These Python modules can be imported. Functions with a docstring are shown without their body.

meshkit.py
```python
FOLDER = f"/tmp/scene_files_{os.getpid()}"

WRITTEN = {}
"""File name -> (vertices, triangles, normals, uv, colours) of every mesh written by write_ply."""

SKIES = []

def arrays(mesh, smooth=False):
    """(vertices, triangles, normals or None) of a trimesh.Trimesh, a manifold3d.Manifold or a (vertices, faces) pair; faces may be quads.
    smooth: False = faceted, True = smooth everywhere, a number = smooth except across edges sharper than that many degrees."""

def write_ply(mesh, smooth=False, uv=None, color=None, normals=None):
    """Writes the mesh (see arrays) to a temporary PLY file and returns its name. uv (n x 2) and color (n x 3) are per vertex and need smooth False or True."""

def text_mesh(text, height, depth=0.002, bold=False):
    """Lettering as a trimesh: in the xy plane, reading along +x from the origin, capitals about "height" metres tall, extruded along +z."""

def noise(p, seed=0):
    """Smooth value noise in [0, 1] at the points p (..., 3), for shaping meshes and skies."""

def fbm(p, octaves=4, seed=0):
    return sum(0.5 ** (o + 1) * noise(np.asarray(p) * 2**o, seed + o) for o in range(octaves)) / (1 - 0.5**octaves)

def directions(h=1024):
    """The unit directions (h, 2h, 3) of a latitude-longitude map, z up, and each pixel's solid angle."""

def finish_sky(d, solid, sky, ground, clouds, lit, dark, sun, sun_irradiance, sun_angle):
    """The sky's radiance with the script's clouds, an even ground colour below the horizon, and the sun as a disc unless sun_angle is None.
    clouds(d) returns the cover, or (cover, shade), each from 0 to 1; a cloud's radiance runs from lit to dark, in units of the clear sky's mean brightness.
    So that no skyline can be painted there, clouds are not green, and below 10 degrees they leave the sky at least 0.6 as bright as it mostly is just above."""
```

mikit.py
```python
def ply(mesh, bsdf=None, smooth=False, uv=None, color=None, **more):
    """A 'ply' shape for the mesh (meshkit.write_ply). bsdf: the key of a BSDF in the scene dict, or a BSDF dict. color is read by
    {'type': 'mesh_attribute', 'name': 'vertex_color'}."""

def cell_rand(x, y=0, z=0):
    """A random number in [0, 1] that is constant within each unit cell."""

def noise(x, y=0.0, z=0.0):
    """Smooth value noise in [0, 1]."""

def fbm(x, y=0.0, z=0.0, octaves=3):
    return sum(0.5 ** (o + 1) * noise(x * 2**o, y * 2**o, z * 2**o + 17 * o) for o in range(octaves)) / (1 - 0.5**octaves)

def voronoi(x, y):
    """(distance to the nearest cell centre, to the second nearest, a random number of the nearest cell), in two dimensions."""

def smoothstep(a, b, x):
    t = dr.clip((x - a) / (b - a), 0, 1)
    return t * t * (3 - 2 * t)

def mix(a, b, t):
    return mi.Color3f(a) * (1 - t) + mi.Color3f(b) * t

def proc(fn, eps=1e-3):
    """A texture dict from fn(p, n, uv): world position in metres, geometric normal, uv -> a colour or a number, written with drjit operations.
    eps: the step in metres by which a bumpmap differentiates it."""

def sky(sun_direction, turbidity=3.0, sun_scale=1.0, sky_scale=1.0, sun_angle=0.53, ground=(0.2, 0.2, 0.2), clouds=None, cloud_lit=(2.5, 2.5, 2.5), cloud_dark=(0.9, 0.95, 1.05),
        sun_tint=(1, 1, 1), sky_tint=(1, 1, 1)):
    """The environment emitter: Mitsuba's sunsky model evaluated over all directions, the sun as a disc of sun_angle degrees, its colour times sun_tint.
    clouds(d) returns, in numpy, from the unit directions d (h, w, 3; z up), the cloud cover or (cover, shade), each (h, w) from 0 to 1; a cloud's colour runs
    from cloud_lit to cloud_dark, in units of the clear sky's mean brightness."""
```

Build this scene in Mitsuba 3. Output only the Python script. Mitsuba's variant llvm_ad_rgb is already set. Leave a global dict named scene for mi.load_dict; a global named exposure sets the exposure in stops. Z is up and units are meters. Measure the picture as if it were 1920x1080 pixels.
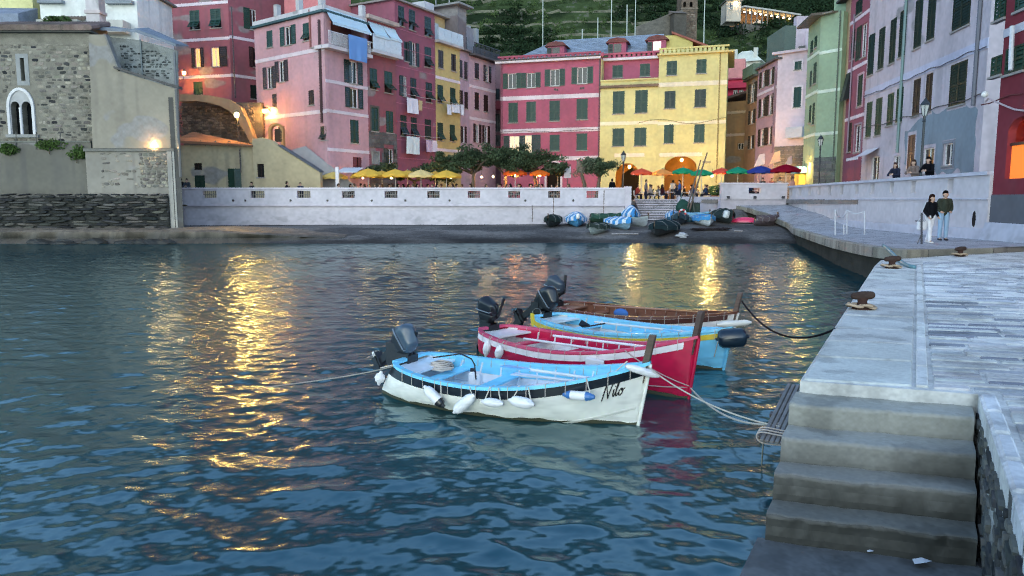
import math, random
import numpy as np, trimesh, shapely, manifold3d as m3
from shapely.geometry import Polygon, box as sbox
import drjit as dr, mitsuba as mi, mikit, meshkit
from mikit import proc, noise, fbm, voronoi, smoothstep, mix

T = mi.ScalarTransform4f
scene, labels = {}, {}
R = random.Random(7)
RN = np.random.RandomState(7)

# ---------------------------------------------------------------- camera, sky, exposure
FPX, PITCH, EYE = 1387.0, math.atan(165 / 1387.0), np.array([0.0, 0.0, 2.7])
CP, SP = math.cos(PITCH), math.sin(PITCH)
scene['camera'] = {'type': 'perspective', 'fov': 2 * math.degrees(math.atan(960 / FPX)), 'fov_axis': 'x',
                   'to_world': T().look_at(origin=EYE.tolist(), target=(EYE + [0, CP, -SP]).tolist(), up=[0, 0, 1]),
                   'near_clip': 0.1, 'far_clip': 3000.0}
scene['sky_light'] = mikit.sky([-0.3, -1.0, 0.55], turbidity=3.0, sun_scale=0.0012, sky_scale=1.0, sun_angle=30)
exposure = 3.75

# ---------------------------------------------------------------- site survey: photo bearings to places
def ray(u, v):
    a, b = (u - 960) / FPX, (540 - v) / FPX
    return np.array([a, CP + b * SP, -SP + b * CP])
def on_z(u, v, z):
    d = ray(u, v); return EYE + d * ((z - EYE[2]) / d[2])
def at_y(u, v, Y):
    d = ray(u, v); return EYE + d * (Y / d[1])
def plan(u, v, Y):
    return at_y(u, v, Y)[:2]
def hit_line(u, v, P, D):
    """where the vertical plane of bearing u meets the plan line P + t D"""
    d = ray(u, v)[:2]; A = np.array([[d[0], -D[0]], [d[1], -D[1]]])
    k = np.linalg.solve(A, np.asarray(P, float)); return d * k[0]

# ---------------------------------------------------------------- colours packed into uv: one material serves many colours
def S(r, g, b):
    c = np.array([r, g, b], float) / 255
    return tuple(np.where(c < 0.04045, c / 12.92, ((c + 0.055) / 1.055) ** 2.4))
def pack(c, w=0.3):
    c = np.sqrt(np.clip(c, 0, 1))
    return (math.floor(c[0] * 255) + 0.004 + 0.99 * float(c[1]), math.floor(c[2] * 255) + 0.004 + 0.99 * float(np.clip(w, 0, 1)))
def unpack(uv):
    fu, fv = dr.floor(uv.x), dr.floor(uv.y)
    r, g, b = fu / 255, dr.clip((uv.x - fu - 0.004) / 0.99, 0, 1), fv / 255
    return mi.Color3f(r * r, g * g, b * b), dr.clip((uv.y - fv - 0.004) / 0.99, 0, 1)

def f_plaster(p, n, uv):
    c, w = unpack(uv)
    big = fbm(p.x * 0.45, p.y * 0.45, p.z * 0.4, 3)
    fine = fbm(p.x * 5, p.y * 5, p.z * 4, 2)
    streak = fbm(p.x * 2.2, p.y * 2.2, p.z * 0.22 + 9, 2)
    c = c * (0.70 + 0.38 * big + 0.22 * fine)
    st = smoothstep(0.44, 0.80, streak) * w
    c = c * (1 - 0.55 * st) + mi.Color3f(0.16, 0.15, 0.15) * (0.35 * st)
    bare = smoothstep(0.80 - 0.28 * w, 0.84 - 0.28 * w, fbm(p.x * 0.33 + 40, p.y * 0.33, p.z * 0.42, 3)) * smoothstep(0.15, 0.4, w)
    salt = smoothstep(0.5, 0.66, fbm(p.x * 1.3, p.y * 1.3 + 7, p.z * 2.2, 3)) * (1 - smoothstep(1.2, 2.0, p.z)) * w
    c = mix(c, mi.Color3f(0.20, 0.20, 0.19), dr.minimum(salt * 1.6, 0.35))
    return mix(c, mi.Color3f(0.27, 0.255, 0.25) * (0.7 + 0.6 * fine), bare * 0.75)
def f_plaster_b(p, n, uv):
    return fbm(p.x * 6, p.y * 6, p.z * 6, 2) * 0.02
def f_paint(p, n, uv):
    c, w = unpack(uv)
    a = fbm(p.x * 9, p.y * 9, p.z * 9, 2)
    b = smoothstep(0.55, 0.8, fbm(p.x * 3, p.y * 3, p.z * 14, 2)) * w
    return c * (0.88 + 0.24 * a) * (1 - 0.4 * b) + mi.Color3f(0.1, 0.09, 0.07) * (0.3 * b)
def f_matte(p, n, uv):
    c, w = unpack(uv)
    return c * (1 - 0.5 * w + w * fbm(p.x * 14, p.y * 14, p.z * 14, 2))
def f_stone(p, n, uv):
    c, w = unpack(uv)
    a = fbm(p.x * 2.3, p.y * 2.3, p.z * 2.3, 3)
    b = fbm(p.x * 23, p.y * 23, p.z * 23, 2)
    c = c * (0.45 + 0.6 * a + 0.5 * b)
    s = smoothstep(0.52, 0.66, fbm(p.x * 1.1 + 5, p.y * 1.1, p.z * 1.3, 3)) * w
    return c * (1 - 0.55 * s) + mi.Color3f(0.035, 0.036, 0.03) * s * 0.6
def f_stone_b(p, n, uv):
    return fbm(p.x * 12, p.y * 12, p.z * 12, 3) * 0.02
def f_wood(p, n, uv):
    c, w = unpack(uv)
    g = fbm(p.x * 3 + p.y * 2, p.y * 3 - p.x, p.z * 40, 3)
    return c * (0.6 + 0.75 * g)
def f_leaf(p, n, uv):
    c, w = unpack(uv)
    return c * (0.5 + 1.0 * fbm(p.x * 1.5, p.y * 1.5, p.z * 1.5, 2))
def f_sand(p, n, uv):
    a = fbm(p.x * 0.35, p.y * 0.6, 0.0, 3)
    b = fbm(p.x * 7, p.y * 7, p.z * 3, 2)
    c = mix(mi.Color3f(0.105, 0.098, 0.094), mi.Color3f(0.20, 0.185, 0.172), smoothstep(0.3, 0.7, a)) * (0.6 + 0.8 * b)
    wet = 1 - smoothstep(0.10, 0.34, p.z + 0.25 * (a - 0.5))
    return c * (1 - 0.55 * wet)
def f_quay(p, n, uv):
    c, w = unpack(uv)
    a = fbm(p.x * 1.3, p.y * 1.3, p.z, 3)
    b = fbm(p.x * 30, p.y * 30, p.z * 30, 2)
    d = smoothstep(0.48, 0.72, fbm(p.x * 3.7, p.y * 3.7, 3.0, 3))
    c = c * (0.50 + 0.60 * a + 0.40 * b) * (1 - 0.28 * d)
    alg = (1 - smoothstep(0.28, 0.92, p.z + 0.4 * (a - 0.5))) * w
    alg = alg * (1 - 0.42 * dr.clip(n.z, 0, 1))
    return c * (1 - 0.86 * alg) + mi.Color3f(0.010, 0.012, 0.010) * alg
def f_hill(p, n, uv):
    a = fbm(p.x * 0.11, p.y * 0.11, p.z * 0.3, 3)
    b = fbm(p.x * 0.9, p.y * 0.9, p.z * 0.9, 3)
    c = mix(mi.Color3f(0.018, 0.028, 0.014), mi.Color3f(0.050, 0.072, 0.030), smoothstep(0.35, 0.65, a)) * (0.5 + 1.0 * b)
    return mix(c, mi.Color3f(0.13, 0.12, 0.105) * (0.4 + b), smoothstep(0.62, 0.70, b) * 0.5)
def f_water_b(p, n, uv):
    return fbm(p.x * 8, p.y * 8, 0.0, 2) * 0.010

def two(b): return {'type': 'twosided', 'bsdf': b}
def bump(b, fn, eps=0.004, scale=1.0): return {'type': 'bumpmap', 'arbitrary': proc(fn, eps), 'scale': scale, 'bsdf': b}
scene['m_plaster'] = two({'type': 'diffuse', 'reflectance': proc(f_plaster)})
scene['m_paint'] = two({'type': 'principled', 'base_color': proc(f_paint), 'roughness': 0.38, 'specular': 0.45})
scene['m_gloss'] = two({'type': 'principled', 'base_color': proc(f_paint), 'roughness': 0.16, 'specular': 0.5, 'clearcoat': 0.4, 'clearcoat_gloss': 0.9})
scene['m_matte'] = two({'type': 'diffuse', 'reflectance': proc(f_matte)})
scene['m_stone'] = two(bump({'type': 'diffuse', 'reflectance': proc(f_stone)}, f_stone_b))
scene['m_quay'] = two(bump({'type': 'principled', 'base_color': proc(f_quay), 'roughness': 0.55, 'specular': 0.4}, f_stone_b, scale=0.5))
scene['m_wood'] = two({'type': 'principled', 'base_color': proc(f_wood), 'roughness': 0.45, 'specular': 0.4})
scene['m_leaf'] = two({'type': 'diffuse', 'reflectance': proc(f_leaf)})
scene['m_sand'] = two({'type': 'diffuse', 'reflectance': proc(f_sand)})
scene['m_hill'] = two({'type': 'diffuse', 'reflectance': proc(f_hill)})
scene['m_glass'] = two({'type': 'principled', 'base_color': {'type': 'rgb', 'value': [0.015, 0.017, 0.018]}, 'roughness': 0.08, 'specular': 0.5})
scene['m_metal'] = two({'type': 'principled', 'base_color': proc(f_paint), 'roughness': 0.35, 'metallic': 0.8})
scene['m_water'] = bump({'type': 'roughplastic', 'distribution': 'ggx', 'alpha': 0.026, 'int_ior': 1.85, 'nonlinear': False,
                    'diffuse_reflectance': {'type': 'rgb', 'value': [0.002, 0.042, 0.056]}, 'specular_reflectance': {'type': 'rgb', 'value': [0.84, 1.0, 1.0]}}, f_water_b, 0.01)

# ---------------------------------------------------------------- mesh helpers: a mesh is (V, F)
def join(ms):
    ms = [m for m in ms if m is not None and len(m[0])]
    at = np.cumsum([0] + [len(m[0]) for m in ms])
    return np.vstack([m[0] for m in ms]), np.vstack([np.asarray(m[1]) + a for m, a in zip(ms, at)])
BF = np.array([[0, 2, 1], [0, 3, 2], [4, 5, 6], [4, 6, 7], [0, 1, 5], [0, 5, 4], [1, 2, 6], [1, 6, 5], [2, 3, 7], [2, 7, 6], [3, 0, 4], [3, 4, 7]])
def hexa(c8): return np.asarray(c8, float), BF
def box(lo, hi):
    (a, b, c), (d, e, f) = lo, hi
    return hexa([(a, b, c), (d, b, c), (d, e, c), (a, e, c), (a, b, f), (d, b, f), (d, e, f), (a, e, f)])
def cbox(lo, hi, r=0.02):
    """box with chamfered edges"""
    lo, hi = np.array(lo, float), np.array(hi, float); r = min(r, 0.45 * (hi - lo).min())
    pts = []
    for k in np.ndindex(2, 2, 2):
        c = np.where(np.array(k) == 1, hi, lo); s = np.where(np.array(k) == 1, -1, 1)
        for ax in range(3):
            q = c + s * r; q[ax] = c[ax]; pts.append(q)
    return hull(pts)
def hull(pts):
    m = trimesh.convex.convex_hull(np.asarray(pts, float)); return np.array(m.vertices), np.array(m.faces)
def xf(m, M):
    M = np.asarray(M, float); V = m[0] @ M[:3, :3].T + M[:3, 3]
    F = m[1][:, ::-1] if np.linalg.det(M[:3, :3]) < 0 else m[1]
    return V, F
def TR(x=0, y=0, z=0):
    M = np.eye(4); M[:3, 3] = x, y, z; return M
def RZ(a): return trimesh.transformations.rotation_matrix(a, [0, 0, 1])
def RX(a): return trimesh.transformations.rotation_matrix(a, [1, 0, 0])
def RY(a): return trimesh.transformations.rotation_matrix(a, [0, 1, 0])
def SC(x, y=None, z=None):
    y = x if y is None else y; z = x if z is None else z; return np.diag([x, y, z, 1.0])
def tube(pts, r, sides=8, caps=True):
    p = np.asarray(pts, float); n = len(p)
    r = np.broadcast_to(np.asarray(r, float), (n,))
    t = np.gradient(p, axis=0); t /= np.linalg.norm(t, axis=1, keepdims=True) + 1e-12
    a = np.zeros_like(t); up = np.array([0, 0, 1.0]) if abs(t[0, 2]) < 0.9 else np.array([1.0, 0, 0])
    for i in range(n):
        x = np.cross(up, t[i]); x /= np.linalg.norm(x) + 1e-12; a[i] = x; up = np.cross(t[i], x)
    b = np.cross(t, a); g = np.arange(sides) * 2 * np.pi / sides
    V = (p[:, None] + r[:, None, None] * (np.cos(g)[None, :, None] * a[:, None] + np.sin(g)[None, :, None] * b[:, None])).reshape(-1, 3)
    i, j = np.meshgrid(np.arange(n - 1), np.arange(sides), indexing='ij'); i, j = i.ravel(), j.ravel(); k = (j + 1) % sides
    F = np.vstack([np.stack([i * sides + j, i * sides + k, (i + 1) * sides + k], 1), np.stack([i * sides + j, (i + 1) * sides + k, (i + 1) * sides + j], 1)])
    if caps:
        c = np.arange(1, sides - 1)
        F = np.vstack([F, np.stack([0 * c, c + 1, c], 1), (n - 1) * sides + np.stack([0 * c, c, c + 1], 1)])
    return V, F
def cyl(a, b, r, r2=None, sides=10): return tube([a, b], [r, r if r2 is None else r2], sides)
def lathe(prof, sides=16):
    """profile [(r, z)...] bottom to top about z"""
    prof = np.asarray(prof, float); n = len(prof); g = np.arange(sides) * 2 * np.pi / sides
    V = np.stack([prof[:, None, 0] * np.cos(g), prof[:, None, 0] * np.sin(g), np.repeat(prof[:, 1:2], sides, 1)], -1).reshape(-1, 3)
    i, j = np.meshgrid(np.arange(n - 1), np.arange(sides), indexing='ij'); i, j = i.ravel(), j.ravel(); k = (j + 1) % sides
    F = np.vstack([np.stack([i * sides + j, i * sides + k, (i + 1) * sides + k], 1), np.stack([i * sides + j, (i + 1) * sides + k, (i + 1) * sides + j], 1)])
    return V, F
def ball(c, r, sub=2):
    m = trimesh.creation.icosphere(subdivisions=sub); return np.array(m.vertices) * np.asarray(r, float) + np.asarray(c, float), np.array(m.faces)
def grid(P):
    """P (n, m, 3) -> surface"""
    n, m = P.shape[:2]; i, j = np.meshgrid(np.arange(n - 1), np.arange(m - 1), indexing='ij'); a = (i * m + j).ravel()
    return P.reshape(-1, 3), np.vstack([np.stack([a, a + 1, a + m + 1], 1), np.stack([a, a + m + 1, a + m], 1)])
def extrude(poly, h):
    """shapely polygon(s) -> prism 0..h"""
    out = []
    for g in getattr(poly, 'geoms', [poly]):
        if g.is_empty or g.area < 1e-6: continue
        m = trimesh.creation.extrude_polygon(g, h, engine='earcut'); out.append((np.array(m.vertices), np.array(m.faces)))
    return join(out)
def man(m):
    q = m.to_mesh(); return np.array(q.vert_properties[:, :3], float), np.array(q.tri_verts)
def to_man(m): return m3.Manifold(m3.Mesh(np.asarray(m[0], np.float32), np.asarray(m[1], np.uint32)))

# ---------------------------------------------------------------- scene entries
def numbered(name):
    if name not in USED: USED.add(name); return name
    i = COUNT.get(name, 0)
    while True:
        i += 1; k = f'{name}_{i:03d}'
        if k not in USED: break
    COUNT[name] = i; USED.add(k); return k
USED, COUNT = set(), {}
def tag(key, label=None, cat=None, group=None, kind=None):
    labels[key] = {k: v for k, v in dict(label=label, category=cat, group=group, kind=kind).items() if v}
def thing(name, label, cat, group=None):
    key = numbered(name); tag(key, label, cat, group); return key
def put(name, mesh, mat, col=(0.5, 0.5, 0.5), wear=0.3, parent=None, smooth=False, label=None, cat=None, group=None, kind=None, **more):
    key = numbered(f'{parent}__{name}' if parent else name)
    V, F = mesh
    if smooth is not False and smooth is not True:
        m = trimesh.graph.smooth_shade(trimesh.Trimesh(V, F, process=True), angle=math.radians(smooth), facet_minarea=None)
        V, F, smooth = np.array(m.vertices), np.array(m.faces), True
    uv = np.tile(pack(col, wear), (len(V), 1))
    scene[key] = mikit.ply((V, F), mat, smooth=smooth, uv=uv, **more)
    if label or cat or group or kind: tag(key, label, cat, group, kind)
    return key
def struct(name, mesh, mat, col=(0.5, 0.5, 0.5), wear=0.3, parent=None, smooth=False, label=None):
    k = put(name, mesh, mat, col, wear, parent, smooth)
    if not parent: tag(k, label, None, None, 'structure')
    return k
def glow(rgb, k, w=None):
    return {'type': 'area', 'sampling_weight': float(w if w else .25 if k < 8 else 1.0 if k < 60 else 2.5), 'radiance': {'type': 'rgb', 'value': [float(k * c) for c in rgb]}}
WARM = (1.0, 0.57, 0.12)
def jit(c, a=0.12): 
    k = 1 + R.uniform(-a, a); return tuple(np.clip(np.array(c) * k * (1 + RN.uniform(-a / 4, a / 4, 3)), 0, 1))

# colours
GREEN = S(24, 56, 44); DKGREEN = S(22, 40, 36); BROWN = S(46, 33, 31); WHITE = S(225, 222, 222); BANDW = S(214, 200, 206)
# ================================================================ WATER
def waves(x, y):
    """choppy wind ripples: heights and the sideways pull towards the crests"""
    rs = np.random.RandomState(11); z, dx, dy = np.zeros_like(x), np.zeros_like(x), np.zeros_like(x)
    x = x + 0.35 * (meshkit.fbm(np.stack([x * .5, y * .5, x * 0], -1), 2, 3) - .5); y = y + 0.35 * (meshkit.fbm(np.stack([x * .5 + 9, y * .5, x * 0], -1), 2, 4) - .5)
    patch = 0.45 + 1.1 * meshkit.fbm(np.stack([x * 0.22, y * 0.30, x * 0 + 2.0], -1), 3, 6)
    fade = np.clip((y - 8) / 16, 0, 1)
    for lam, n, slope, far in ((1.9, 8, 0.015, 1), (0.95, 12, 0.028, 1.0), (0.52, 18, 0.052, 1.25), (0.30, 18, 0.043, 1.8), (0.17, 14, 0.015, 2.8)):
        for _ in range(n):
            l = lam * math.exp(rs.uniform(-0.3, 0.3)); a = rs.normal(1.35, 0.65); ph = rs.uniform(0, 6.28)
            k = 2 * math.pi / l; A = slope * math.sqrt(2.0 / n) / k * (1 + (far - 1) * fade) * patch
            w = k * (x * math.cos(a) + y * math.sin(a)) + ph
            z += A * np.cos(w); q = 1.5 * A * np.sin(w); dx -= q * math.cos(a); dy -= q * math.sin(a)
    return z, dx, dy
ty = np.concatenate([[2.2], np.exp(np.arange(math.log(3.2), math.log(49.5), 0.0047))]); tx = np.concatenate([np.linspace(-2.2, -1.07, 60), np.linspace(-1.05, 0.78, 700)])
YY, XX = np.meshgrid(ty, tx, indexing='ij'); XX = XX * (YY + 3.0)
ZZ, DX, DY = waves(XX, YY); ZZ *= np.clip((50 - YY) / 6, 0.35, 1)
struct('water', grid(np.stack([XX + DX, YY + DY, ZZ], -1)), 'm_water', smooth=True, label='rippled dark teal harbour water')
struct('sea', (np.array([[-900, -900, -0.16], [900, -900, -0.16], [900, 60, -0.16], [-900, 60, -0.16]], float), np.array([[0, 1, 2], [0, 2, 3]])), 'm_water', label='open sea water')
# ================================================================ QUAY, STEPS, PATH, BEACH, PIAZZA
QZ = 1.05
Q0 = np.array([2.68, 6.73]); QD = np.array([9.25 - 2.68, 18.8 - 6.73]); QL = np.linalg.norm(QD); QD /= QL; QE = np.array([0.9655, -0.2604])
def qp(a, e, z=0.0): 
    """quay frame: a along the edge from the head of the steps, e inland"""
    p = Q0 + a * QD + e * QE; return np.array([p[0], p[1], z])
QM = np.eye(4); QM[:3, 0] = [*QD, 0]; QM[:3, 1] = [*-QE, 0]; QM[:3, 3] = [*Q0, 0]      # local x = along, -y = inland
SW = 1.46                                                                             # width of the stair well
far = [(9.25, 18.8), (10.3, 20.6), (13.0, 22.2), (16.7, 24.05), (23, 24.3)]
well = [tuple(qp(0, 0)[:2]), tuple(qp(-0.12, SW)[:2]), tuple(qp(-8, SW + 0.04)[:2])]
slab_poly = Polygon([*well[::-1], *far, (23, -6), tuple(qp(-12, SW)[:2])]).buffer(0)
V, F = extrude(slab_poly, QZ - 0.02 + 1.5); V[:, 2] -= 1.5
struct('quay', (V, F), 'm_quay', S(184, 183, 178), 0.9, label='pale stone quay with paved top above the water')
# coping slabs along the edge, then pavers laid across, each its own piece
def chip_slab(a0, a1, e0, e1, z0, z1, r=0.012, skew=0.0):
    m = cbox((a0 + r, -e1 + r, z0), (a1 - r, -e0 - r, z1), r)
    return xf(m, QM)
a = 0.0; i = 0
CW = 0.96
while a < 14.0:
    l = R.uniform(1.0, 1.45); b = min(a + l, 14.0)
    put('coping_slab', chip_slab(a + 0.004, b - 0.004, 0.0, CW, 0.72, QZ + R.uniform(-.004, .004), 0.018), 'm_quay', jit(S(182, 182, 177), 0.06), 0.9, 'quay')
    a = b
for k in range(16):
    put('border_strip', chip_slab(k * 0.9 + .01, k * 0.9 + .89, CW + 0.004, CW + 0.12, 0.8, QZ + 0.003, 0.008), 'm_quay', jit(S(192, 192, 188), 0.04), 0.3, 'quay')
pav_far = []; npav = 0
pcols = [S(182, 182, 178)] * 5 + [S(160, 162, 164)] * 4 + [S(124, 128, 136)] * 2 + [S(174, 172, 170)] * 3
inside = shapely.prepared.prep(slab_poly.buffer(-0.03))
a = -5.4
while a < 15.5:
    wd = R.uniform(0.12, 0.19) if a > -0.6 else R.uniform(0.2, 0.34)
    e = (CW + 0.128) if a > -0.05 else SW + 0.158
    e += R.uniform(0, 0.02)
    while e < 11:
        l = R.uniform(0.32, 0.95)
        c = [qp(a, e), qp(a + wd, e), qp(a + wd, e + l), qp(a, e + l)]
        if inside.contains(Polygon([q[:2] for q in c])):
            d = qp(a, e); 
            bear = d[0] / max(d[1], .1)
            if d[1] > 2 and bear < 0.85:
                m = chip_slab(a + .006, a + wd - .006, e + .007, e + l - .007, 0.93, QZ + R.uniform(-.012, .001), 0.009)
                col = jit(R.choice(pcols), 0.07)
                if npav < 290 and a < 6.5: put('paver', m, 'm_quay', col, 0.2, 'quay'); npav += 1
                else: pav_far.append((m, col))
        e += l + 0.003
    a += wd + 0.003
for i, c in enumerate(sorted(set(range(4)))):
    sub = pav_far[i::4]
    if sub: put('far_paver', join([m for m, _ in sub]), 'm_quay', [S(188, 190, 190), S(174, 176, 180), S(192, 192, 192), S(150, 153, 159)][i], 0.2, 'quay', kind='stuff')
# stair well: side wall of rough stone, steps, landing
steps = [(0.0, 0.92, 0.44), (0.44, 0.72, 0.38), (0.82, 0.515, 0.31), (1.13, 0.29, 0.30)]
for k, (s, z, d) in enumerate(steps):
    n = 70; ee = np.linspace(-0.03, SW - 0.04, n)
    prof = [(-s, z), (-s - d + 0.035, z + 0.002), (-s - d + 0.008, z - 0.012), (-s - d, z - 0.04), (-s - d + .012, z - .10), (-s - d, z - .17), (-s - d, -0.4), (-s, -0.4)]
    P = np.zeros((n, len(prof), 3))
    for i, e in enumerate(ee):
        for j, (aa, zz) in enumerate(prof):
            w = meshkit.fbm(np.array([e * 4.0, aa * 5 + k * 3, zz * 4.0]), 3) - 0.5 + .7 * (meshkit.fbm(np.array([e * 14.0, aa * 14 + k * 3, zz * 14.0]), 2) - .5)
            da = (0.04 * w + (.10 * max(0, meshkit.fbm(np.array([e * 9.0 + k * 7, 1.0, 3.0]), 2) - .66) if j in (1, 2, 3) else 0)) if j in (1, 2, 3, 4, 5) else 0
            P[i, j] = qp(aa + da - 0.05 * (e / SW) * 1.0, e, zz + (0.018 * w if j < 4 else 0))
    m = grid(P)
    cap = [P[0], P[-1]]
    struct('step', join([m, *[(c, np.array([[0, q, q + 1] for q in range(1, len(prof) - 1)])) for c in cap]]), 'm_quay', jit(S(142, 140, 132), 0.05), 1.0, 'quay', smooth=40)
n = 40
P = np.zeros((n, 24, 3))
for i, aa in enumerate(np.linspace(-1.40, -7.5, n)):
    for j, e in enumerate(np.linspace(-0.16, SW + 0.02, 24)):
        w = meshkit.fbm(np.array([e * 2.2, aa * 2.2, 0]), 3) - 0.5
        P[i, j] = qp(aa, e, 0.075 + 0.035 * w - (0.5 if j == 0 else 0))
        if j == 1: P[i, 0] = P[i, 1] - [0, 0, 0.5]
struct('landing', grid(P), 'm_quay', S(130, 132, 134), 0.6, 'quay')
struct('side_wall', xf(box((-8, -SW - .3, -.4), (-.10, -SW - .012, QZ - .03)), QM), 'm_stone', S(96, 95, 92), 0.8, 'quay')
for k in range(9):
    a1 = -0.14 - k * 0.62
    put('edge_stone', chip_slab(a1 - 0.60, a1, SW + R.uniform(-.02, .01), SW + 0.155, 0.86, QZ + R.uniform(-.008, .004), 0.02), 'm_quay', jit(S(186, 188, 190), 0.08), 0.4, 'quay')

# ---- path along the foot of the high wall, ramping up to the piazza
WA, WB = np.array([21.7, 58.5]), np.array([18.1, 28.3])                       # foot line of the wall, far to near
edge = [on_z(*q) for q in ((1380, 385.5, 2.28), (1412, 393, 1.98), (1442, 401, 1.70), (1470, 415, 1.25), (1490, 429, .97), (1530, 441, 1.02), (1575, 452, 1.1), (1640, 463, 1.17), (1700, 468.5, 1.17), (1800, 467, 1.17), (1925, 462.5, 1.17))]
E = np.array(edge)
tt = np.linspace(0, len(E) - 1, 61)
from scipy.interpolate import PchipInterpolator
EP = PchipInterpolator(np.arange(len(E)), E)(tt)
P = np.zeros((61, 6, 3))
for i, q in enumerate(EP):
    k = min(1, i / 42)
    wy = 58.5 + (26.0 - 58.5) * k; inner = np.array([WB[0] + (WA[0] - WB[0]) * (wy - WB[1]) / (WA[1] - WB[1]) + 0.3, wy, max(1.15, q[2] + 0.06)])
    if i > 42: inner = np.array([21.0 + (i - 42) * .05, 26 - (i - 42) * .02, 1.3])
    for j in range(6): P[i, j] = q * (1 - j / 5) + inner * j / 5
struct('path', grid(P[:, ::-1]), 'm_quay', S(146, 146, 152), 0.0, label='grey paved waterside path ramping up to the square', smooth=True)
tang = np.gradient(EP[:, :2], axis=0); tang /= np.linalg.norm(tang, axis=1, keepdims=True); nout = np.stack([tang[:, 1], -tang[:, 0]], 1)
for s in range(0, 60, 3):
    idx = range(s, s + 4)
    prof = [(0.32, 0.012), (-0.03, 0.012), (-0.05, -0.008), (-0.05, -0.34), (0.2, -0.36)]
    P = np.array([[[*(EP[i, :2] - nout[i] * o), EP[i, 2] + z] for o, z in prof] for i in idx])
    P[0] += (P[1] - P[0]) * 0.02; P[-1] -= (P[-1] - P[-2]) * 0.02
    struct('kerb_stone', grid(P), 'm_quay', jit(S(134, 128, 118), 0.14), 0.8, 'path')
P = np.array([[[*(EP[i, :2] - nout[i] * (0.22 + 0.1 * R.random())), z] for z in (EP[i, 2] - 0.3, 0.5, -0.4)] for i in range(61)])
struct('path_wall', grid(P), 'm_stone', S(70, 68, 64), 0.9, 'path')

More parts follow.
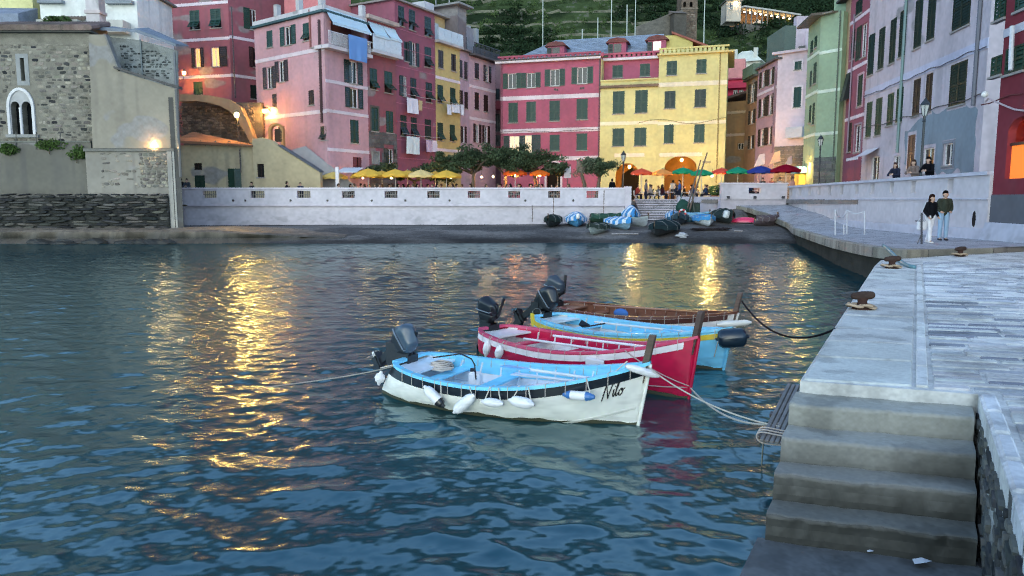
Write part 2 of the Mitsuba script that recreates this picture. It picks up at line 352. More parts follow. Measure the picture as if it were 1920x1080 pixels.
# ---- beach
bx = np.linspace(-27, 19, 150); by = np.linspace(36.5, 60, 95)
X, Y = np.meshgrid(bx, by)
shore = 46.6 + 0.5 * np.sin(X * 0.23 + 1) + 0.012 * (X - 0) ** 2 * 0.05
Z = np.where(Y < shore, (Y - shore) * 0.12, (1 - np.exp(-(Y - shore) / 5.0)) * 1.05 + 0.012 * (Y - shore) * np.clip(X + 4, 0, 14) / 6)
Z += 0.05 * (meshkit.fbm(np.stack([X * 0.9, Y * 0.9, X * 0], -1), 3) - 0.5) + 0.02 * (meshkit.fbm(np.stack([X * 4, Y * 4, X * 0], -1), 2) - 0.5)
_e = EP[:40]
d_ = np.sqrt(((X[..., None] - _e[:, 0]) ** 2 + (Y[..., None] - _e[:, 1]) ** 2)); j_ = d_.argmin(-1); dm_ = d_.min(-1)
bank = (_e[:, 2][j_] - .2) - .35 * dm_; ramp_on = np.clip((_e[:, 1][j_] - 46) / 3, 0, 1)
Z = np.where(X < 17.5, np.maximum(Z, np.where(ramp_on > 0, bank * ramp_on - (1 - ramp_on), -9)), Z)
from scipy.interpolate import RegularGridInterpolator
BZ = RegularGridInterpolator((by, bx), Z, bounds_error=False, fill_value=.5)
def beach_z(x, y): return float(BZ((y, x)))
struct('beach', grid(np.stack([X, Y, Z], -1)), 'm_sand', smooth=True, label='dark grey sand beach with a wet edge')
# ---- piazza and promenade paving, and the ground behind
PZ = 2.62
struct('promenade', xf(extrude(Polygon([(-60, 55.4), (8.6, 55.4), (8.6, 59.7), (12.6, 59.7), (12.6, 110), (-60, 110)]), 0.3), TR(0, 0, PZ - 0.3)), 'm_quay', S(120, 116, 116), 0.0, label='paved promenade behind the white harbour wall')
struct('piazza', xf(extrude(Polygon([(12.61, 59.7), (17.0, 58.6), (21.5, 58.6), (18.3, 28.4), (40, 28.4), (60, 110), (12.61, 110)]), 0.3), TR(0, 0, 2.75 - 0.3)), 'm_quay', S(120, 116, 116), 0.0, label='paved square and upper lane in front of the houses')
struct('ground', (np.array([[-400, 58, -0.6], [400, 58, -0.6], [400, 900, -0.6], [-400, 900, -0.6]], float), np.array([[0, 1, 2], [0, 2, 3]])), 'm_hill', label='ground under the village')
# ---- flight of stone steps from the beach up to the square
sx0, sx1 = at_y(1194, 400, 58.5)[0], at_y(1274, 400, 58.5)[0]
n = 9; zb = beach_z(10.5, 56.4) - 0.1; 
for k in range(n):
    z1 = zb + (PZ + 0.14 - zb) * (k + 1) / n
    st_ = struct('beach_step', box((sx0 + .02, 56.3 + k * 0.38 + .05, zb - 0.5), (sx1 - .02, 59.9, z1 - .09)), 'm_quay', jit(S(120, 116, 118), 0.05), 0.0, 'promenade')
    put('tread', cbox((sx0, 56.3 + k * 0.38, z1 - .09), (sx1, 56.3 + k * .38 + .46, z1), 0.02), 'm_quay', jit(S(196, 190, 196), 0.04), 0.0, st_)
# ================================================================ FACADE KIT
class Fac:
    """a vertical facade from plan point A (left as seen from outside) to B"""
    def __init__(s, A, B):
        s.A, s.B = np.asarray(A, float), np.asarray(B, float); d = s.B - s.A; s.L = float(np.linalg.norm(d)); s.ex = d / s.L; s.n = np.array([s.ex[1], -s.ex[0]])
    def px(s, u, v):
        p = hit_line(u, v, s.A, s.ex); t = float((p - s.A) @ s.ex); d = ray(u, v)
        return t, float(EYE[2] + d[2] * p[1] / d[1])
    def rect(s, r):
        u0, v0, u1, v1 = r; um, vm = (u0 + u1) / 2, (v0 + v1) / 2
        return s.px(u0, vm)[0], s.px(u1, vm)[0], s.px(um, v1)[1], s.px(um, v0)[1]
    def W(s, t, z, o=0.0):
        p = s.A + t * s.ex + o * s.n; return np.array([p[0], p[1], z])
    def map(s, m):
        V = np.asarray(m[0], float); P = s.A + V[:, :1] * s.ex + V[:, 2:3] * s.n
        return np.column_stack([P, V[:, 1]]), m[1]
    def box(s, s0, s1, z0, z1, o0, o1): return s.map(box((s0, z0, o0), (s1, z1, o1)))
C1, C2, C3, C4, C5, C6, C7 = (0, 0, 2.348), (300, 0, 2.348), (600, 0, 3), (800, 0, 3), (1320, 0, 3), (1480, 0, 2.25), (1380, 0, 5.4)
def crp(c, x0, y0, x1, y1): return (c[0] + x0 / c[2], c[1] + y0 / c[2], c[0] + x1 / c[2], c[1] + y1 / c[2])

def leaf(w, h, th=0.045, n=None):
    """a louvred shutter leaf, local x 0..w, y 0..h, z 0..th"""
    f = min(0.07, w * 0.16); ms = [box((0, 0, 0), (f, h, th)), box((w - f, 0, 0), (w, h, th)), box((f, 0, 0.002), (w - f, f * 1.3, th - .002)), box((f, h - f, 0.002), (w - f, h, th - .002)), box((f, h * .46, 0.002), (w - f, h * .46 + f, th - .002))]
    n = n or max(4, int(h / 0.16))
    for k in range(n):
        y = f + (h - 2 * f) * (k + 0.15) / n; d = (h - 2 * f) / n * 0.95
        ms.append((np.array([[f, y, th * .9], [w - f, y, th * .9], [w - f, y + d, th * .15], [f, y + d, th * .15]], float), np.array([[0, 1, 2], [0, 2, 3]])))
    return join(ms)
def ring(s0, s1, z0, z1, w, o0, o1):
    return join([box((s0, z0, o0), (s0 + w, z1, o1)), box((s1 - w, z0, o0), (s1, z1, o1)), box((s0 + w, z0, o0), (s1 - w, z0 + w, o1)), box((s0 + w, z1 - w, o0), (s1 - w, z1, o1))])

def window(b, fr, r, kind, col, lit=None, trim=None, frame=WHITE):
    """window with shutters and sill under building b; returns the wall opening"""
    s0, s1, z0, z1 = r; w, h = s1 - s0, z1 - z0
    if kind in 'cah': o0, o1 = s0, s1
    elif kind == 'o': o0, o1 = s0 + w * 0.27, s1 - w * 0.27
    elif kind == 'L': o0, o1 = s0 + w * 0.48, s1            # only the left leaf shows
    elif kind == 'R': o0, o1 = s0, s1 - w * 0.48
    else: o0, o1 = s0, s1                                    # 'n' no shutters
    fw = min(0.06, (o1 - o0) * 0.12)
    f = [ring(o0 - .004, o1 + .004, z0 - .004, z1 + .004, fw, -0.17, -0.10)]
    if kind not in 'cah' and o1 - o0 > 0.5: f.append(box(((o0 + o1) / 2 - fw / 2, z0 + fw, -0.165), ((o0 + o1) / 2 + fw / 2, z1 - fw, -0.105)))
    win = put('window', fr.map(join(f)), 'm_paint', frame if kind not in 'cah' else col, 0.2, b)
    pane = fr.map((np.array([[o0, z0, -.15], [o1, z0, -.15], [o1, z1, -.15], [o0, z1, -.15]], float), np.array([[0, 1, 2], [0, 2, 3]])))
    if lit is not None: put('pane', pane, 'm_matte', (0.5, 0.4, 0.25), 0.1, win, emitter=glow(*lit))
    else: put('pane', pane, 'm_glass', parent=win)
    if kind not in 'n' or h > 0.9:
        put('sill', fr.box(o0 - .08, o1 + .08, z0 - .09, z0 - .003, -.12, .09), 'm_plaster', S(160, 152, 148), 0.2, win)
    if trim: put('surround', fr.map(ring(o0 - .16, o1 + .16, z0 - .16, z1 + .16, .155, -.02, .045)), 'm_plaster', trim, 0.2, win)
    def hang(x, ww, hh, y, ang=0.0, tilt=0.0, o=0.02, flip=False):
        m = leaf(ww, hh)
        if tilt: m = xf(xf(xf(m, TR(0, -hh, 0)), RX(-tilt)), TR(0, hh, 0))
        if flip: m = xf(m, np.diag([-1.0, 1, 1, 1]) ); 
        if ang: m = xf(m, RY(ang))
        put('shutter', fr.map(xf(m, TR(x, y, o))), 'm_paint', jit(col, 0.1), 0.4, win)
    if kind in 'ca':
        n = 2 if w > 0.55 else 1
        if kind == 'c':
            aj = R.random() < .16
            for k in range(n):
                if aj and k == n - 1: hang(s1 - .006, w / n - .012, h - .01, z0 + .005, ang=R.uniform(.12, .4), o=-.02, flip=True)
                else: hang(s0 + k * w / n + .006, w / n - .012, h - .01, z0 + .005, o=-0.025)
        else:
            for k in range(n): hang(s0 + k * w / n + .006, w / n - .012, h * .58, z0 + h * .415, o=-0.025)
            t = R.uniform(0.5, 0.85)
            for k in range(n): hang(s0 + k * w / n + .006, w / n - .012, h * .41, z0, tilt=t, o=-0.02)
    elif kind == 'h':
        hang(s0, w / 2 - .01, h - .01, z0 + .005, o=-.025)
        hang(s1, w / 2 - .01, h - .01, z0 + .005, ang=0.5, o=-.02, flip=True)
    elif kind in 'oLR':
        lw = w * 0.27 if kind == 'o' else w * 0.48
        if kind in 'oL': hang(s0, lw - .01, h + .04, z0 - .02, o=0.015)
        if kind in 'oR': hang(s1 - lw + .01, lw - .01, h + .04, z0 - .02, o=0.015)
    return sbox(o0, z0, o1, z1)

def wall_panel(fr, z0, z1, holes, th=0.28, poly=None):
    p = poly if poly is not None else sbox(0.004, z0, fr.L - 0.004, z1)
    if holes: p = p.difference(shapely.union_all([h for h in holes]))
    m = extrude(p, th); V = m[0].copy(); V[:, 2] -= th
    return fr.map((V, m[1]))
def band(b, fr, c, x0, y0, x1, y1, h=0.32, col=BANDW, o=0.035, full=True):
    u0, v0, u1, v1 = crp(c, x0, y0, x1, y1); s0, za = fr.px(u0, v0); s1, zb = fr.px(u1, v1); z = (za + zb) / 2
    if full: s0, s1 = 0.0, fr.L
    put('band', fr.box(s0, s1, z - h / 2, z + h / 2, -.02, o), 'm_plaster', col, 0.25, b)
def pipe(b, fr, c, x0, y0, x1, y1, r=0.05, col=S(70, 60, 60), o=0.09):
    u0, v0, u1, v1 = crp(c, x0, y0, x1, y1); s0, z0 = fr.px(u0, v0); s1, z1 = fr.px(u1, v1)
    put('drainpipe', tube([fr.W(s0, z0, o), fr.W(s0, z1, o)], r, 6), 'm_paint', col, 0.2, b)

def building(name, label, cat, facs, col, wear, depth, roof=None, roofcol=S(120, 116, 112), eave=0.3, group=None):
    """facs: list of dict(fr, z0, z1, wins=[(crop, x0, y0, x1, y1, kind, colour, extra)], poly, holes). One wall entry, windows as parts"""
    b = thing(name, label, cat, group)
    ms = []; top = max(f['z1'] for f in facs)
    for f in facs:
        fr = f['fr']; holes = list(f.get('holes', []))
        for w in f.get('wins', []):
            c, x0, y0, x1, y1, kind, wc = w[:7]; ex = w[7] if len(w) > 7 else {}
            holes.append(window(b, fr, fr.rect(crp(c, x0, y0, x1, y1)), kind, wc, **ex))
        ms.append(wall_panel(fr, f['z0'], f['z1'], holes, poly=f.get('poly')))
    f0, f1 = facs[0]['fr'], facs[-1]['fr']; z0 = facs[0]['z0']
    chain = [f0.A] + [f['fr'].B for f in facs]
    back = [f1.B - f1.n * depth, f0.A - f0.n * depth]
    ring_ = chain + back
    for p, q in ((f1.B, back[0]), (back[0], back[1]), (back[1], f0.A)):
        fr = Fac(p, q); ms.append(fr.map(box((0.01, z0, -.06), (fr.L - .01, top - .01, -.012))))
    put('wall', join(ms), 'm_plaster', col, wear, b)
    foot = Polygon(ring_)
    foot = foot if foot.is_valid else foot.buffer(0)
    if roof == 'flat':
        put('roof', xf(extrude(foot.buffer(eave, join_style=2), 0.16), TR(0, 0, top)), 'm_plaster', roofcol, 0.3, b)
    elif roof == 'in':
        put('roof', xf(extrude(foot.buffer(-0.03), 0.1), TR(0, 0, top - 0.12)), 'm_plaster', roofcol, 0.3, b)
    return b
# ================================================================ THE TOWN
G0 = 2.2
D57 = np.array([0.57, 1.0])
def top_of(fr, c, x, y):
    u, v, _, _ = crp(c, x, y, x, y); return fr.px(u, v)[1]
LIT = ((1.0, 0.60, 0.22), 5.0)

# ---- red house above the stair
A = plan(329, 200, 69.5); B = plan(436, 200, 68); Cc = B + np.array([.85, 1]) * 5.5; A2 = A + np.array([-2.2, 4.0])
f1, f2, f0 = Fac(A, B), Fac(B, Cc), Fac(A2, A)
rw = [(C2, 131, 45, 174, 130, 'a', GREEN), (C2, 222, 38, 268, 122, 'a', GREEN), (C2, 140, 212, 193, 296, 'o', BROWN, dict(lit=((1, .42, .05), .10))),
      (C2, 225, 207, 296, 292, 'R', BROWN, dict(lit=((1, .50, .14), .085))), (C2, 148, 360, 188, 418, 'c', GREEN)]
rw2 = [(C2, 368, 38, 424, 128, 'L', GREEN), (C2, 392, 208, 428, 295, 'L', BROWN), (C2, 398, 375, 427, 435, 'c', DKGREEN)]
b = building('red_house', 'weathered red corner house with two lit windows above the stair', 'house', [dict(fr=f0, z0=G0, z1=25), dict(fr=f1, z0=G0, z1=25, wins=rw), dict(fr=f2, z0=G0, z1=22.6, wins=rw2)], S(152, 92, 100), 0.6, 7, 'in')
for q in ((70, 25, 250, 12), (70, 182, 318, 166), (95, 342, 318, 332)): band(b, f1, C2, *q, h=0.26)
for q in ((322, 166, 422, 180), (322, 332, 428, 346), (370, 462, 428, 474)): band(b, f2, C2, *q, h=0.26)
pipe(b, f1, C2, 317, 30, 326, 432)
put('eave', f2.box(-.1, f2.L, 22.6, 22.85, -.3, .55), 'm_plaster', S(86, 88, 84), 0.3, b)
put('eave', f1.box(f1.L - 2.2, f1.L + .3, 22.62, 22.87, -.3, .5), 'm_plaster', S(86, 88, 84), 0.3, b)

# ---- pink corner house
K = plan(612, 215, 60.0)
Pl = hit_line(484, 250, K, np.array([-1.28, 1.0])); row = lambda u, v: hit_line(u, v, K, D57)
Pr = row(690, 200)
fl, fr_ = Fac(Pl, K), Fac(K, Pr)
zt = top_of(fl, C2, 728, 42)
PINK = S(192, 150, 156)
lw = [(C2, 470, 135, 495, 208, 'c', GREEN), (C2, 530, 115, 598, 198, 'o', GREEN), (C2, 630, 100, 664, 178, 'a', GREEN), (C2, 455, 295, 510, 390, 'o', BROWN), (C2, 508, 268, 564, 360, 'o', BROWN),
      (C2, 495, 413, 514, 472, 'c', BROWN), (C2, 655, 397, 678, 462, 'c', BROWN), (C2, 523, 556, 548, 606, 'c', BROWN), (C2, 707, 555, 733, 616, 'a', DKGREEN)]
r2 = [(C2, 810, 270, 890, 368, 'o', DKGREEN), (C2, 815, 390, 892, 475, 'o', DKGREEN), (C2, 838, 528, 874, 630, 'c', GREEN), (C2, 850, 692, 886, 765, 'c', S(110, 52, 56))]
rec = fr_.rect(crp(C2, 752, 66, 893, 222)); loggia = sbox(max(.4, rec[0]), rec[2], fr_.L - .35, rec[3])
b = building('pink_house', 'tall pink corner house with pale awning, balcony and blue towel', 'house', [dict(fr=fl, z0=G0, z1=zt, wins=lw), dict(fr=fr_, z0=G0, z1=zt, wins=r2, holes=[loggia])], PINK, 0.25, 7, 'in')
put('loggia_back', fr_.box(.1, fr_.L - .1, rec[2] - .1, rec[3] + .1, -1.7, -1.6), 'm_plaster', S(150, 100, 96), 0.2, b)
put('loggia_floor', fr_.box(.1, fr_.L - .1, rec[2] - .12, rec[2] - .02, -1.6, -.28), 'm_plaster', S(150, 140, 140), 0.2, b)
for q in ((430, 270, 745, 210), (480, 516, 742, 490)): band(b, fl, C2, *q, h=0.3)
for q in ((750, 362, 890, 382), (745, 490, 898, 508), (760, 656, 895, 672)): band(b, fr_, C2, *q, h=0.26)
put('balcony_slab', fr_.box(-.25, fr_.L, rec[2] - .3, rec[2] - .02, -.02, .66), 'm_plaster', S(205, 195, 198), 0.2, b)
put('balcony_slab', fl.box(fl.L - .9, fl.L - .01, rec[2] - .3, rec[2] - .02, -.02, .3), 'm_plaster', S(205, 195, 198), 0.2, b)
rl = [fr_.box(-.2 + .12 * k, -.17 + .12 * k, rec[2], rec[2] + .95, .66, .69) for k in range(int((fr_.L + .1) / .12))] + [fr_.box(-.22, fr_.L - .05, rec[2] + .95, rec[2] + 1.0, .64, .71)]
put('balcony_railing', join(rl), 'm_paint', S(205, 202, 205), 0.1, b)
pipe(b, fl, C2, 703, 88, 716, 540, r=0.11, col=S(66, 36, 34))
for f, x in ((fl, 0), (fr_, 0)):
    put('cornice', f.box(-.12, f.L + .12, zt - .16, zt + .02, -.25, .28), 'm_plaster', S(70, 92, 98), 0.2, b)
    put('parapet', f.box(0.0, f.L, zt + .03, zt + .42, -.2, .1), 'm_plaster', S(196, 190, 192), 0.4, b)
for f, s in ((fl, 3.1), (fl, 6.1), (fl, fl.L - .5), (fr_, fr_.L - .6)):
    put('parapet_pillar', f.box(s, s + .42, zt + .43, zt + 1.35, -.3, .12), 'm_plaster', S(190, 186, 188), 0.3, b)
def awning(parent, fr, s0, s1, zt, zb, out, col, bow=0.12):
    n, mm = 14, 8; P = np.zeros((n, mm, 3))
    for i in range(n):
        for j in range(mm):
            t, k = i / (n - 1), j / (mm - 1)
            P[i, j] = (s0 + (s1 - s0) * t, zt + (zb - zt) * k - bow * math.sin(k * math.pi) + .02 * math.sin(t * 25), .05 + out * k)
    g = grid(P); fl_ = [(s0 + (s1 - s0) * i / 27, zb - (.16 if i % 2 else .2), .052 + out) for i in range(28)]
    h = grid(np.array([[(s0 + (s1 - s0) * i / 27, zb + .0, .05 + out) for i in range(28)], fl_]))
    return put('awning', fr.map(join([g, h])), 'm_matte', col, 0.2, parent, smooth=True)
az0 = top_of(fr_, C2, 752, 60)
awning(b, fr_, .1, fr_.L - .3, rec[3] + .1, rec[3] - 1.15, .8, S(186, 204, 214))
def cloth(name, label, cat, fr, s0, s1, z0, z1, o, col, group=None, cols=None, sag=0.0):
    n, mm = 18, 10; P = np.zeros((n, mm, 3)); ph = R.uniform(0, 6)
    for i in range(n):
        for j in range(mm):
            t, k = i / (n - 1), j / (mm - 1)
            P[i, j] = (s0 + (s1 - s0) * t, z1 + (z0 - z1) * k - sag * math.sin(t * math.pi), o + .05 * k * math.sin(t * 11 + ph) + .03 * math.sin(t * 23 + ph) * k)
    return put(name, fr.map(grid(P)), 'm_matte', col, 0.15, None, True, label, cat, group)
q = fr_.rect(crp(C2, 797, 166, 880, 272)); cloth('towel', 'blue towel hung over the railing of the pink house balcony', 'towel', fr_, q[0], q[1], q[2], q[3], .82, S(110, 150, 205))

# ---- dark red narrow house with stone niche
Pd = row(743, 200); f = Fac(Pr, Pd); zt2 = top_of(f, C3, 320, 122)
rec = f.rect(crp(C3, 262, 150, 430, 300))
RED2 = S(148, 90, 98)
w = [(C3, 280, 385, 320, 502, 'a', GREEN), (C3, 362, 402, 406, 523, 'a', GREEN), (C3, 288, 605, 326, 738, 'c', GREEN, dict(trim=S(96, 88, 86))), (C3, 372, 625, 411, 747, 'c', GREEN), (C3, 360, 838, 432, 922, 'o', DKGREEN)]
b = building('dark_red_house', 'narrow dull red house with grey stone front below and glazed balcony', 'house', [dict(fr=f, z0=G0, z1=zt2, wins=w, holes=[sbox(.3, rec[2], f.L - .3, rec[3])])], RED2, 0.5, 7, None)
put('loggia_back', f.box(.1, f.L - .1, rec[2] - .1, rec[3] + .1, -1.6, -1.5), 'm_plaster', S(120, 70, 66), 0.2, b)
put('eave', f.box(-.15, f.L + .1, zt2, zt2 + .3, -.5, .45), 'm_plaster', S(190, 168, 158), 0.3, b)
put('roof', f.box(0, f.L, zt2 - .06, zt2 - .01, -6.8, -.3), 'm_plaster', S(140, 120, 112), 0.3, b)
put('balcony_slab', f.box(-.1, f.L + .1, rec[2] - .28, rec[2] - .02, -.28, .8), 'm_plaster', S(200, 196, 200), 0.2, b)
for k in range(5):
    put('balcony_panel', f.box(-.08 + k * f.L / 5, -.1 + (k + 1) * f.L / 5, rec[2], rec[2] + 1.25, .74, .77), 'm_gloss', S(188, 192, 198), 0.1, b)
awning(b, f, .15, f.L * .55, rec[3] + .1, rec[3] - 1.05, .8, S(186, 206, 216)); awning(b, f, f.L * .56, f.L - .05, rec[3] + .1, rec[3] - .95, .8, S(196, 212, 222))
sn = f.rect(crp(C3, 262, 752, 440, 920))
stn = []
k = 0; z = G0 + .3
while z < sn[3]:
    h = R.uniform(.28, .42); s = 0.05
    while s < f.L - .1:
        l = R.uniform(.4, .8); e = min(s + l, f.L - .05); blk = sbox(s, z, e, z + h)
        rr = [f.rect(crp(C3, *x)) for x in ((385, 838, 408, 922), (286, 850, 334, 925))]
        if not any(blk.intersects(sbox(r_[0], r_[2], r_[1], r_[3])) for r_ in rr):
            put('stone_block', f.box(s + .01, e - .01, z + .01, z + h - .01, -.02, R.uniform(.03, .07)), 'm_stone', jit(S(104, 100, 100), .15), 0.6, b)
        s = e
    z += h
nz = f.rect(crp(C3, 290, 850, 332, 925)); 
put('niche', f.map(join([ring(nz[0], nz[1], nz[2], nz[3], .12, -.02, .12), box((nz[0], nz[2], .0), (nz[1], nz[3], .02))])), 'm_stone', S(150, 146, 142), 0.4, b)

# ---- magenta house
Pm = row(817, 200); f = Fac(Pd, Pm); zt3 = top_of(f, C3, 535, 42)
w = [(C3, 440, 35, 472, 145, 'a', DKGREEN), (C3, 500, 55, 534, 170, 'a', DKGREEN), (C3, 588, 95, 624, 205, 'a', DKGREEN), (C3, 473, 235, 498, 345, 'c', DKGREEN), (C3, 500, 240, 555, 370, 'o', DKGREEN), (C3, 588, 265, 625, 378, 'a', DKGREEN),
     (C3, 446, 428, 490, 540, 'L', DKGREEN), (C3, 508, 440, 541, 552, 'a', DKGREEN), (C3, 595, 465, 629, 575, 'a', DKGREEN), (C3, 452, 648, 487, 765, 'a', DKGREEN), (C3, 512, 660, 544, 770, 'a', DKGREEN), (C3, 590, 672, 624, 782, 'c', DKGREEN)]
b = building('magenta_house', 'tall dark magenta house with striped courses and washing lines', 'house', [dict(fr=f, z0=G0, z1=zt3, wins=w)], S(144, 88, 104), 0.35, 7, 'flat', S(150, 140, 138))
zz = zt3 - 2.4
while zz > 5: put('course', f.box(0, f.L, zz, zz + .07, -.02, .03), 'm_plaster', S(172, 110, 128), 0.3, b); zz -= 1.62
fb = Fac(Pr - f.n * 5.0 + f.ex * .5, Pd - f.n * 5.0)
b = building('salmon_house', 'plain salmon upper house rising behind the narrow red house', 'house', [dict(fr=fb, z0=10, z1=zt3 + 2)], S(196, 122, 124), 0.15, 5, 'flat')

# ---- yellow narrow house, mauve narrow house, mauve house with terrace
Py = row(863, 200); f = Fac(Pm, Py); zt4 = top_of(f, C3, 722, 262); YEL = S(190, 168, 116)
w = [(C3, 665, 283, 693, 383, 'c', BROWN), (C3, 738, 305, 763, 400, 'c', BROWN), (C3, 660, 478, 691, 578, 'a', GREEN), (C3, 732, 495, 761, 590, 'a', GREEN), (C3, 660, 690, 691, 790, 'a', GREEN), (C3, 730, 702, 758, 795, 'a', GREEN)]
b = building('narrow_yellow_house', 'narrow faded yellow house between the magenta and mauve houses', 'house', [dict(fr=f, z0=G0, z1=zt4, wins=w)], YEL, 0.25, 7, None)
for q in ((655, 430, 785, 468), (655, 838, 790, 856)): band(b, f, C3, *q, h=0.28)
put('terrace_slab', f.box(-.05, f.L, zt4, zt4 + .25, -6, .5), 'm_plaster', S(176, 168, 166), 0.3, b)
for k in range(4): put('balcony_panel', f.box(.02 + k * f.L / 4, (k + 1) * f.L / 4 - .02, zt4 + .26, zt4 + 1.4, .40, .43), 'm_gloss', S(176, 182, 188), 0.1, b)
fp = Fac(f.A - f.n * 1.8 + f.ex * 1.6, f.B - f.n * 1.8)
put('penthouse', join([fp.box(0, fp.L, zt4 + .25, zt4 + 3.2, -4, 0)]), 'm_plaster', S(206, 176, 128), 0.2, b)
put('penthouse_door', fp.box(.5, 1.5, zt4 + .26, zt4 + 2.5, 0, .05), 'm_paint', S(200, 198, 196), 0.2, b)
put('penthouse_roof', fp.box(-.6, fp.L + .3, zt4 + 3.21, zt4 + 3.4, -4, .6), 'm_plaster', S(150, 146, 146), 0.4, b)
put('penthouse', f.box(.05, 1.6, zt4 + .26, zt4 + 4.0, -5, -1.2), 'm_plaster', S(186, 184, 190), 0.4, b)
Pn = row(880, 200); f = Fac(Py, Pn); zt5 = top_of(f, C3, 812, 290)
w = [(C3, 786, 338, 801, 437, 'c', BROWN), (C3, 811, 348, 829, 447, 'c', BROWN), (C3, 785, 508, 803, 608, 'c', BROWN), (C3, 812, 517, 831, 612, 'c', BROWN), (C3, 791, 713, 823, 802, 'o', BROWN)]
b = building('slim_mauve_house', 'slim mauve house with paired brown shutters beside the yellow strip', 'house', [dict(fr=f, z0=G0, z1=zt5, wins=w)], S(172, 146, 158), 0.3, 7, None)
put('roof_slab', f.box(0, f.L, zt5, zt5 + .2, -5, .4), 'm_plaster', S(120, 112, 112), 0.3, b)
put('penthouse', f.box(.1, f.L, zt5 + .21, zt5 + 4.4, -4.6, -.3), 'm_plaster', S(120, 110, 112), 0.4, b)
put('penthouse_roof', f.box(-.5, f.L + .5, zt5 + 4.41, zt5 + 4.6, -4.8, .3), 'm_plaster', S(140, 138, 138), 0.4, b)
Pz = row(929, 200); f = Fac(Pn, Pz); zt6 = top_of(f, C3, 912, 335)
w = [(C3, 870, 355, 893, 443, 'c', BROWN), (C3, 919, 372, 961, 460, 'o', BROWN), (C3, 870, 520, 893, 617, 'c', BROWN), (C3, 921, 535, 944, 628, 'c', BROWN), (C3, 862, 700, 906, 802, 'o', BROWN), (C3, 912, 708, 954, 808, 'o', BROWN)]
b = building('mauve_house', 'pinkish mauve house with dark roof terrace beside the alley', 'house', [dict(fr=f, z0=G0, z1=zt6, wins=w)], S(188, 156, 164), 0.25, 7, None)
for q in ((840, 480, 985, 518), (840, 662, 985, 690)): band(b, f, C3, *q, h=0.28)
put('terrace_slab', f.box(0, f.L, zt6, zt6 + .22, -6, .7), 'm_plaster', S(96, 90, 92), 0.3, b)
put('terrace_railing', join([f.box(.05 + k * .25, .09 + k * .25, zt6 + .22, zt6 + 1.25, .6, .64) for k in range(int(f.L / .25))] + [f.box(0, f.L, zt6 + 1.25, zt6 + 1.31, .58, .66), f.box(0, f.L, zt6 + .23, zt6 + .9, .5, .53)]), 'm_paint', S(66, 62, 66), 0.2, b)
put('penthouse', f.box(.4, f.L * .62, zt6 + .22, zt6 + 3.4, -5, -1.5), 'm_plaster', S(150, 142, 146), 0.4, b)
put('penthouse', f.box(f.L * .55, f.L - .8, zt6 + .22, zt6 + 2.6, -5, -2.2), 'm_plaster', S(176, 170, 172), 0.4, b)
put('penthouse_door', f.box(1.0, 1.9, zt6 + .23, zt6 + 2.3, -1.5, -1.45), 'm_paint', S(50, 52, 56), 0.2, b)
for s in (2.6, 4.4, 6.0): put('chimney', f.box(s, s + .5, zt6 + 2.6, zt6 + 4.2, -3.4, -2.9), 'm_plaster', S(170, 166, 164), 0.4, b)
mast = [tube([f.W(-1.5, zt6 + 2, -3), f.W(-1.5, zt6 + 7.6, -3)], .04, 6), tube([f.W(-3.6, zt6 + 7.4, -3), f.W(-1.5, zt6 + 7.5, -3)], .03, 6)]
put('antenna_mast', join(mast), 'm_paint', S(170, 170, 176), 0.1, b); put('antenna_mast', tube([f.W(.9, zt6 + 2, -3), f.W(.9, zt6 + 6.8, -3)], .05, 6), 'm_paint', S(190, 190, 190), 0.1, b)

# ---- alley house in the gap
f = Fac(plan(922, 220, 88), plan(950, 220, 88)); za = top_of(f, C3, 990, 330)
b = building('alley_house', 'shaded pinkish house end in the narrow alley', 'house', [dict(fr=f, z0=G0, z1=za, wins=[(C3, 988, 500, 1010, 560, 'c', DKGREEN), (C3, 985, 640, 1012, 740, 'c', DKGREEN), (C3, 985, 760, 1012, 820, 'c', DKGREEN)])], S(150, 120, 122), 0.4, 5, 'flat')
for v in (575, 828):
    z = top_of(f, C3, 990, v); put('balcony', f.box(-.2, f.L + .2, z - .9, z, 0, 1.2), 'm_plaster', S(168, 84, 92), 0.3, b)

# ---- central red and yellow building
La, Lb = plan(939, 230, 80), plan(1362, 200, 73.5); DD = Lb - La
M1, M2 = hit_line(1125, 230, La, DD), hit_line(1233, 230, La, DD)
fr1, fr2, fr3 = Fac(La, M1), Fac(M1, M2), Fac(M2, Lb)
zc = top_of(fr1, C4, 700, 335); zp = top_of(fr1, C4, 700, 305)
CRED = S(170, 94, 114); CYEL = S(210, 199, 142)
w = [(C4, 430, 413, 532, 497, 'o', GREEN), (C4, 533, 410, 641, 492, 'o', GREEN), (C4, 665, 390, 778, 483, 'o', GREEN), (C4, 815, 378, 936, 470, 'o', GREEN),
     (C4, 460, 578, 513, 690, 'c', GREEN), (C4, 560, 572, 614, 685, 'c', GREEN), (C4, 690, 566, 749, 680, 'c', GREEN), (C4, 843, 556, 906, 672, 'c', GREEN),
     (C4, 433, 765, 554, 858, 'o', DKGREEN, dict(lit=((1, .76, .5), .065))), (C4, 537, 760, 641, 860, 'R', DKGREEN, dict(lit=((1, .76, .5), .06))), (C4, 692, 758, 748, 848, 'c', GREEN), (C4, 843, 750, 903, 845, 'c', GREEN), (C4, 843, 905, 906, 966, 'c', S(110, 96, 92))]
ar = fr1.rect(crp(C4, 712, 912, 752, 1040)); aw = (ar[1] - ar[0]) / 2; ac = (ar[0] + ar[1]) / 2
archh = shapely.union_all([sbox(ar[0] - .7, G0 + .3, ar[1], ar[3] - aw), shapely.Point(ac - .35, ar[3] - aw - .35).buffer(aw + .35)])
b = building('red_townhouse', 'wide rose red house with slate roof in the middle of the row', 'house', [dict(fr=fr1, z0=G0, z1=zc, wins=w, holes=[archh])], CRED, 0.2, 9, None)
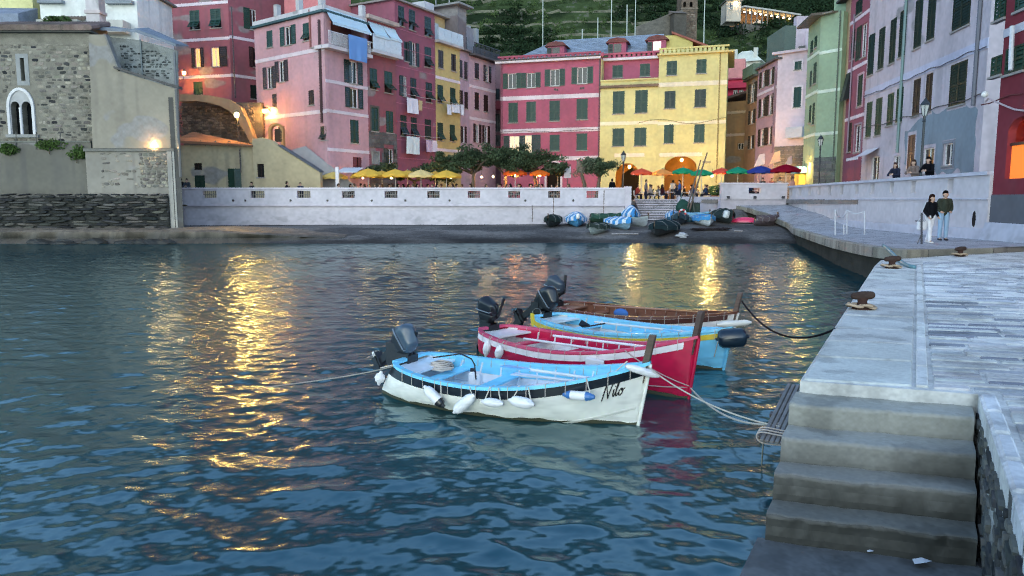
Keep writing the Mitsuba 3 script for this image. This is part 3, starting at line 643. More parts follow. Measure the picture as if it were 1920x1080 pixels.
CENTRAL = b
put('arch_trim', fr1.map(extrude(archh.buffer(.22).difference(archh).intersection(sbox(-5, G0 + .3, 50, 99)), .06)), 'm_plaster', BANDW, 0.2, b)
put('doorway', fr1.box(ar[0] - .8, ar[1] + .1, G0 + .3, ar[3] + .1, -.5, -.45), 'm_matte', (.02, .015, .012), .2, b)
for q in ((415, 560, 970, 531), (415, 743, 970, 722), (700, 893, 965, 886)): band(b, fr1, C4, *q, h=0.42 if q[1] != 560 else 0.42)
zt1_ = top_of(fr2, C4, 1140, 452)
fu = Fac(M1 - fr1.n * 1.6, M2 - fr1.n * 1.6)
wu = [(C4, 1045, 367, 1103, 437, 'c', GREEN), (C4, 1200, 358, 1256, 430, 'c', GREEN)]
hh = [window(b, fu, fu.rect(crp(C4, *x[1:5])), 'c', GREEN) for x in wu]
put('wall', wall_panel(fu, zt1_ - 1.1, zc, hh), 'm_plaster', CRED, 0.06, b)
put('cornice', fr1.box(-.5, fr1.L, zc - .2, zc + .06, -.02, .42), 'm_plaster', S(214, 202, 206), 0.2, b)
put('cornice', fu.box(0, fu.L, zc - .2, zc + .05, -.02, .4), 'm_plaster', S(214, 202, 206), 0.2, b)
put('gutter', tube([fr1.W(-.6, zc + .10, .42), fr1.W(fr1.L, zc + .10, .42)], .09, 6), 'm_paint', S(96, 84, 84), 0.2, b)
n = int((fr1.L + fr2.L) / .5)
for k in range(n):
    s = k * .5; o = (0.05 if s < fr1.L else -1.5)
    put('baluster', fr1.box(s + .08, s + .4, zc + .05, zp - .12, o - .16, o), 'm_plaster', jit(S(176, 92, 110), .08), 0.2, b)
put('parapet_rail', fr1.box(-.3, fr1.L, zp - .119, zp + .04, -.18, .1), 'm_plaster', S(176, 96, 112), 0.2, b); put('parapet_rail', fr1.box(fr1.L + .01, fr1.L + fr2.L, zp - .119, zp + .04, -1.72, -1.42), 'm_plaster', S(176, 96, 112), 0.2, b)
put('parapet_base', fr1.box(-.3, fr1.L + fr2.L, zc - .3, zp - .3, -.3 - 1.5, -.18 - 1.5), 'm_plaster', S(168, 84, 102), 0.2, b)
# slate roof: courses of slates
e0 = fr1.W(.6, zp - .1, -2.0); ridge_z = top_of(Fac(La - fr1.n * 7, Lb - fr1.n * 7), C4, 1000, 212)
Ls = fr1.L + fr2.L
ms = []
for k in range(14):
    t0, t1 = k / 14, (k + 1) / 14 + .012; zr = lambda t: zp - .1 + (ridge_z - zp + .1) * t
    sh = 3.8 * (lambda t: t)(t0); sh1 = 3.8 * t1
    V = np.array([fr1.W(.4 + sh, zr(t0) + .03, -2 - 5 * t0), fr1.W(Ls - .2, zr(t0) + .03, -2 - 5 * t0), fr1.W(Ls - .2, zr(t1), -2 - 5 * t1), fr1.W(.4 + sh1, zr(t1), -2 - 5 * t1)])
    ms.append((V, np.array([[0, 1, 2], [0, 2, 3]])))
V = np.array([fr1.W(.4, zp - .1, -2), fr1.W(.4 + 3.8, ridge_z, -7), fr1.W(.4, zp - .1, -12)]); ms.append((V, np.array([[0, 1, 2]])))
put('roof', join(ms), 'm_stone', S(150, 158, 170), 0.15, b)
for x in (688, 1030, 1250):
    s, z = fr1.px(*crp(C4, x, 288, 0, 0)[:2]); sd = s * 1.035; 
    m = [box((sd - .9, zp + .1, -3.6), (sd + .9, zp + 1.25, -2.35)), hull([(sd + a, zp + zz, o) for a, zz in ((-1.2, 1.25), (1.2, 1.25), (-.8, 1.6), (.8, 1.6), (0, 1.75)) for o in (-4.2, -2.15)])]
    d = put('dormer', fr1.map(m[0]), 'm_plaster', CRED, 0.2, b); put('dormer_roof', fr1.map(m[1]), 'm_stone', S(120, 78, 76), 0.2, d)
    kw = dict(emitter=glow((1, .93, .85), .06)) if x == 1250 else {}
    put('pane', fr1.box(sd - .38, sd + .42, zp + .25, zp + 1.12, -2.34, -2.31), 'm_matte' if kw else 'm_glass', (.5, .5, .5), .1, d, **kw)
    put('shutter', fr1.map(xf(leaf(.5, .9), TR(sd - .95, zp + .22, -2.33))), 'm_paint', DKGREEN, .2, d)
# yellow house
zy = top_of(fr3, C4, 1480, 300); zyp = top_of(fr3, C4, 1480, 266); zt1 = top_of(fr2, C4, 1140, 452)
w2 = [(C4, 1047, 513, 1113, 640, 'c', GREEN), (C4, 1173, 507, 1243, 635, 'c', GREEN), (C4, 1045, 722, 1111, 822, 'c', GREEN), (C4, 1168, 718, 1235, 820, 'c', GREEN)]
w3 = [(C4, 1350, 343, 1408, 423, 'c', GREEN), (C4, 1517, 333, 1574, 412, 'c', GREEN), (C4, 1338, 512, 1399, 610, 'c', DKGREEN), (C4, 1507, 502, 1571, 602, 'c', DKGREEN), (C4, 1335, 700, 1389, 806, 'c', GREEN), (C4, 1505, 693, 1563, 802, 'c', GREEN)]
def arch_hole(fr, c, x0, x1, ypeak, yspring):
    q = fr.rect(crp(c, x0, ypeak, x1, yspring)); s0, s1, zs, zp_ = q; cx, hw, hh_ = (s0 + s1) / 2, (s1 - s0) / 2, zp_ - zs
    return Polygon([(s0, G0 + .25), (s1, G0 + .25)] + [(cx + hw * math.cos(a), zs + hh_ * math.sin(a)) for a in np.linspace(0, math.pi, 17)])
h2 = arch_hole(fr2, C4, 1062, 1195, 918, 985); h3 = arch_hole(fr3, C4, 1338, 1520, 878, 945)
b = building('yellow_townhouse', 'bright yellow house with green shutters and two glowing arches', 'house', [dict(fr=fr2, z0=G0, z1=zt1, wins=w2, holes=[h2]), dict(fr=fr3, z0=G0, z1=zy, wins=w3, holes=[h3])], CYEL, 0.16, 9, None)
for q in ((1300, 480, 1665, 462),): band(b, fr3, C4, *q, h=0.42, col=S(232, 220, 196))
band(b, fr2, C4, 975, 693, 1300, 692, h=.34, col=S(232, 222, 192)); band(b, fr3, C4, 1300, 692, 1665, 688, h=.34, col=S(232, 222, 192))
for fr, q in ((fr2, (1055, 874, 1225, 872)), (fr3, (1310, 873, 1550, 866))): band(b, fr, C4, *q, h=.36, col=S(236, 220, 196), full=False)
put('terrace_parapet', fr2.box(0, fr2.L, zt1 - .02, zt1 + .12, -.25, .18), 'm_plaster', CYEL, .1, b)
put('terrace_floor', fr2.box(0, fr2.L, zt1 - 1.05, zt1 - .95, -1.6, -.28), 'm_plaster', S(140, 110, 100), .1, b)
zl = top_of(fr2, C4, 1140, 486); put('ledge', fr2.box(-.05, fr2.L + .02, zl - .12, zl + .14, -.02, .28), 'm_stone', S(128, 106, 92), .5, b)
put('side_upper_wall', Fac(M2, M2 - fr3.n * 8).box(0.02, 8, zt1 - 1, zy, .01, .05), 'm_plaster', CYEL, .1, b)
put('cornice', fr3.box(-.15, fr3.L + .6, zy - .1, zy + .06, -9, .4), 'm_plaster', S(206, 186, 132), .2, b)
for k in range(int(fr3.L / .42)): put('baluster', fr3.box(.06 + k * .42, .34 + k * .42, zy + .065, zyp - .1, -.1, .06), 'm_plaster', jit(CYEL, .05), .1, b)
put('parapet_rail', fr3.box(0, fr3.L + .1, zyp - .099, zyp + .06, -.16, .12), 'm_plaster', S(206, 192, 130), .1, b)
put('parapet_base', fr3.box(0, fr3.L, zy + .062, zyp - .2, -.5, -.3), 'm_plaster', S(190, 176, 112), .1, b)
pv = [fr3.px(*crp(C4, x, y, 0, 0)[:2]) for x, y in ((1310, 255), (1310, 195), (1390, 190), (1478, 232), (1478, 255))]
put('attic', fr3.map(xf(extrude(Polygon([(p[0] * 1.05, p[1] + (.5 if i in (1, 2, 3) else 0)) for i, p in enumerate(pv)]), 3.0), TR(0, 0, -6.0))), 'm_plaster', S(206, 190, 122), .15, b)
put('attic_roof', fr3.map(hull([(pv[2][0] * 1.05 + a, pv[2][1] + .55 + z, o) for a, z in ((-.5, .1), (3.8, -1.75), (-.5, .3), (3.8, -1.55)) for o in (-6.3, -2.7)])), 'm_stone', S(160, 100, 88), .2, b)
pipe(b, fr2, C4, 975, 330, 975, 1040, r=.06, col=S(90, 70, 74))
wire = [fr3.W(t * fr3.L, top_of(fr3, C4, 1480, 690) + .15 + .25 * math.cos(t * 6.0), .08) for t in np.linspace(-.3, 1, 24)]
put('wall_cable', tube(wire, .03, 5), 'm_paint', S(150, 132, 96), .1, b)
put('street_sign', fr3.box(fr3.L - 2.1, fr3.L - 1.3, top_of(fr3, C4, 1620, 918), top_of(fr3, C4, 1620, 905), .0, .03), 'm_paint', S(150, 140, 110), .1, b)
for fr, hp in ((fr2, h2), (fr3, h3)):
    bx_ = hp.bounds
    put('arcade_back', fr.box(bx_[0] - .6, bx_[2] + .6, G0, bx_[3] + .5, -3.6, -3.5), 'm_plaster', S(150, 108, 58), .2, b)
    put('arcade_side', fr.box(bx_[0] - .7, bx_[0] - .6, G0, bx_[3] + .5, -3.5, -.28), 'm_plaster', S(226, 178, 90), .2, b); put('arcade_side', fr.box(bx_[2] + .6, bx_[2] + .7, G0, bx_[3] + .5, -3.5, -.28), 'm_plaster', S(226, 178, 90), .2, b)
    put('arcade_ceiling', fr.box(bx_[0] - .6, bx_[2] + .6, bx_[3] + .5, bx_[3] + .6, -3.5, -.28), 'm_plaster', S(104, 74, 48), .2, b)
put('arch_door', fr2.map(xf(extrude(Polygon([(h2.bounds[0] + .2, G0), (h2.bounds[0] + 2.3, G0), (h2.bounds[0] + 2.3, 5.4), (h2.bounds[0] + 1.25, 6.1), (h2.bounds[0] + .2, 5.4)]), .05), TR(0, 0, -3.4))), 'm_matte', S(40, 36, 30), .2, b)
pipe(b, fr3, C4, 1652, 300, 1652, 1030, r=.06, col=S(150, 130, 84)); pipe(CENTRAL, fr1, C4, 424, 360, 424, 1040, r=.06, col=S(110, 74, 82))
for q in ((722, 503), (735, 505), (868, 497), (881, 495)):
    s, z = fr1.px(*crp(C4, *q, 0, 0)[:2]); put('wall_vent', fr1.box(s - .1, s + .1, z - .1, z + .1, 0, .03), 'm_paint', S(50, 34, 38), .2, CENTRAL)
put('wall_cable', tube([fr1.W(t * fr1.L, top_of(fr1, C4, 700, 738) + .08 * math.sin(t * 9) + .04 * math.sin(t * 31), .1) for t in np.linspace(0, 1, 30)], .025, 5), 'm_paint', S(120, 84, 92), .1, CENTRAL)
ARCH2, ARCH3 = (fr2, h2.bounds), (fr3, h3.bounds)

# ---- lane to the right of the yellow house
f = Fac(plan(1352, 250, 84), plan(1406, 250, 82)); zo = top_of(f, C5, 180, 570)
b = building('ochre_house', 'ochre house end in the lane behind the yellow house', 'house', [dict(fr=f, z0=G0, z1=zo, wins=[(C5, 190, 805, 222, 840, 'n', DKGREEN)])], S(166, 132, 98), .4, 6, None)
put('band', f.box(0, f.L, top_of(f, C5, 180, 632) - .15, top_of(f, C5, 180, 632) + .15, -.02, .05), 'm_plaster', S(206, 180, 150), .2, b)
put('band', f.box(0, f.L, top_of(f, C5, 180, 758) - .15, top_of(f, C5, 180, 758) + .15, -.02, .05), 'm_plaster', S(196, 170, 150), .2, b)
put('roof', f.map(hull([(-.5, zo, .5), (f.L + .3, zo + .9, .5), (-.5, zo + .25, .5), (f.L + .3, zo + 1.15, .5), (-.5, zo, -6), (f.L + .3, zo + .9, -6), (-.5, zo + .25, -6), (f.L + .3, zo + 1.15, -6)])), 'm_stone', S(110, 92, 88), .4, b)
f = Fac(plan(1352, 160, 92), plan(1402, 160, 91)); zo = top_of(f, C5, 180, 448)
b = building('rose_back_house', 'rose pink house with a balcony far up the lane', 'house', [dict(fr=f, z0=G0, z1=zo, wins=[(C5, 165, 505, 190, 532, 'n', DKGREEN), (C5, 196, 505, 222, 532, 'n', DKGREEN)])], S(196, 70, 92), .2, 6, 'flat', S(160, 80, 92))
put('balcony', f.box(0, f.L, top_of(f, C5, 180, 500), top_of(f, C5, 180, 470), 0, .9), 'm_plaster', S(190, 66, 86), .2, b)
put('attic', f.box(.4, f.L - .4, zo + .2, zo + 2.6, -5, -1), 'm_plaster', S(206, 140, 136), .2, b)
f = Fac(plan(1366, 110, 104), plan(1424, 110, 102)); zo = top_of(f, C5, 220, 350)
b = building('white_back_house', 'cream house with a pale hipped roof high up the lane', 'house', [dict(fr=f, z0=G0, z1=zo)], S(214, 210, 192), .3, 6, None)
put('roof', f.map(hull([(-.4, zo, .4), (f.L + .4, zo, .4), (-.4, zo, -6), (f.L + .4, zo, -6), (f.L * .3, zo + 1.9, -2.5), (f.L * .62, zo + 1.9, -2.5)])), 'm_plaster', S(216, 214, 196), .2, b)
for s in (.12, .78): put('chimney', f.box(f.L * s, f.L * s + .5, zo + .3, zo + 1.9, -1, -.5), 'm_plaster', S(200, 196, 184), .3, b)
# mauve lane house, brown lane house, pale pink corner house
Qa, Qb = plan(1455, 200, 68), plan(1514, 200, 66); Qm = hit_line(1419, 200, Qa, np.array([0.02, 1])); Qn = hit_line(1398, 200, Qa, np.array([0.02, 1]))
f = Fac(Qn, Qm); z1 = top_of(f, C5, 270, 445)
b = building('brown_lane_house', 'brownish house front receding up the lane', 'house', [dict(fr=f, z0=G0, z1=z1, wins=[(C5, 250, 470, 298, 575, 'o', BROWN), (C5, 252, 620, 290, 695, 'o', BROWN), (C5, 250, 765, 282, 835, 'o', BROWN)])], S(150, 118, 96), .4, 6, 'flat', S(104, 100, 98))
put('roof_terrace', f.box(.2, f.L, z1 + .17, z1 + 1.2, -4, .5), 'm_paint', S(92, 112, 100), .3, b)
f = Fac(Qm, Qa); z2 = top_of(f, C5, 350, 372); MAU = S(174, 142, 152)
w = [(C5, 314, 403, 356, 490, 'o', BROWN), (C5, 359, 386, 397, 475, 'o', BROWN), (C5, 310, 555, 352, 655, 'o', BROWN), (C5, 353, 532, 397, 645, 'o', BROWN), (C5, 306, 725, 350, 820, 'o', BROWN), (C5, 352, 715, 388, 812, 'o', BROWN)]
b = building('mauve_lane_house', 'mauve house with rows of dark shutters along the lane', 'house', [dict(fr=f, z0=G0, z1=z2, wins=w)], MAU, .15, 6, 'flat', S(96, 90, 92))
put('roof_terrace', f.box(.5, f.L - .3, z2 + .17, z2 + 3.0, -5, -.6), 'm_paint', S(96, 110, 104), .3, b)
put('chimney', f.box(f.L - 1.0, f.L - .2, z2 + .17, z2 + 3.8, -3, -1.6), 'm_plaster', S(206, 190, 200), .2, b)
band(b, f, C5, 300, 525, 400, 505, h=.25)
f = Fac(Qa, Qb); z3 = top_of(f, C5, 480, 300); PAL = S(204, 188, 197)
b = building('pale_pink_house', 'pale pink house end with two green windows and stone footing', 'house', [dict(fr=f, z0=G0, z1=z3, wins=[(C5, 511, 345, 549, 392, 'c', GREEN, dict(trim=S(214, 204, 210))), (C5, 505, 490, 547, 603, 'c', GREEN, dict(trim=S(214, 204, 210)))])], PAL, .1, 6, 'in')
put('cornice', f.box(-.4, f.L, z3, z3 + .22, -.3, .35), 'm_plaster', S(204, 188, 196), .2, b)
zf = top_of(f, C5, 480, 822)
z = G0
while z < zf:
    h = R.uniform(.25, .4); s = 0.02
    while s < f.L - .05:
        e = min(f.L - .02, s + R.uniform(.35, .7)); put('footing_stone', f.box(s, e - .02, z, z + h - .02, -.02, R.uniform(.03, .07)), 'm_stone', jit(S(116, 108, 104), .15), .5, b); s = e
    z += h
fa = Fac(Qa - f.n * 1.5 + f.ex * 0.4, Qb - f.n * 1.5); za = top_of(fa, C5, 560, 180)
put('attic', fa.box(fa.L * .55, fa.L, z3 + .2, za, -3, 0), 'm_plaster', PAL, .15, b); put('attic', fa.box(0, fa.L * .56, z3 + .2, za - 1.4, -3, -.3), 'm_plaster', S(200, 180, 190), .2, b)
put('attic_window', fa.box(fa.L * .36, fa.L * .54, z3 + .3, za - 1.6, -.3, -.24), 'm_paint', S(40, 46, 46), .2, b)
put('attic_roof', fa.box(-.3, fa.L * .57, za - 1.39, za - 1.2, -3, .1), 'm_stone', S(110, 106, 104), .3, b)
put('balcony', f.box(f.L - 1.5, f.L, top_of(f, C5, 570, 775), top_of(f, C5, 570, 715), 0, .9), 'm_paint', S(176, 176, 184), .2, b)
pipe(b, f, C5, 404, 390, 402, 860, r=.06, col=S(120, 92, 104))

# ---- green house
Ga, Gb = plan(1534, 150, 60.5), plan(1576, 150, 58.8); Gl = hit_line(1512, 150, Ga, np.array([0.14, 1]))
fs, ff = Fac(Gl, Ga), Fac(Ga, Gb); zg = top_of(ff, C5, 660, 92); GRN = S(152, 170, 142)
w = [(C5, 600, 230, 614, 300, 'c', GREEN), (C5, 622, 205, 636, 268, 'c', GREEN), (C5, 596, 400, 606, 490, 'c', GREEN), (C5, 616, 355, 632, 470, 'c', GREEN), (C5, 592, 595, 603, 690, 'c', GREEN), (C5, 610, 580, 622, 700, 'c', GREEN)]
b = building('green_house', 'pale green corner house with deep eave and rough stone base', 'house', [dict(fr=fs, z0=G0, z1=zg, wins=w), dict(fr=ff, z0=G0, z1=zg)], GRN, .12, 6, None)
for x in ((640, 292, 770, 288), (640, 512, 768, 508), (640, 752, 760, 748)):
    band(b, ff, C5, *x, h=.24, col=S(206, 216, 200)); z = ff.px(*crp(C5, x[0], x[1], 0, 0)[:2])[1]; put('band', fs.box(0, fs.L, z - .12, z + .12, -.02, .035), 'm_plaster', S(206, 216, 200), .2, b)
put('eave', fs.map(hull([(s, zg + z, o) for s in (-.3, fs.L + .6) for z, o in ((0, -.3), (.22, -.3), (-.05, .9), (.12, .9))])), 'm_wood', S(96, 88, 80), .3, b)
put('eave', ff.map(hull([(s, zg + z, o) for s in (-.2, 1.3) for z, o in ((0.01, -.3), (.2, -.3), (.0, .45), (.12, .45))])), 'm_wood', S(120, 112, 100), .3, b)
ft = Fac(Ga - ff.n * 1.2 + ff.ex * .25, Gb - ff.n * 1.2); put('upper_storey', ft.box(0, ft.L, zg - .5, zg + 5.5, -5, 0), 'm_plaster', GRN, .12, b)
zf = top_of(ff, C5, 690, 890); z = G0
while z < zf:
    h = R.uniform(.22, .36); s = 0.02
    while s < ff.L - .05:
        e = min(ff.L - .02, s + R.uniform(.3, .7)); put('base_stone', ff.box(s, e - .02, z, z + h - .02, -.02, R.uniform(.03, .09)), 'm_stone', jit(S(112, 112, 108), .2), .5, b); s = e
    z += h
pipe(b, ff, C5, 772, 60, 765, 900, r=.05, col=S(80, 90, 80))

# ---- right row facing the lane: slim ochre strip, red narrow house, lilac house, dark red restaurant
RD = np.array([25.0 - 22.6, 52.7 - 35.6]); RP = np.array([22.6, 35.6])
rr = lambda u, v: hit_line(u, v, RP, RD)
Na, Nb, Nc = rr(1577, 200), rr(1586, 200), rr(1621, 200)
f = Fac(Na, Nb); b = building('ochre_strip_house', 'slim ochre house strip with hanging cables beside the green house', 'house', [dict(fr=f, z0=G0, z1=top_of(f, C6, 215, 30))], S(186, 160, 128), .5, 5, 'flat', S(90, 86, 84), .6)
pipe(b, f, C6, 222, 90, 218, 660, r=.05); pipe(b, f, C6, 236, 90, 232, 660, r=.04)
f = Fac(Nb, Nc)
w = [(C6, 285, 108, 325, 245, 'L', DKGREEN), (C6, 262, 130, 276, 250, 'c', DKGREEN), (C6, 290, 318, 310, 445, 'c', DKGREEN, dict(trim=S(190, 160, 168))), (C6, 248, 520, 262, 640, 'c', BROWN), (C6, 276, 528, 302, 640, 'n', BROWN, dict(trim=S(150, 130, 140))), (C6, 282, 0, 308, 60, 'c', DKGREEN)]
b = building('narrow_red_house', 'narrow crimson house with pale bands beside the lilac house', 'house', [dict(fr=f, z0=G0, z1=26, wins=w)], S(150, 92, 104), .4, 6, None)
for x in ((240, 310, 325, 258), (238, 512, 318, 476), (240, 110, 325, 60)): band(b, f, C6, *x, h=.25)
pipe(b, f, C6, 280, 60, 275, 640, r=.06, col=S(130, 110, 124))
s, z = f.px(*crp(C6, 240, 420, 0, 0)[:2]); put('shutter_box', f.map(hull([(max(0, s), z, .0), (s + .9, z, 0), (max(0, s), z - .2, .5), (s + .9, z - .2, .5), (max(0, s), z + 1.9, 0), (s + .9, z + 1.9, 0), (max(0, s), z + 1.9, .1), (s + .9, z + 1.9, .1)])), 'm_paint', S(34, 38, 40), .2, b)
Nd = rr(1841, 250); f = Fac(Nc, Nd)
LIL = S(198, 184, 189)
w = [(C6, 333, 150, 358, 315, 'c', DKGREEN), (C6, 377, 120, 401, 290, 'c', DKGREEN), (C6, 425, 82, 449, 265, 'c', DKGREEN), (C6, 465, 45, 493, 237, 'c', DKGREEN), (C6, 530, 0, 560, 200, 'c', DKGREEN), (C6, 585, -40, 617, 165, 'c', DKGREEN), (C6, 693, -70, 766, 115, 'c', DKGREEN),
     (C6, 325, 432, 347, 578, 'c', GREEN), (C6, 364, 415, 389, 570, 'c', GREEN), (C6, 414, 395, 439, 528, 'c', GREEN), (C6, 452, 372, 479, 515, 'c', GREEN), (C6, 523, 335, 551, 487, 'c', BROWN), (C6, 576, 312, 602, 470, 'c', BROWN), (C6, 678, 265, 747, 442, 'c', DKGREEN),
     (C6, 500, 570, 528, 720, 'c', S(92, 60, 56)), (C6, 562, 625, 608, 730, 'n', BROWN), (C6, 650, 605, 691, 697, 'n', BROWN, dict(trim=S(140, 140, 148))), (C6, 440, 657, 466, 720, 'n', BROWN), (C6, 345, 660, 378, 760, 'n', S(60, 50, 50))]
b = building('lilac_house', 'long lilac house with green shutters and worn grey render below', 'house', [dict(fr=f, z0=G0, z1=30, wins=w)], LIL, .42, 8, 'in')
band(b, f, C6, 330, 392, 812, 196, h=.5, col=S(196, 192, 208))
pipe(b, f, C6, 500, 0, 484, 640, r=.09, col=S(110, 136, 134)); pipe(b, f, C6, 815, 0, 800, 440, r=.1, col=S(110, 110, 120))
g = f.rect(crp(C6, 555, 470, 790, 705)); zq = [f.px(*crp(C6, x, y, 0, 0)[:2]) for x, y in ((490, 560), (560, 500), (640, 470), (700, 440), (790, 460), (770, 720), (560, 720), (490, 700))]
pg = Polygon([(s, z) for s, z in zq]).buffer(.35).buffer(-.25).segmentize(.22); pg = Polygon([(x + .5 * (meshkit.fbm(np.array([x * 1.3, y * 1.3, 0.]), 3) - .5), y + .7 * (meshkit.fbm(np.array([x * 1.3, y * 1.3, 5.]), 3) - .5)) for x, y in pg.exterior.coords]).buffer(0)
hl = [sbox(*(lambda r_: (r_[0] - .2, r_[2] - .2, r_[1] + .2, r_[3] + .2))(f.rect(crp(C6, *x[1:5])))) for x in w]
put('grey_render', f.map(xf(extrude(pg.difference(shapely.union_all(hl)), .02), TR(0, 0, -.004))), 'm_plaster', S(140, 148, 156), .4, b)
cab = [f.W(t * f.L, top_of(f, C6, 560, 470) + .05 * math.sin(t * 19) - .10 * math.sin(t * 3.1) + .03 * math.sin(t * 47), .1) for t in np.linspace(0, 1, 40)]
put('wall_cable', tube(cab, .03, 5), 'm_paint', S(70, 66, 74), .1, b)
cab = [f.W(t * f.L, top_of(f, C6, 560, 310) + .04 * math.sin(t * 23) + .03 * math.sin(t * 51), .1) for t in np.linspace(0, 1, 40)]
put('wall_cable', tube(cab, .025, 5), 'm_paint', S(80, 74, 84), .1, b)
q = f.rect(crp(C6, 325, 640, 372, 665)); awning(b, f, q[0], q[1] + .4, q[3] + .2, q[2], 1.3, S(206, 200, 204))
# dark red restaurant at the near end
Xa = WB + np.array([0.12, 0.0]); Xb = Xa + (WB - WA) / np.linalg.norm(WB - WA) * 13
f = Fac(Xa, Xb); ZB = 1.75
q = f.rect(crp(C6, 918, 492, 1030, 752)); cx, hw = (q[0] + q[1]) / 2, (q[1] - q[0]) / 2
hole = Polygon([(q[0], q[2]), (q[1], q[2])] + [(cx + hw * math.cos(a), q[3] - hw * .62 + hw * .62 * math.sin(a)) for a in np.linspace(0, math.pi, 21)])
w = [(C6, 868, -12, 912, 80, 'c', GREEN), (C6, 912, 195, 992, 305, 'c', GREEN), (C6, 852, 237, 896, 318, 'c', GREEN), (C6, 955, -30, 1000, 40, 'c', GREEN)]
b = building('dark_red_restaurant', 'dark red house at the near end with an orange lit arched window', 'house', [dict(fr=f, z0=ZB, z1=22, wins=w, holes=[hole])], S(124, 58, 66), .22, 3.2, 'in')
band(b, f, C6, 828, 180, 990, 105, h=.3, col=S(190, 186, 194))
zpl = top_of(f, C6, 836, 822); put('plinth', f.box(.02, f.L, ZB - .3, zpl, .0, .04), 'm_plaster', S(104, 104, 110), .3, b)
put('arch_room', join([f.box(q[0] - .8, q[1] + .8, q[2] - .6, q[3] + .6, -2.6, -2.5), f.box(q[0] - .85, q[0] - .8, q[2] - .6, q[3] + .6, -2.5, -.28), f.box(q[1] + .8, q[1] + .85, q[2] - .6, q[3] + .6, -2.5, -.28), f.box(q[0] - .8, q[1] + .8, q[3] + .55, q[3] + .6, -2.5, -.28), f.box(q[0] - .8, q[1] + .8, q[2] - .65, q[2] - .6, -2.5, -.28)]), 'm_plaster', S(232, 150, 90), .1, b)
zm = top_of(f, C6, 950, 606)
put('window_bar', f.box(q[0], q[1], zm - .05, zm + .05, -.2, -.1), 'm_paint', S(70, 50, 44), .2, b)
put('orange_blind', f.box(q[0], q[1], q[2], zm - .052, -.19, -.17), 'm_matte', (.75, .17, .04), .1, b, emitter=glow((1, .20, .03), .075))
put('room_lamp', ball(f.W(cx, zm + .9, -.9), .14, 1), 'm_matte', (.5, .5, .5), .1, b, emitter=glow((1, .66, .36), 4.5))
put('flue_pipe', tube([f.W(*f.px(*crp(C6, 965, 295, 0, 0)[:2]), .25), f.W(f.px(*crp(C6, 965, 200, 0, 0)[:2])[0], f.px(*crp(C6, 965, 112, 0, 0)[:2])[1], .25)], .08, 8), 'm_paint', S(196, 196, 202), .1, b)
pp = [f.px(*crp(C6, x, y, 0, 0)[:2]) for x, y in ((836, 430), (850, 415), (870, 425), (905, 440), (960, 462), (1010, 468))]
put('wall_cable', tube([f.W(s, z, .08) for s, z in pp], .035, 5), 'm_paint', S(176, 160, 164), .1, b)
put('wall_lamp', ball(f.W(pp[1][0], pp[1][1] + .15, .22), .13, 1), 'm_gloss', S(226, 222, 216), .1, b)
pp = [f.px(*crp(C6, x, y, 0, 0)[:2]) for x, y in ((815, 442), (850, 436), (900, 415), (940, 400), (990, 396))]
put('wall_cable', tube([f.W(s, z, .05) for s, z in pp], .025, 5), 'm_paint', S(90, 40, 46), .1, b)
# ================================================================ CHURCH, LEDGE, WALLS, LOW HOUSE
def stones(b, fr, s0, s1, z0, z1, lmin, lmax, hmin, hmax, cols, name, limit, avoid=None, proud=(.02, .07), stuff='rubble_stone', wear=.6, keep=0.0, inside=None):
    """rubble courses: the largest as parts, the rest joined"""
    items = []; z = z0
    while z < z1 - .05:
        h = min(R.uniform(hmin, hmax), z1 - z); s = s0 - R.uniform(0, lmax)
        while s < s1:
            l = R.uniform(lmin, lmax); a, e = max(s, s0) + .008, min(s + l, s1) - .008
            if e - a > .06 and R.random() >= keep:
                dz = [R.uniform(-.03, .03) * h * 4 for _ in range(2)]
                r = sbox(a, z, e, z + h)
                if (avoid is None or not avoid.intersects(r)) and (inside is None or inside.contains(r)):
                    o = R.uniform(*proud); c = .14 * h
                    m_ = R.randint(6, 8); cx_, cz_ = (a + e) / 2, z + h / 2; g_ = [(q + R.uniform(-.3, .3)) * 2 * math.pi / m_ for q in range(m_)]
                    rim = [((e - a) / 2 * np.sign(math.cos(t)) * abs(math.cos(t)) ** .55 * R.uniform(.86, 1.04), h / 2 * np.sign(math.sin(t)) * abs(math.sin(t)) ** .55 * R.uniform(.8, 1.04)) for t in g_]
                    tl = R.uniform(-.12, .12)
                    rim = [(x_, y_ + tl * x_) for x_, y_ in rim]
                    pts = [(cx_ + x_, cz_ + y_, -.04) for x_, y_ in rim] + [(cx_ + x_ * .82, cz_ + y_ * .78, o * R.uniform(.55, 1)) for x_, y_ in rim]
                    items.append((l * h, fr.map(hull(pts)), jit(R.choice(cols), .16)))
            s += l
        z += h
    items.sort(key=lambda t: -t[0])
    for _, m, c in items[:limit]: put(name, m, 'm_stone', c, wear, b)
    rest = items[limit:]
    for k in range(4):
        sub = rest[k::4]
        if sub: put(stuff, join([m for _, m, _ in sub]), 'm_stone', cols[k % len(cols)], wear, b, kind='stuff')

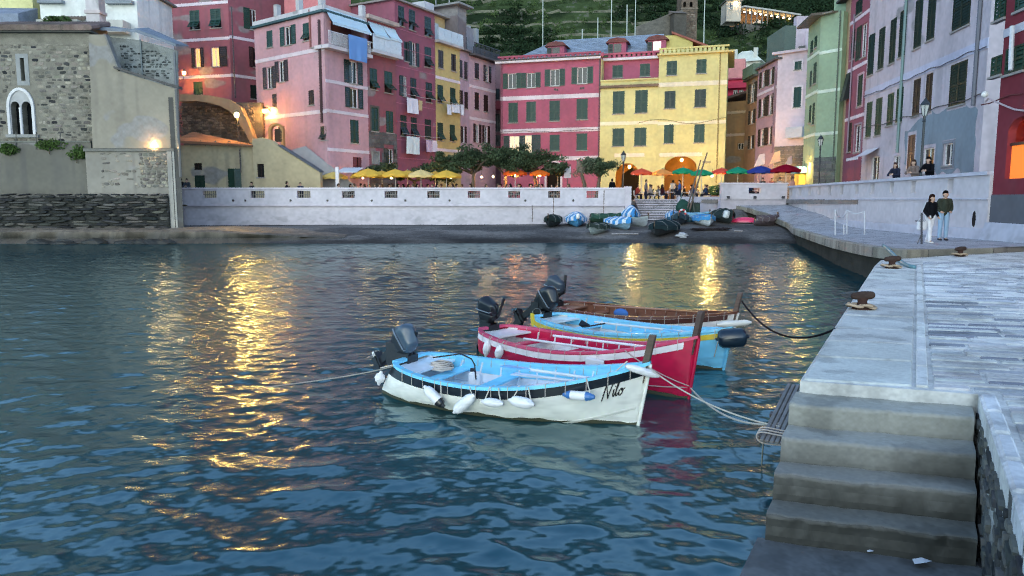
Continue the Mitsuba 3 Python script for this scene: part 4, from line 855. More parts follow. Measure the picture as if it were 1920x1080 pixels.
YC = 48.5
xc = lambda u, v, Y=YC: at_y(u, v, Y)[0]
fc = Fac((xc(-160, 200), YC), (xc(176, 200), YC))
pz = lambda v, Y=YC: at_y(90, v, Y)[2]
zr0 = pz(62); zb0 = pz(268)
ch = thing('church', 'old rubble stone church with twin arched window and plastered buttress above the water', 'church')
q1 = fc.rect(crp(C1, 52, 450, 92, 592)); q2 = fc.rect(crp(C1, 100, 450, 142, 592)); qs = fc.rect(crp(C1, 92, 255, 108, 355))
def lancet(q):
    cx, hw = (q[0] + q[1]) / 2, (q[1] - q[0]) / 2
    return Polygon([(q[0], q[2]), (q[1], q[2])] + [(cx + hw * math.cos(a), q[3] - hw + hw * 1.15 * math.sin(a)) for a in np.linspace(0, math.pi, 13)])
holes = [lancet(q1), lancet(q2), sbox(qs[0], qs[2], qs[1], qs[3])]
put('wall', wall_panel(fc, 0.6, zr0, holes, .5), 'm_stone', S(132, 125, 114), .4, ch)
qq = (q1[0] - .22, q2[1] + .22, q1[2], q1[3] + .75); outer = Polygon([(qq[0], qq[2]), (qq[1], qq[2])] + [((qq[0] + qq[1]) / 2 + (qq[1] - qq[0]) / 2 * math.cos(a), q1[3] - .35 + 1.25 * math.sin(a)) for a in np.linspace(0, math.pi, 21)])
inn = outer.buffer(-.17).union(sbox(qq[0] + .17, qq[2] - .1, qq[1] - .17, qq[2] + .3))
put('window_arch', fc.map(xf(extrude(outer.difference(inn), .16), TR(0, 0, -.04))), 'm_plaster', S(212, 206, 204), .2, ch)
put('window_tracery', fc.map(xf(extrude(inn.difference(shapely.union_all([lancet(q1), lancet(q2)])), .06), TR(0, 0, -.02))), 'm_plaster', S(176, 172, 170), .2, ch)
cxm = (q1[1] + q2[0]) / 2
put('window_column', tube([fc.W(cxm, qq[2], .07), fc.W(cxm, q1[3] - .35, .07)], .09, 10), 'm_plaster', S(214, 208, 206), .2, ch)
put('window_sill', fc.box(qq[0] - .15, qq[1] + .15, qq[2] - .2, qq[2] - .004, -.1, .18), 'm_stone', S(150, 146, 142), .3, ch)
put('window_dark', fc.box(q1[0] - .3, q2[1] + .3, q1[2] - .2, q1[3] + .4, -.62, -.58), 'm_glass', parent=ch); put('window_dark', fc.box(qs[0] - .2, qs[1] + .2, qs[2] - .2, qs[3] + .2, -.62, -.58), 'm_glass', parent=ch)
put('slit_surround', fc.map(ring(qs[0] - .28, qs[1] + .28, qs[2] - .3, qs[3] + .25, .26, -.02, .03)), 'm_plaster', S(150, 148, 146), .4, ch)
av = shapely.union_all([outer.buffer(.05), sbox(qs[0] - .3, qs[2] - .3, qs[1] + .3, qs[3] + .3)])
SC_ = [S(140, 132, 120), S(120, 113, 104), S(98, 93, 87), S(156, 147, 134), S(74, 72, 71), S(130, 123, 114), S(56, 55, 56), S(144, 136, 124), S(134, 126, 115), S(122, 115, 106)]
sL, zL = fc.px(176, 200)[0], zb0
stones(ch, fc, fc.px(-60, 200)[0], fc.L - .05, zb0 + .1, zr0 - .7, .22, .62, .14, .27, SC_, 'wall_stone', 270, av, (.0, .045), wear=.6, keep=.09)
# eave with tile ends
put('eave', fc.box(0, fc.L + .3, zr0, zr0 + .10, -.5, .3), 'm_stone', S(104, 101, 97), .4, ch)
for k in range(34):
    s = fc.px(-20 + k * 5.9, 50)[0]; m = tube([fc.W(s, zr0 + .24, .50), fc.W(s, zr0 + .95, -1.8)], [.19, .19], 7)
    put('roof_tile', m, 'm_stone', jit(S(128, 110, 102), .15), .5, ch)
put('roof', fc.map(hull([(0, zr0 + .15, .2), (fc.L, zr0 + .15, .2), (0, zr0 + .75, -2.2), (fc.L, zr0 + .75, -2.2), (0, zr0 + .1, -2.2), (fc.L, zr0 + .1, -2.2)])), 'm_stone', S(112, 106, 100), .5, ch)
put('back_wall', Fac((xc(-160, 200), YC + .6), (xc(300, 200), YC + .6)).box(0, 11.5, .5, zr0 - .5, -5, -4.9), 'm_plaster', S(140, 136, 130), .3, ch)
# lower rendered wall under the ledge with plants, rock courses below
fl2 = Fac((xc(-160, 300), YC - .35), (xc(178, 300), YC - .35)); zs = pz(362, YC)
put('lower_wall', fl2.box(0, fl2.L, .6, zb0, -1, 0), 'm_plaster', S(112, 107, 98), .75, ch)
put('ledge_top', fl2.box(0, fl2.L, zb0 + .004, zb0 + .1, -.36, .06), 'm_stone', S(120, 118, 110), .5, ch)
# plaster buttress and lean-to front
fp = Fac((xc(166, 200), YC - .8), (xc(332, 200), YC - .8)); F2 = lambda x, y: fp.px(*crp(C1, x, y, 0, 0)[:2])
pol = Polygon([F2(*p) for p in ((408, 652), (390, 152), (462, 152), (518, 310), (778, 392), (782, 652))])
put('buttress', fp.map(xf(extrude(pol, .3), TR(0, 0, -.3))), 'm_plaster', S(150, 140, 126), .5, ch)
a_, b_ = F2(505, 303), F2(790, 392); put('coping', fp.map(hull([(p[0], p[1] + z, o) for p in (a_, b_) for z in (0.01, .16) for o in (-.4, .14)])), 'm_stone', S(96, 92, 90), .3, ch)
a_, b_ = F2(458, 150), F2(516, 303); put('coping', fp.map(hull([(p[0] + d, p[1], o) for p in (a_, b_) for d in (.01, .12) for o in (-.4, .08)])), 'm_stone', S(130, 126, 122), .3, ch)
zq = F2(600, 655)[1]; ledg = F2(408, 655)
put('string_course', fp.box(-.02, fp.L + .05, zq - .16, zq + .02, -.5, .12), 'm_stone', S(120, 116, 110), .3, ch)
put('footing_wall', fp.box(0.02, fp.L - .04, .6, zq - .165, -.3, -.03), 'm_plaster', S(146, 138, 128), .75, ch)
ps = fp.px(*crp(C1, 738, 700, 0, 0)[:2])[0]
put('corner_pilaster', fp.box(ps, fp.L + .04, .7, zq - .17, -.25, .1), 'm_plaster', S(164, 158, 150), .6, ch)
WS = [S(160, 150, 136), S(134, 126, 116), S(112, 106, 100)]
stones(ch, fp, fp.px(*crp(C1, 610, 700, 0, 0)[:2])[0], ps - .02, pz(352), zq - .25, .22, .55, .12, .24, WS, 'footing_stone', 60, None, (.0, .07), wear=.4)
stones(ch, fp, fp.px(*crp(C1, 440, 700, 0, 0)[:2])[0], fp.px(*crp(C1, 610, 700, 0, 0)[:2])[0], pz(352), zq - .25, .25, .6, .12, .22, WS, 'footing_stone', 20, None, (.0, .04), wear=.4, keep=.72)
# dark layered rock courses at the foot
fk = Fac((xc(-160, 400), YC - 1.05), (xc(333, 400), YC - 1.05)); RK = [S(78, 76, 74), S(62, 61, 60), S(98, 93, 88), S(52, 52, 53)]
put('rock_base', fk.box(0, fk.L - .08, .4, pz(364) - .2, -1.2, -.02), 'm_stone', S(58, 57, 56), .8, ch)
stones(ch, fk, fk.px(-8, 400)[0], fk.L - .06, .85, pz(362) - .05, .45, 1.5, .12, .30, RK, 'rock_course', 190, None, (.03, .24), wear=.55)
# upper stone storey with slate roof behind the buttress
fu2 = Fac((xc(196, 100, YC + 1.2), YC + 1.2), (xc(333, 100, YC + 1.2), YC + 1.2)); U2 = lambda x, y: fu2.px(*crp(C1, x, y, 0, 0)[:2])
pol = Polygon([U2(*p) for p in ((455, 420), (455, 160), (610, 176), (778, 222), (782, 420))])
put('upper_wall', fu2.map(xf(extrude(pol, .2), TR(0, 0, -.2))), 'm_stone', S(140, 142, 140), .6, ch)
stones(ch, fu2, U2(515, 0)[0], U2(760, 0)[0], U2(0, 380)[1], U2(0, 195)[1], .16, .45, .1, .2, [S(74, 78, 78), S(56, 60, 60), S(150, 150, 146), S(100, 102, 100)], 'upper_stone', 40, None, (.0, .05), inside=pol.buffer(-.25), keep=.25)
for p, q in (((440, 143), (612, 150)), ((606, 150), (790, 212))):
    a_, b_ = U2(*p), U2(*q)
    put('slate_roof', fu2.map(hull([(a_[0], a_[1] + .05, .5), (b_[0], b_[1], .5), (a_[0], a_[1] + .25, .5), (b_[0], b_[1] + .18, .5), (a_[0], a_[1] + .75, -1.6), (b_[0], b_[1] + .45, -1.6)])), 'm_stone', S(128, 134, 144), .25, ch)
pipe(ch, fu2, C1, 620, 176, 622, 330, r=.05, col=S(120, 126, 126)); pipe(ch, fu2, C1, 768, 230, 772, 400, r=.07, col=S(120, 120, 122))
fside = Fac((xc(332, 200, YC - .8), YC - .75), (at_y(326, 200, YC + 6)[0], YC + 6)); put('side_wall', fside.box(.05, fside.L, .5, F2(700, 400)[1] - .4, -.5, 0), 'm_plaster', S(96, 92, 88), .6, ch)
pipe(ch, fp, C1, 778, 395, 795, 780, r=.09, col=S(96, 92, 90))
# plants growing on the ledge
def leaves(c, rad, n, size, rs, flat=1.0, shell=.55):
    d = rs.normal(size=(n, 3)); d /= np.linalg.norm(d, axis=1, keepdims=True); r = (shell + (1 - shell) * rs.rand(n)) ** .8
    p = np.asarray(c) + d * r[:, None] * np.asarray(rad); u = rs.normal(size=(n, 3)); u /= np.linalg.norm(u, axis=1, keepdims=True)
    w = np.cross(u, rs.normal(size=(n, 3))); w /= np.linalg.norm(w, axis=1, keepdims=True) + 1e-9; l = size * rs.uniform(.6, 1.4, (n, 1))
    V = np.stack([p - u * l, p + w * l * .4, p + u * l, p - w * l * .4], 1).reshape(-1, 3); a = np.arange(n) * 4
    return V, np.vstack([np.stack([a, a + 1, a + 2], 1), np.stack([a, a + 2, a + 3], 1)])
rs = np.random.RandomState(3)
for (u, v, rx, rz, lab) in ((15, 281, .55, .28, 'low green weed tuft at the left end of the church ledge'), (92, 274, .85, .42, 'green weed clump under the twin arched church window'), (143, 288, .6, .5, 'dark green bush hanging over the church ledge')):
    k = thing('ledge_plant', lab, 'plant'); c = at_y(u, v, YC - .45)
    put('foliage', join([leaves(c + rs.normal(size=3) * [rx * .4, .05, rz * .3], (rx * .7, .3, rz * .7), 130, .1, rs) for _ in range(5)]), 'm_leaf', S(74, 92, 50), .2, k)
    put('stem', tube([c - [0, 0, rz + .1], c], .03, 5), 'm_wood', S(80, 66, 50), .2, k)
for i, u in enumerate((30, 68, 113)): put('ledge_post', tube([at_y(u, 280, YC - .4), at_y(u, 247, YC - .4)], .03, 6), 'm_metal', S(90, 86, 84), .4, ch)
put('floodlight', ball(at_y(286, 272, YC - 1.02), .09, 1), 'm_matte', (.5, .5, .5), .1, ch, emitter=glow((1, .62, .24), 24)); put('floodlight_bracket', tube([at_y(286, 270, YC - .8), at_y(286, 272, YC - .99)], .03, 5), 'm_metal', S(60, 60, 60), .2, ch)

# ---- rock ledge at the water's edge
P = []
for i, u in enumerate(np.linspace(-25, 645, 150)):
    Yf = 46.3 + max(0, u - 330) * .004; x = xc(u, 430, Yf); w = lambda k: (meshkit.fbm(np.array([x * .9, k * 3.1, 1.0]), 3) - .5)
    hz = .82 - max(0, (u - 400) / 245) * .5
    P.append([(x, YC + .5 + max(0, u - 330) * .02, hz + .12), (x, Yf + 1.0, hz + .10 + .12 * w(1)), (x, Yf + .25 + .3 * w(2), hz + .05 * w(3)), (x, Yf + .05 + .3 * w(4), hz - .12), (x, Yf + .12 + .5 * w(5), .3), (x, Yf - .25 + .8 * w(6), .05), (x, Yf - .6 + 1.2 * w(7), -.3)])
struct('rock_ledge', grid(np.array(P)[:, ::-1].transpose(1, 0, 2)), 'm_quay', S(112, 100, 88), 0.95, label='long low stone ledge along the water under the church')
for k in range(16):
    u = R.uniform(0, 330); c = at_y(u, 452, 45.9); m = trimesh.creation.icosphere(subdivisions=1); V = m.vertices * [R.uniform(.4, .9), R.uniform(.2, .5), R.uniform(.12, .3)] * (1 + .3 * RN.rand(len(m.vertices), 1))
    struct('shore_rock', (V + [c[0], 46.0 - R.uniform(0, .3), .02], np.array(m.faces)), 'm_quay', S(60, 56, 52), .9, 'rock_ledge')

# ---- white harbour wall with parapet openings
YW = 55.0
hx0, hx1 = at_y(352, 390, YW)[0], at_y(1172, 370, YW)[0]
fw = Fac((hx0, YW), (hx1, YW)); zt = at_y(700, 352.5, YW)[2]; zm = at_y(700, 384, YW)[2]
hw = thing('harbour_wall', 'long white harbour wall with rectangular parapet openings behind the beach', 'wall')
WALL = S(208, 200, 206)
ops = [(380, 406), (470, 496), (557, 582), (641, 665), (721, 745), (801, 824), (877, 900), (953, 975), (1028, 1050), (1100, 1122)]
oh = []
for a, b_ in ops:
    q = fw.rect((a, 358, b_, 371)); oh.append(sbox(q[0], q[2], q[1], q[3]))
    g = [fw.box(q[0] + (q[1] - q[0]) * k / 7 - .02, q[0] + (q[1] - q[0]) * k / 7 + .02, q[2], q[3], -.2, -.16) for k in range(1, 7)] + [fw.box(q[0], q[1], (q[2] + q[3]) / 2 - .02, (q[2] + q[3]) / 2 + .02, -.16, -.13)]
    put('grille', fw.map((np.zeros((0, 3)), np.zeros((0, 3), int))) if 0 else join(g), 'm_paint', S(120, 114, 112), .3, hw)
put('parapet', wall_panel(fw, zm, zt - .08, oh, .35), 'm_plaster', WALL, .16, hw)
put('coping', fw.box(-.02, fw.L + .05, zt - .078, zt + .03, -.42, .08), 'm_plaster', S(222, 212, 218), .15, hw)
put('string_course', fw.box(0, fw.L, zm - .1, zm - .002, -.4, .05), 'm_plaster', S(206, 196, 204), .2, hw)
put('lower_wall', fw.box(-.0, fw.L - .02, .2, zm - .102, -.6, -.16), 'm_plaster', WALL, .17, hw)
P = lambda z0, z1, r, o: [[(hx0 - .0 + (r) * math.cos(a) - 0, YW + r0c + r * math.sin(a), z) for z in (z0, z1)] for a in np.linspace(-math.pi / 2, -math.pi, 9)]
r0c = 1.0
for z0, z1, r, nm, cl in ((.2, zm - .102, .84, 'rounded_end', WALL), (zm, zt - .08, 1.0, 'rounded_end', WALL), (zt - .078, zt + .03, 1.08, 'rounded_coping', S(222, 212, 218))):
    poly = Polygon([(hx0, YW + r0c - r)] + [(hx0 + r * math.cos(a), YW + r0c + r * math.sin(a)) for a in np.linspace(-math.pi / 2, -math.pi, 11)] + [(hx0, YW + r0c)])
    put(nm, xf(extrude(poly, z1 - z0), TR(0, 0, z0)), 'm_plaster', cl, .2, hw)
put('end_pillar', fw.box(fw.L - .0, fw.L + .45, .8, zt + .12, -.6, .1), 'm_plaster', S(216, 206, 212), .2, hw)
for u in (437, 460, 545, 614, 697, 760, 843, 985, 1075):
    s, z = fw.px(u, 376); put('weep_hole', fw.map(xf(lathe([(0, .01), (.07, .012), (.09, 0)], 8), TR(s, z, 0))), 'm_paint', S(50, 48, 48), .2, hw)
put('flank_wall', Fac((hx1 + .45, YW), (hx1 + .5, YW + 5)).box(0, 4.6, .6, zt - .06, -.4, 0), 'm_plaster', S(196, 190, 200), .2, hw)
# ---- white low wall right of the beach steps
yr = 57.0; fx = Fac(plan(1273, 390, 59.2), plan(1352, 380, 59.0))
lw = thing('terrace_wall', 'low pale wall with one opening right of the beach steps', 'wall')
put('stair_flank', fx.box(-.1, fx.L, 1.2, PZ + .35, -.5, 0), 'm_plaster', S(186, 184, 196), .2, lw)
fx = Fac(plan(1352, 370, 57.6), plan(1476, 370, 58.2)); q = fx.rect((1404, 352, 1427, 363))
put('parapet', wall_panel(fx, at_y(1400, 374, 57.8)[2], at_y(1400, 345, 57.8)[2], [sbox(q[0], q[2], q[1], q[3])], .35), 'm_plaster', WALL, .15, lw)
put('lower_wall', fx.box(0.01, fx.L, 1.2, at_y(1400, 374, 57.8)[2] - .003, -.6, -.12), 'm_plaster', S(200, 192, 202), .2, lw)
put('coping', fx.box(-.05, fx.L + .05, at_y(1400, 345, 57.8)[2] + .002, at_y(1400, 345, 57.8)[2] + .1, -.42, .07), 'm_plaster', S(222, 212, 218), .15, lw)
for u in (1365, 1415, 1468):
    s, z = fx.px(u, 370); put('scupper', fx.map(box((s - .1, z - .1, 0), (s + .1, z + .1, .12))), 'm_paint', S(70, 70, 76), .2, lw)
# ---- tall pale wall below the lane
fW = Fac(WA, WB); rw_ = thing('lane_wall', 'tall pale grey wall with slotted parapet between the path and the lane', 'wall')
GW = S(204, 197, 200); zt = at_y(1846, 321, 28.5)[2]; zm = at_y(1846, 371, 28.5)[2]
oh = []
for x0, x1 in ((2, 14), (40, 52), (80, 92), (122, 133), (165, 177), (216, 228), (278, 292), (344, 360), (424, 440), (513, 532)):
    s0 = fW.px(*crp(C6, x0, 790, 0, 0)[:2])[0]; s1 = max(s0 + .35, fW.px(*crp(C6, x1, 790, 0, 0)[:2])[0]); oh.append(sbox(s0, zm + .25, s1, zt - .2))
q = fW.rect(crp(C6, 668, 745, 692, 803)); oh.append(sbox(q[0], zm + .2, q[1], zt - .2))
put('parapet', wall_panel(fW, zm, zt - .14, oh, .4), 'm_plaster', GW, .18, rw_)
put('coping', fW.box(-.02, fW.L, zt - .138, zt, -.5, .12), 'm_plaster', S(198, 196, 206), .2, rw_)
put('ledge', fW.box(0, fW.L, zm - .06, zm - .002, -.5, .08), 'm_plaster', S(204, 202, 212), .2, rw_)
pol = Polygon([(0.0, 2.2), (6.5, 1.9), (14, 1.0), (fW.L, .9), (fW.L, zm - .062), (0, zm - .062)])
put('lower_wall', wall_panel(fW, 0, 0, None, .5, pol), 'm_plaster', GW, .2, rw_)
put('skirting', fW.map(xf(extrude(Polygon([(9, 1.2), (fW.L, 1.0), (fW.L, 1.62), (20, 1.5), (9, 1.5)]), .1), TR(0, 0, 0.002))), 'm_plaster', S(200, 198, 208), .1, rw_)
s, z = fW.px(*crp(C6, 778, 935, 0, 0)[:2])
put('broken_patch', fW.map(hull([(s + .15 * math.cos(a) * k, z + .33 * math.sin(a) * k + .1, o) for a in np.linspace(0, 6.2, 9) for k, o in ((1, .004), (.7, .012))])), 'm_stone', S(52, 48, 48), .6, rw_)
fz = Fac(WB + [0.0, -.02], WB + (WB - WA) / np.linalg.norm(WB - WA) * 12)
put('apron_wall', fz.map(hull([(0, .9, -.4), (fz.L, .9, -.4), (0, .9, .35), (fz.L, .9, .35), (0, 1.86, -.4), (fz.L, 1.86, -.4), (0, 1.86, 0.06), (fz.L, 1.86, .06)])), 'm_plaster', S(188, 188, 198), .2, rw_)

# ---- low yellow house at the stair, arch bridge, stair wall
fy = Fac(plan(334, 320, 58.6), plan(475, 320, 58.6)); Y2 = lambda x, y: fy.px(*crp(C2, x, y, 0, 0)[:2])
zt = Y2(300, 640)[1]; CR = S(196, 178, 144)
w = [(C2, 150, 718, 184, 748, 'n', BROWN, dict(frame=BROWN)), (C2, 154, 772, 198, 832, 'c', GREEN), (C2, 300, 742, 358, 832, 'c', GREEN)]
b = building('low_yellow_house', 'low cream house with patched plaster and sloping roof on the promenade', 'house', [dict(fr=fy, z0=G0, z1=zt, wins=w)], CR, .5, 5, None)
pr_ = []
a0, a1 = Y2(88, 630), Y2(415, 648); t0, t1 = Y2(92, 568), Y2(330, 632)
put('roof', fy.map(hull([(a0[0] - .4, a0[1], .35), (a1[0], a1[1], .35), (a0[0] - .4, a0[1] + .2, .35), (a1[0], a1[1] + .15, .35), (a0[0] - .4, t0[1] + .1, -3.4), (t1[0] + .6, t1[1] + .1, -3.4), (a0[0] - .4, t0[1] - .15, -3.4), (t1[0] + .6, t1[1] - .1, -3.4)])), 'm_stone', S(150, 110, 86), .15, b)
for k, x in enumerate((130, 182, 248, 308)):
    s, z = Y2(x, 633); put('roof_vent', fy.map(hull([(s - .13, z + .1, .25), (s + .13, z + .1, .25), (s, z + .24, .15), (s - .13, z + .12, 0), (s + .13, z + .12, 0)])), 'm_paint', S(80, 76, 74), .3, b)
pipe(b, fy, C2, 353, 655, 356, 760, r=.05)
fy2 = Fac(plan(475, 320, 58.4), plan(600, 320, 57.8)); Z2 = lambda x, y: fy2.px(*crp(C2, x, y, 0, 0)[:2])
w2 = Z2(428, 722); sw = thing('stair_wall', 'cream stair wall descending to the promenade under the pink house', 'wall')
pol = Polygon([(0, G0), (fy2.L, G0), (fy2.L, Z2(700, 760)[1]), Z2(522, 645), Z2(495, 618), Z2(450, 605), Z2(418, 610), (0, Z2(415, 610)[1])])
r_ = fy2.rect(crp(C2, 428, 722, 458, 780)); oh = window(sw, fy2, r_, 'n', BROWN, frame=BROWN)
put('wall', wall_panel(fy2, 0, 0, [oh], .5, pol), 'm_plaster', CR, .12, sw)
a_, b_ = Z2(522, 642), Z2(704, 758); put('coping', fy2.map(hull([(p[0], p[1] + z, o) for p in (a_, b_) for z in (.01, .12) for o in (-.8, .1)])), 'm_stone', S(110, 110, 114), .2, sw)
a_, b_ = Z2(530, 640), Z2(770, 830); put('far_parapet', fy2.map(hull([(p[0] + dx, p[1] + z, o) for p in (a_, b_) for dx, z in ((0, -.2), (1.1, .1), (0, -1.2)) for o in (-2.4, -2.2)])), 'm_plaster', S(160, 158, 160), .2, sw)
n_ = Z2(498, 640); put('stair_door', fy2.box(n_[0] - .3, n_[0] + .1, n_[1] - 1.2, n_[1], -.03, .02) if 0 else fy2.box(*[Z2(436, 0)[0], Z2(470, 0)[0], Z2(450, 616)[1], Z2(450, 575)[1] + .3, -2.0, -1.9]), 'm_paint', S(60, 46, 38), .2, sw)
yy = Z2(462, 560); 
put('shrine_arch', fy2.map(xf(extrude(shapely.Point(yy[0], yy[1] - .1).buffer(.62).union(sbox(yy[0] - .62, yy[1] - 1.8, yy[0] + .62, yy[1] - .1)).difference(shapely.Point(yy[0], yy[1] - .1).buffer(.42).union(sbox(yy[0] - .42, yy[1] - 2, yy[0] + .42, yy[1] - .1))), .4), TR(0, 0, -2.3))), 'm_plaster', S(196, 150, 100), .3, sw)
# arch bridge and dark vault behind the low house
fa = Fac(plan(333, 220, 63), plan(482, 220, 63)); A2_ = lambda x, y: fa.px(*crp(C2, x, y, 0, 0)[:2])
br = thing('arched_stair', 'plastered stone arch carrying the stair up to the red house', 'bridge')
arc = [A2_(*p) for p in ((85, 446), (160, 444), (215, 452), (265, 466), (305, 488), (335, 520), (372, 580), (398, 632))]
top = [A2_(*p) for p in ((420, 625), (385, 540), (352, 470), (300, 436), (220, 420), (85, 413))]
put('arch', fa.map(xf(extrude(Polygon([*arc, (arc[-1][0], G0), (top[0][0], G0), *top]).buffer(0), 1.0), TR(0, 0, -1.0))), 'm_plaster', S(150, 128, 104), .3, br)
put('vault', fa.box(-.3, A2_(400, 0)[0], G0, A2_(85, 440)[1], -2.6, -1.6), 'm_stone', S(92, 84, 80), .5, br)
fv = fa; stones(br, Fac(plan(333, 220, 64.55), plan(482, 220, 64.55)), .1, 6.6, A2_(85, 600)[1], A2_(85, 455)[1], .25, .6, .14, .26, [S(104, 94, 88), S(80, 72, 68), S(120, 108, 98)], 'vault_stone', 60, None, (.0, .05))

# ---- houses glimpsed above the church
fb = Fac(plan(-60, 30, 60), plan(63, 30, 60)); z1 = fb.px(20, -30)[1]
b = building('yellow_upper_house', 'pale yellow house wall above the church roof', 'house', [dict(fr=fb, z0=8, z1=z1)], S(214, 206, 150), .1, 5, 'flat')
put('lower_roof', fb.map(hull([(0, fb.px(20, 40)[1], 2.5), (fb.L + .4, fb.px(20, 40)[1], 2.5), (0, fb.px(20, 14)[1], .05), (fb.L + .4, fb.px(20, 16)[1], .05), (0, fb.px(20, 48)[1] - .5, 2.5), (fb.L + .4, fb.px(20, 48)[1] - .5, 2.5), (0, 12, 0), (fb.L, 12, 0)])), 'm_stone', S(136, 142, 156), .1, b)
fb = Fac(plan(76, 30, 58.5), plan(258, 30, 58.5)); z1 = fb.px(160, -25)[1]
b = building('white_upper_house', 'white weathered house with blind wall above the church', 'house', [dict(fr=fb, z0=8, z1=z1)], S(222, 220, 214), .35, 6, 'flat')
for x0, x1, y in ((76, 122, 5), (203, 252, 6)): put('ledge', fb.map(box((fb.px(x0, y)[0], fb.px(x0, y)[1] - .12, 0), (fb.px(x1, y)[0], fb.px(x1, y)[1] + .12, .45))), 'm_stone', S(140, 144, 150), .2, b)
for k in range(9):
    s, z = fb.px(110 + k * 6.2, 37); put('tile_end', tube([fb.W(s, z, .3), fb.W(s, z + .2, -.1)], .13, 7), 'm_stone', S(120, 108, 100), .4, b)
put('ledge_wall', fb.box(fb.px(190, 60)[0], fb.px(246, 60)[0], fb.px(220, 66)[1], fb.px(220, 44)[1], 0.01, 1.2), 'm_plaster', S(196, 192, 184), .3, b)
put('ledge_wall', fb.box(fb.px(84, 60)[0], fb.px(160, 60)[0], fb.px(120, 66)[1], fb.px(120, 42)[1], 0.01, 1.0), 'm_plaster', S(180, 176, 168), .3, b)
chm = Fac((xc(162, 40, 51), 51), (xc(187, 40, 51), 51)); put('chimney', chm.box(0, chm.L, 12, chm.px(174, -30)[1], -.8, 0), 'm_plaster', S(200, 190, 190), .35, ch); put('chimney_band', chm.box(-.08, chm.L + .08, chm.px(174, 22)[1] - .1, chm.px(174, 22)[1] + .1, -.88, .08), 'm_plaster', S(196, 180, 178), .3, ch)
k = thing('upper_plant', 'green creeper on the ledge above the church roof', 'plant')
put('foliage', join([leaves(at_y(90 + 6 * i, 40 - 1.2 * (i % 3), 57.2), (.4, .3, .35), 90, .12, rs) for i in range(7)]), 'm_leaf', S(70, 90, 56), .2, k)
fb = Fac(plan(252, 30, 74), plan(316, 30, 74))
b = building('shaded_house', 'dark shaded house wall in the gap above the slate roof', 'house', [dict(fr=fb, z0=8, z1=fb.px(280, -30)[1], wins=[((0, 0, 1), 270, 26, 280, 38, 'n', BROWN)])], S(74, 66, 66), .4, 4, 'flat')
k = thing('gap_tree', 'dark green tree in the gap between white house and red house', 'tree'); c = at_y(278, 12, 70)
put('crown', join([leaves(c + rs.normal(size=3) * [1.0, .5, 1.0], (.8, .8, .8), 160, .2, rs) for _ in range(7)]), 'm_leaf', S(46, 60, 40), .2, k); put('trunk', tube([c - [0, 0, 9], c], [.25, .12], 6), 'm_wood', S(60, 50, 42), .2, k)

# ---- rubble side wall of the stair well
fsd = Fac(qp(-.12, SW)[:2], qp(-7.5, SW)[:2])
stones('quay__side_wall', fsd, .02, fsd.L, .0, QZ - .12, .12, .34, .07, .13, [S(92, 91, 88), S(78, 78, 77), S(106, 104, 100), S(64, 64, 65)], 'stone', 160, None, (.005, .03), stuff='small_stone', wear=.6, keep=.06)
# ================================================================ HILL
def hill_z(x, y):
    x, y = np.asarray(x, float), np.asarray(y, float)
    base = -4 + np.clip(y - 96, 0, None) * 0.56 + 0.00012 * np.clip(y - 96, 0, None) ** 2
    base = base + 13 * (meshkit.fbm(np.stack([x * .018, y * .018, x * 0], -1), 3, 5) - .5) * np.clip((y - 96) / 40, 0, 1)
    base = base * (1.0 + np.clip(-x - 10, 0, 140) * .0022)
    st = 3.1; ph = base / st; fr = ph - np.floor(ph); ter = st * (np.floor(ph) + np.clip((fr - .62) / .38, 0, 1) ** 1.0)
    mixk = np.clip(1 - (x - 42) / 12, 0.1, .75)
    rock = 2.2 * (meshkit.fbm(np.stack([x * .14, y * .14, base * .1], -1), 4, 9) - .5)
    return base + (ter - base) * mixk + rock * (.35 + .9 * np.clip((x - 38) / 20, 0, 1))
hx, hy = np.linspace(-190, 200, 420), np.concatenate([np.linspace(94, 215, 300), np.linspace(218, 420, 40)])
HX, HY = np.meshgrid(hx, hy)
struct('hillside', grid(np.stack([HX, HY, hill_z(HX, HY)], -1)), 'm_hill', smooth=True, label='dark green terraced hillside above the village')
rs = np.random.RandomState(21)
# bushes and small trees covering the slope, one mass
cnt = 0; groups = {0: [], 1: [], 2: []}
N = 5200
px_ = rs.uniform(-22, 96, N); py_ = 98 + 118 * rs.rand(N) ** 0.9; pzv = hill_z(px_, py_); dens = meshkit.fbm(np.stack([px_ * .06, py_ * .06, px_ * 0], -1), 3, 2)
base = leaves((0, 0, 0), (1, 1, 1), 46, .30, rs, shell=.5)
bases = [leaves((0, 0, 0), (1, 1, .8), 46, .28, rs, shell=.5) for _ in range(6)]
for i in range(N):
    if dens[i] < .40 and rs.rand() < .7: continue
    bear = px_[i] / py_[i]
    if bear < -.16 or bear > .5: continue
    r = rs.uniform(.5, 1.35) * (1.3 if dens[i] > .55 else .9)
    V = bases[i % 6][0] * [r, r, r * rs.uniform(.7, 1.25)] + [px_[i], py_[i], pzv[i] + .4 * r]
    groups[0 if dens[i] < .47 else 1 if dens[i] < .56 else 2].append((V, bases[i % 6][1]))
for k, (c, l) in enumerate(((S(76, 92, 56), 'lighter green scrub covering the terraces of the hill'), (S(56, 72, 46), 'mid green scrub covering the hill'), (S(42, 56, 39), 'dark green woodland patches on the hill'))):
    put('hill_scrub', join(groups[k]), 'm_leaf', c, .3, None, False, l, 'scrub', None, 'stuff')
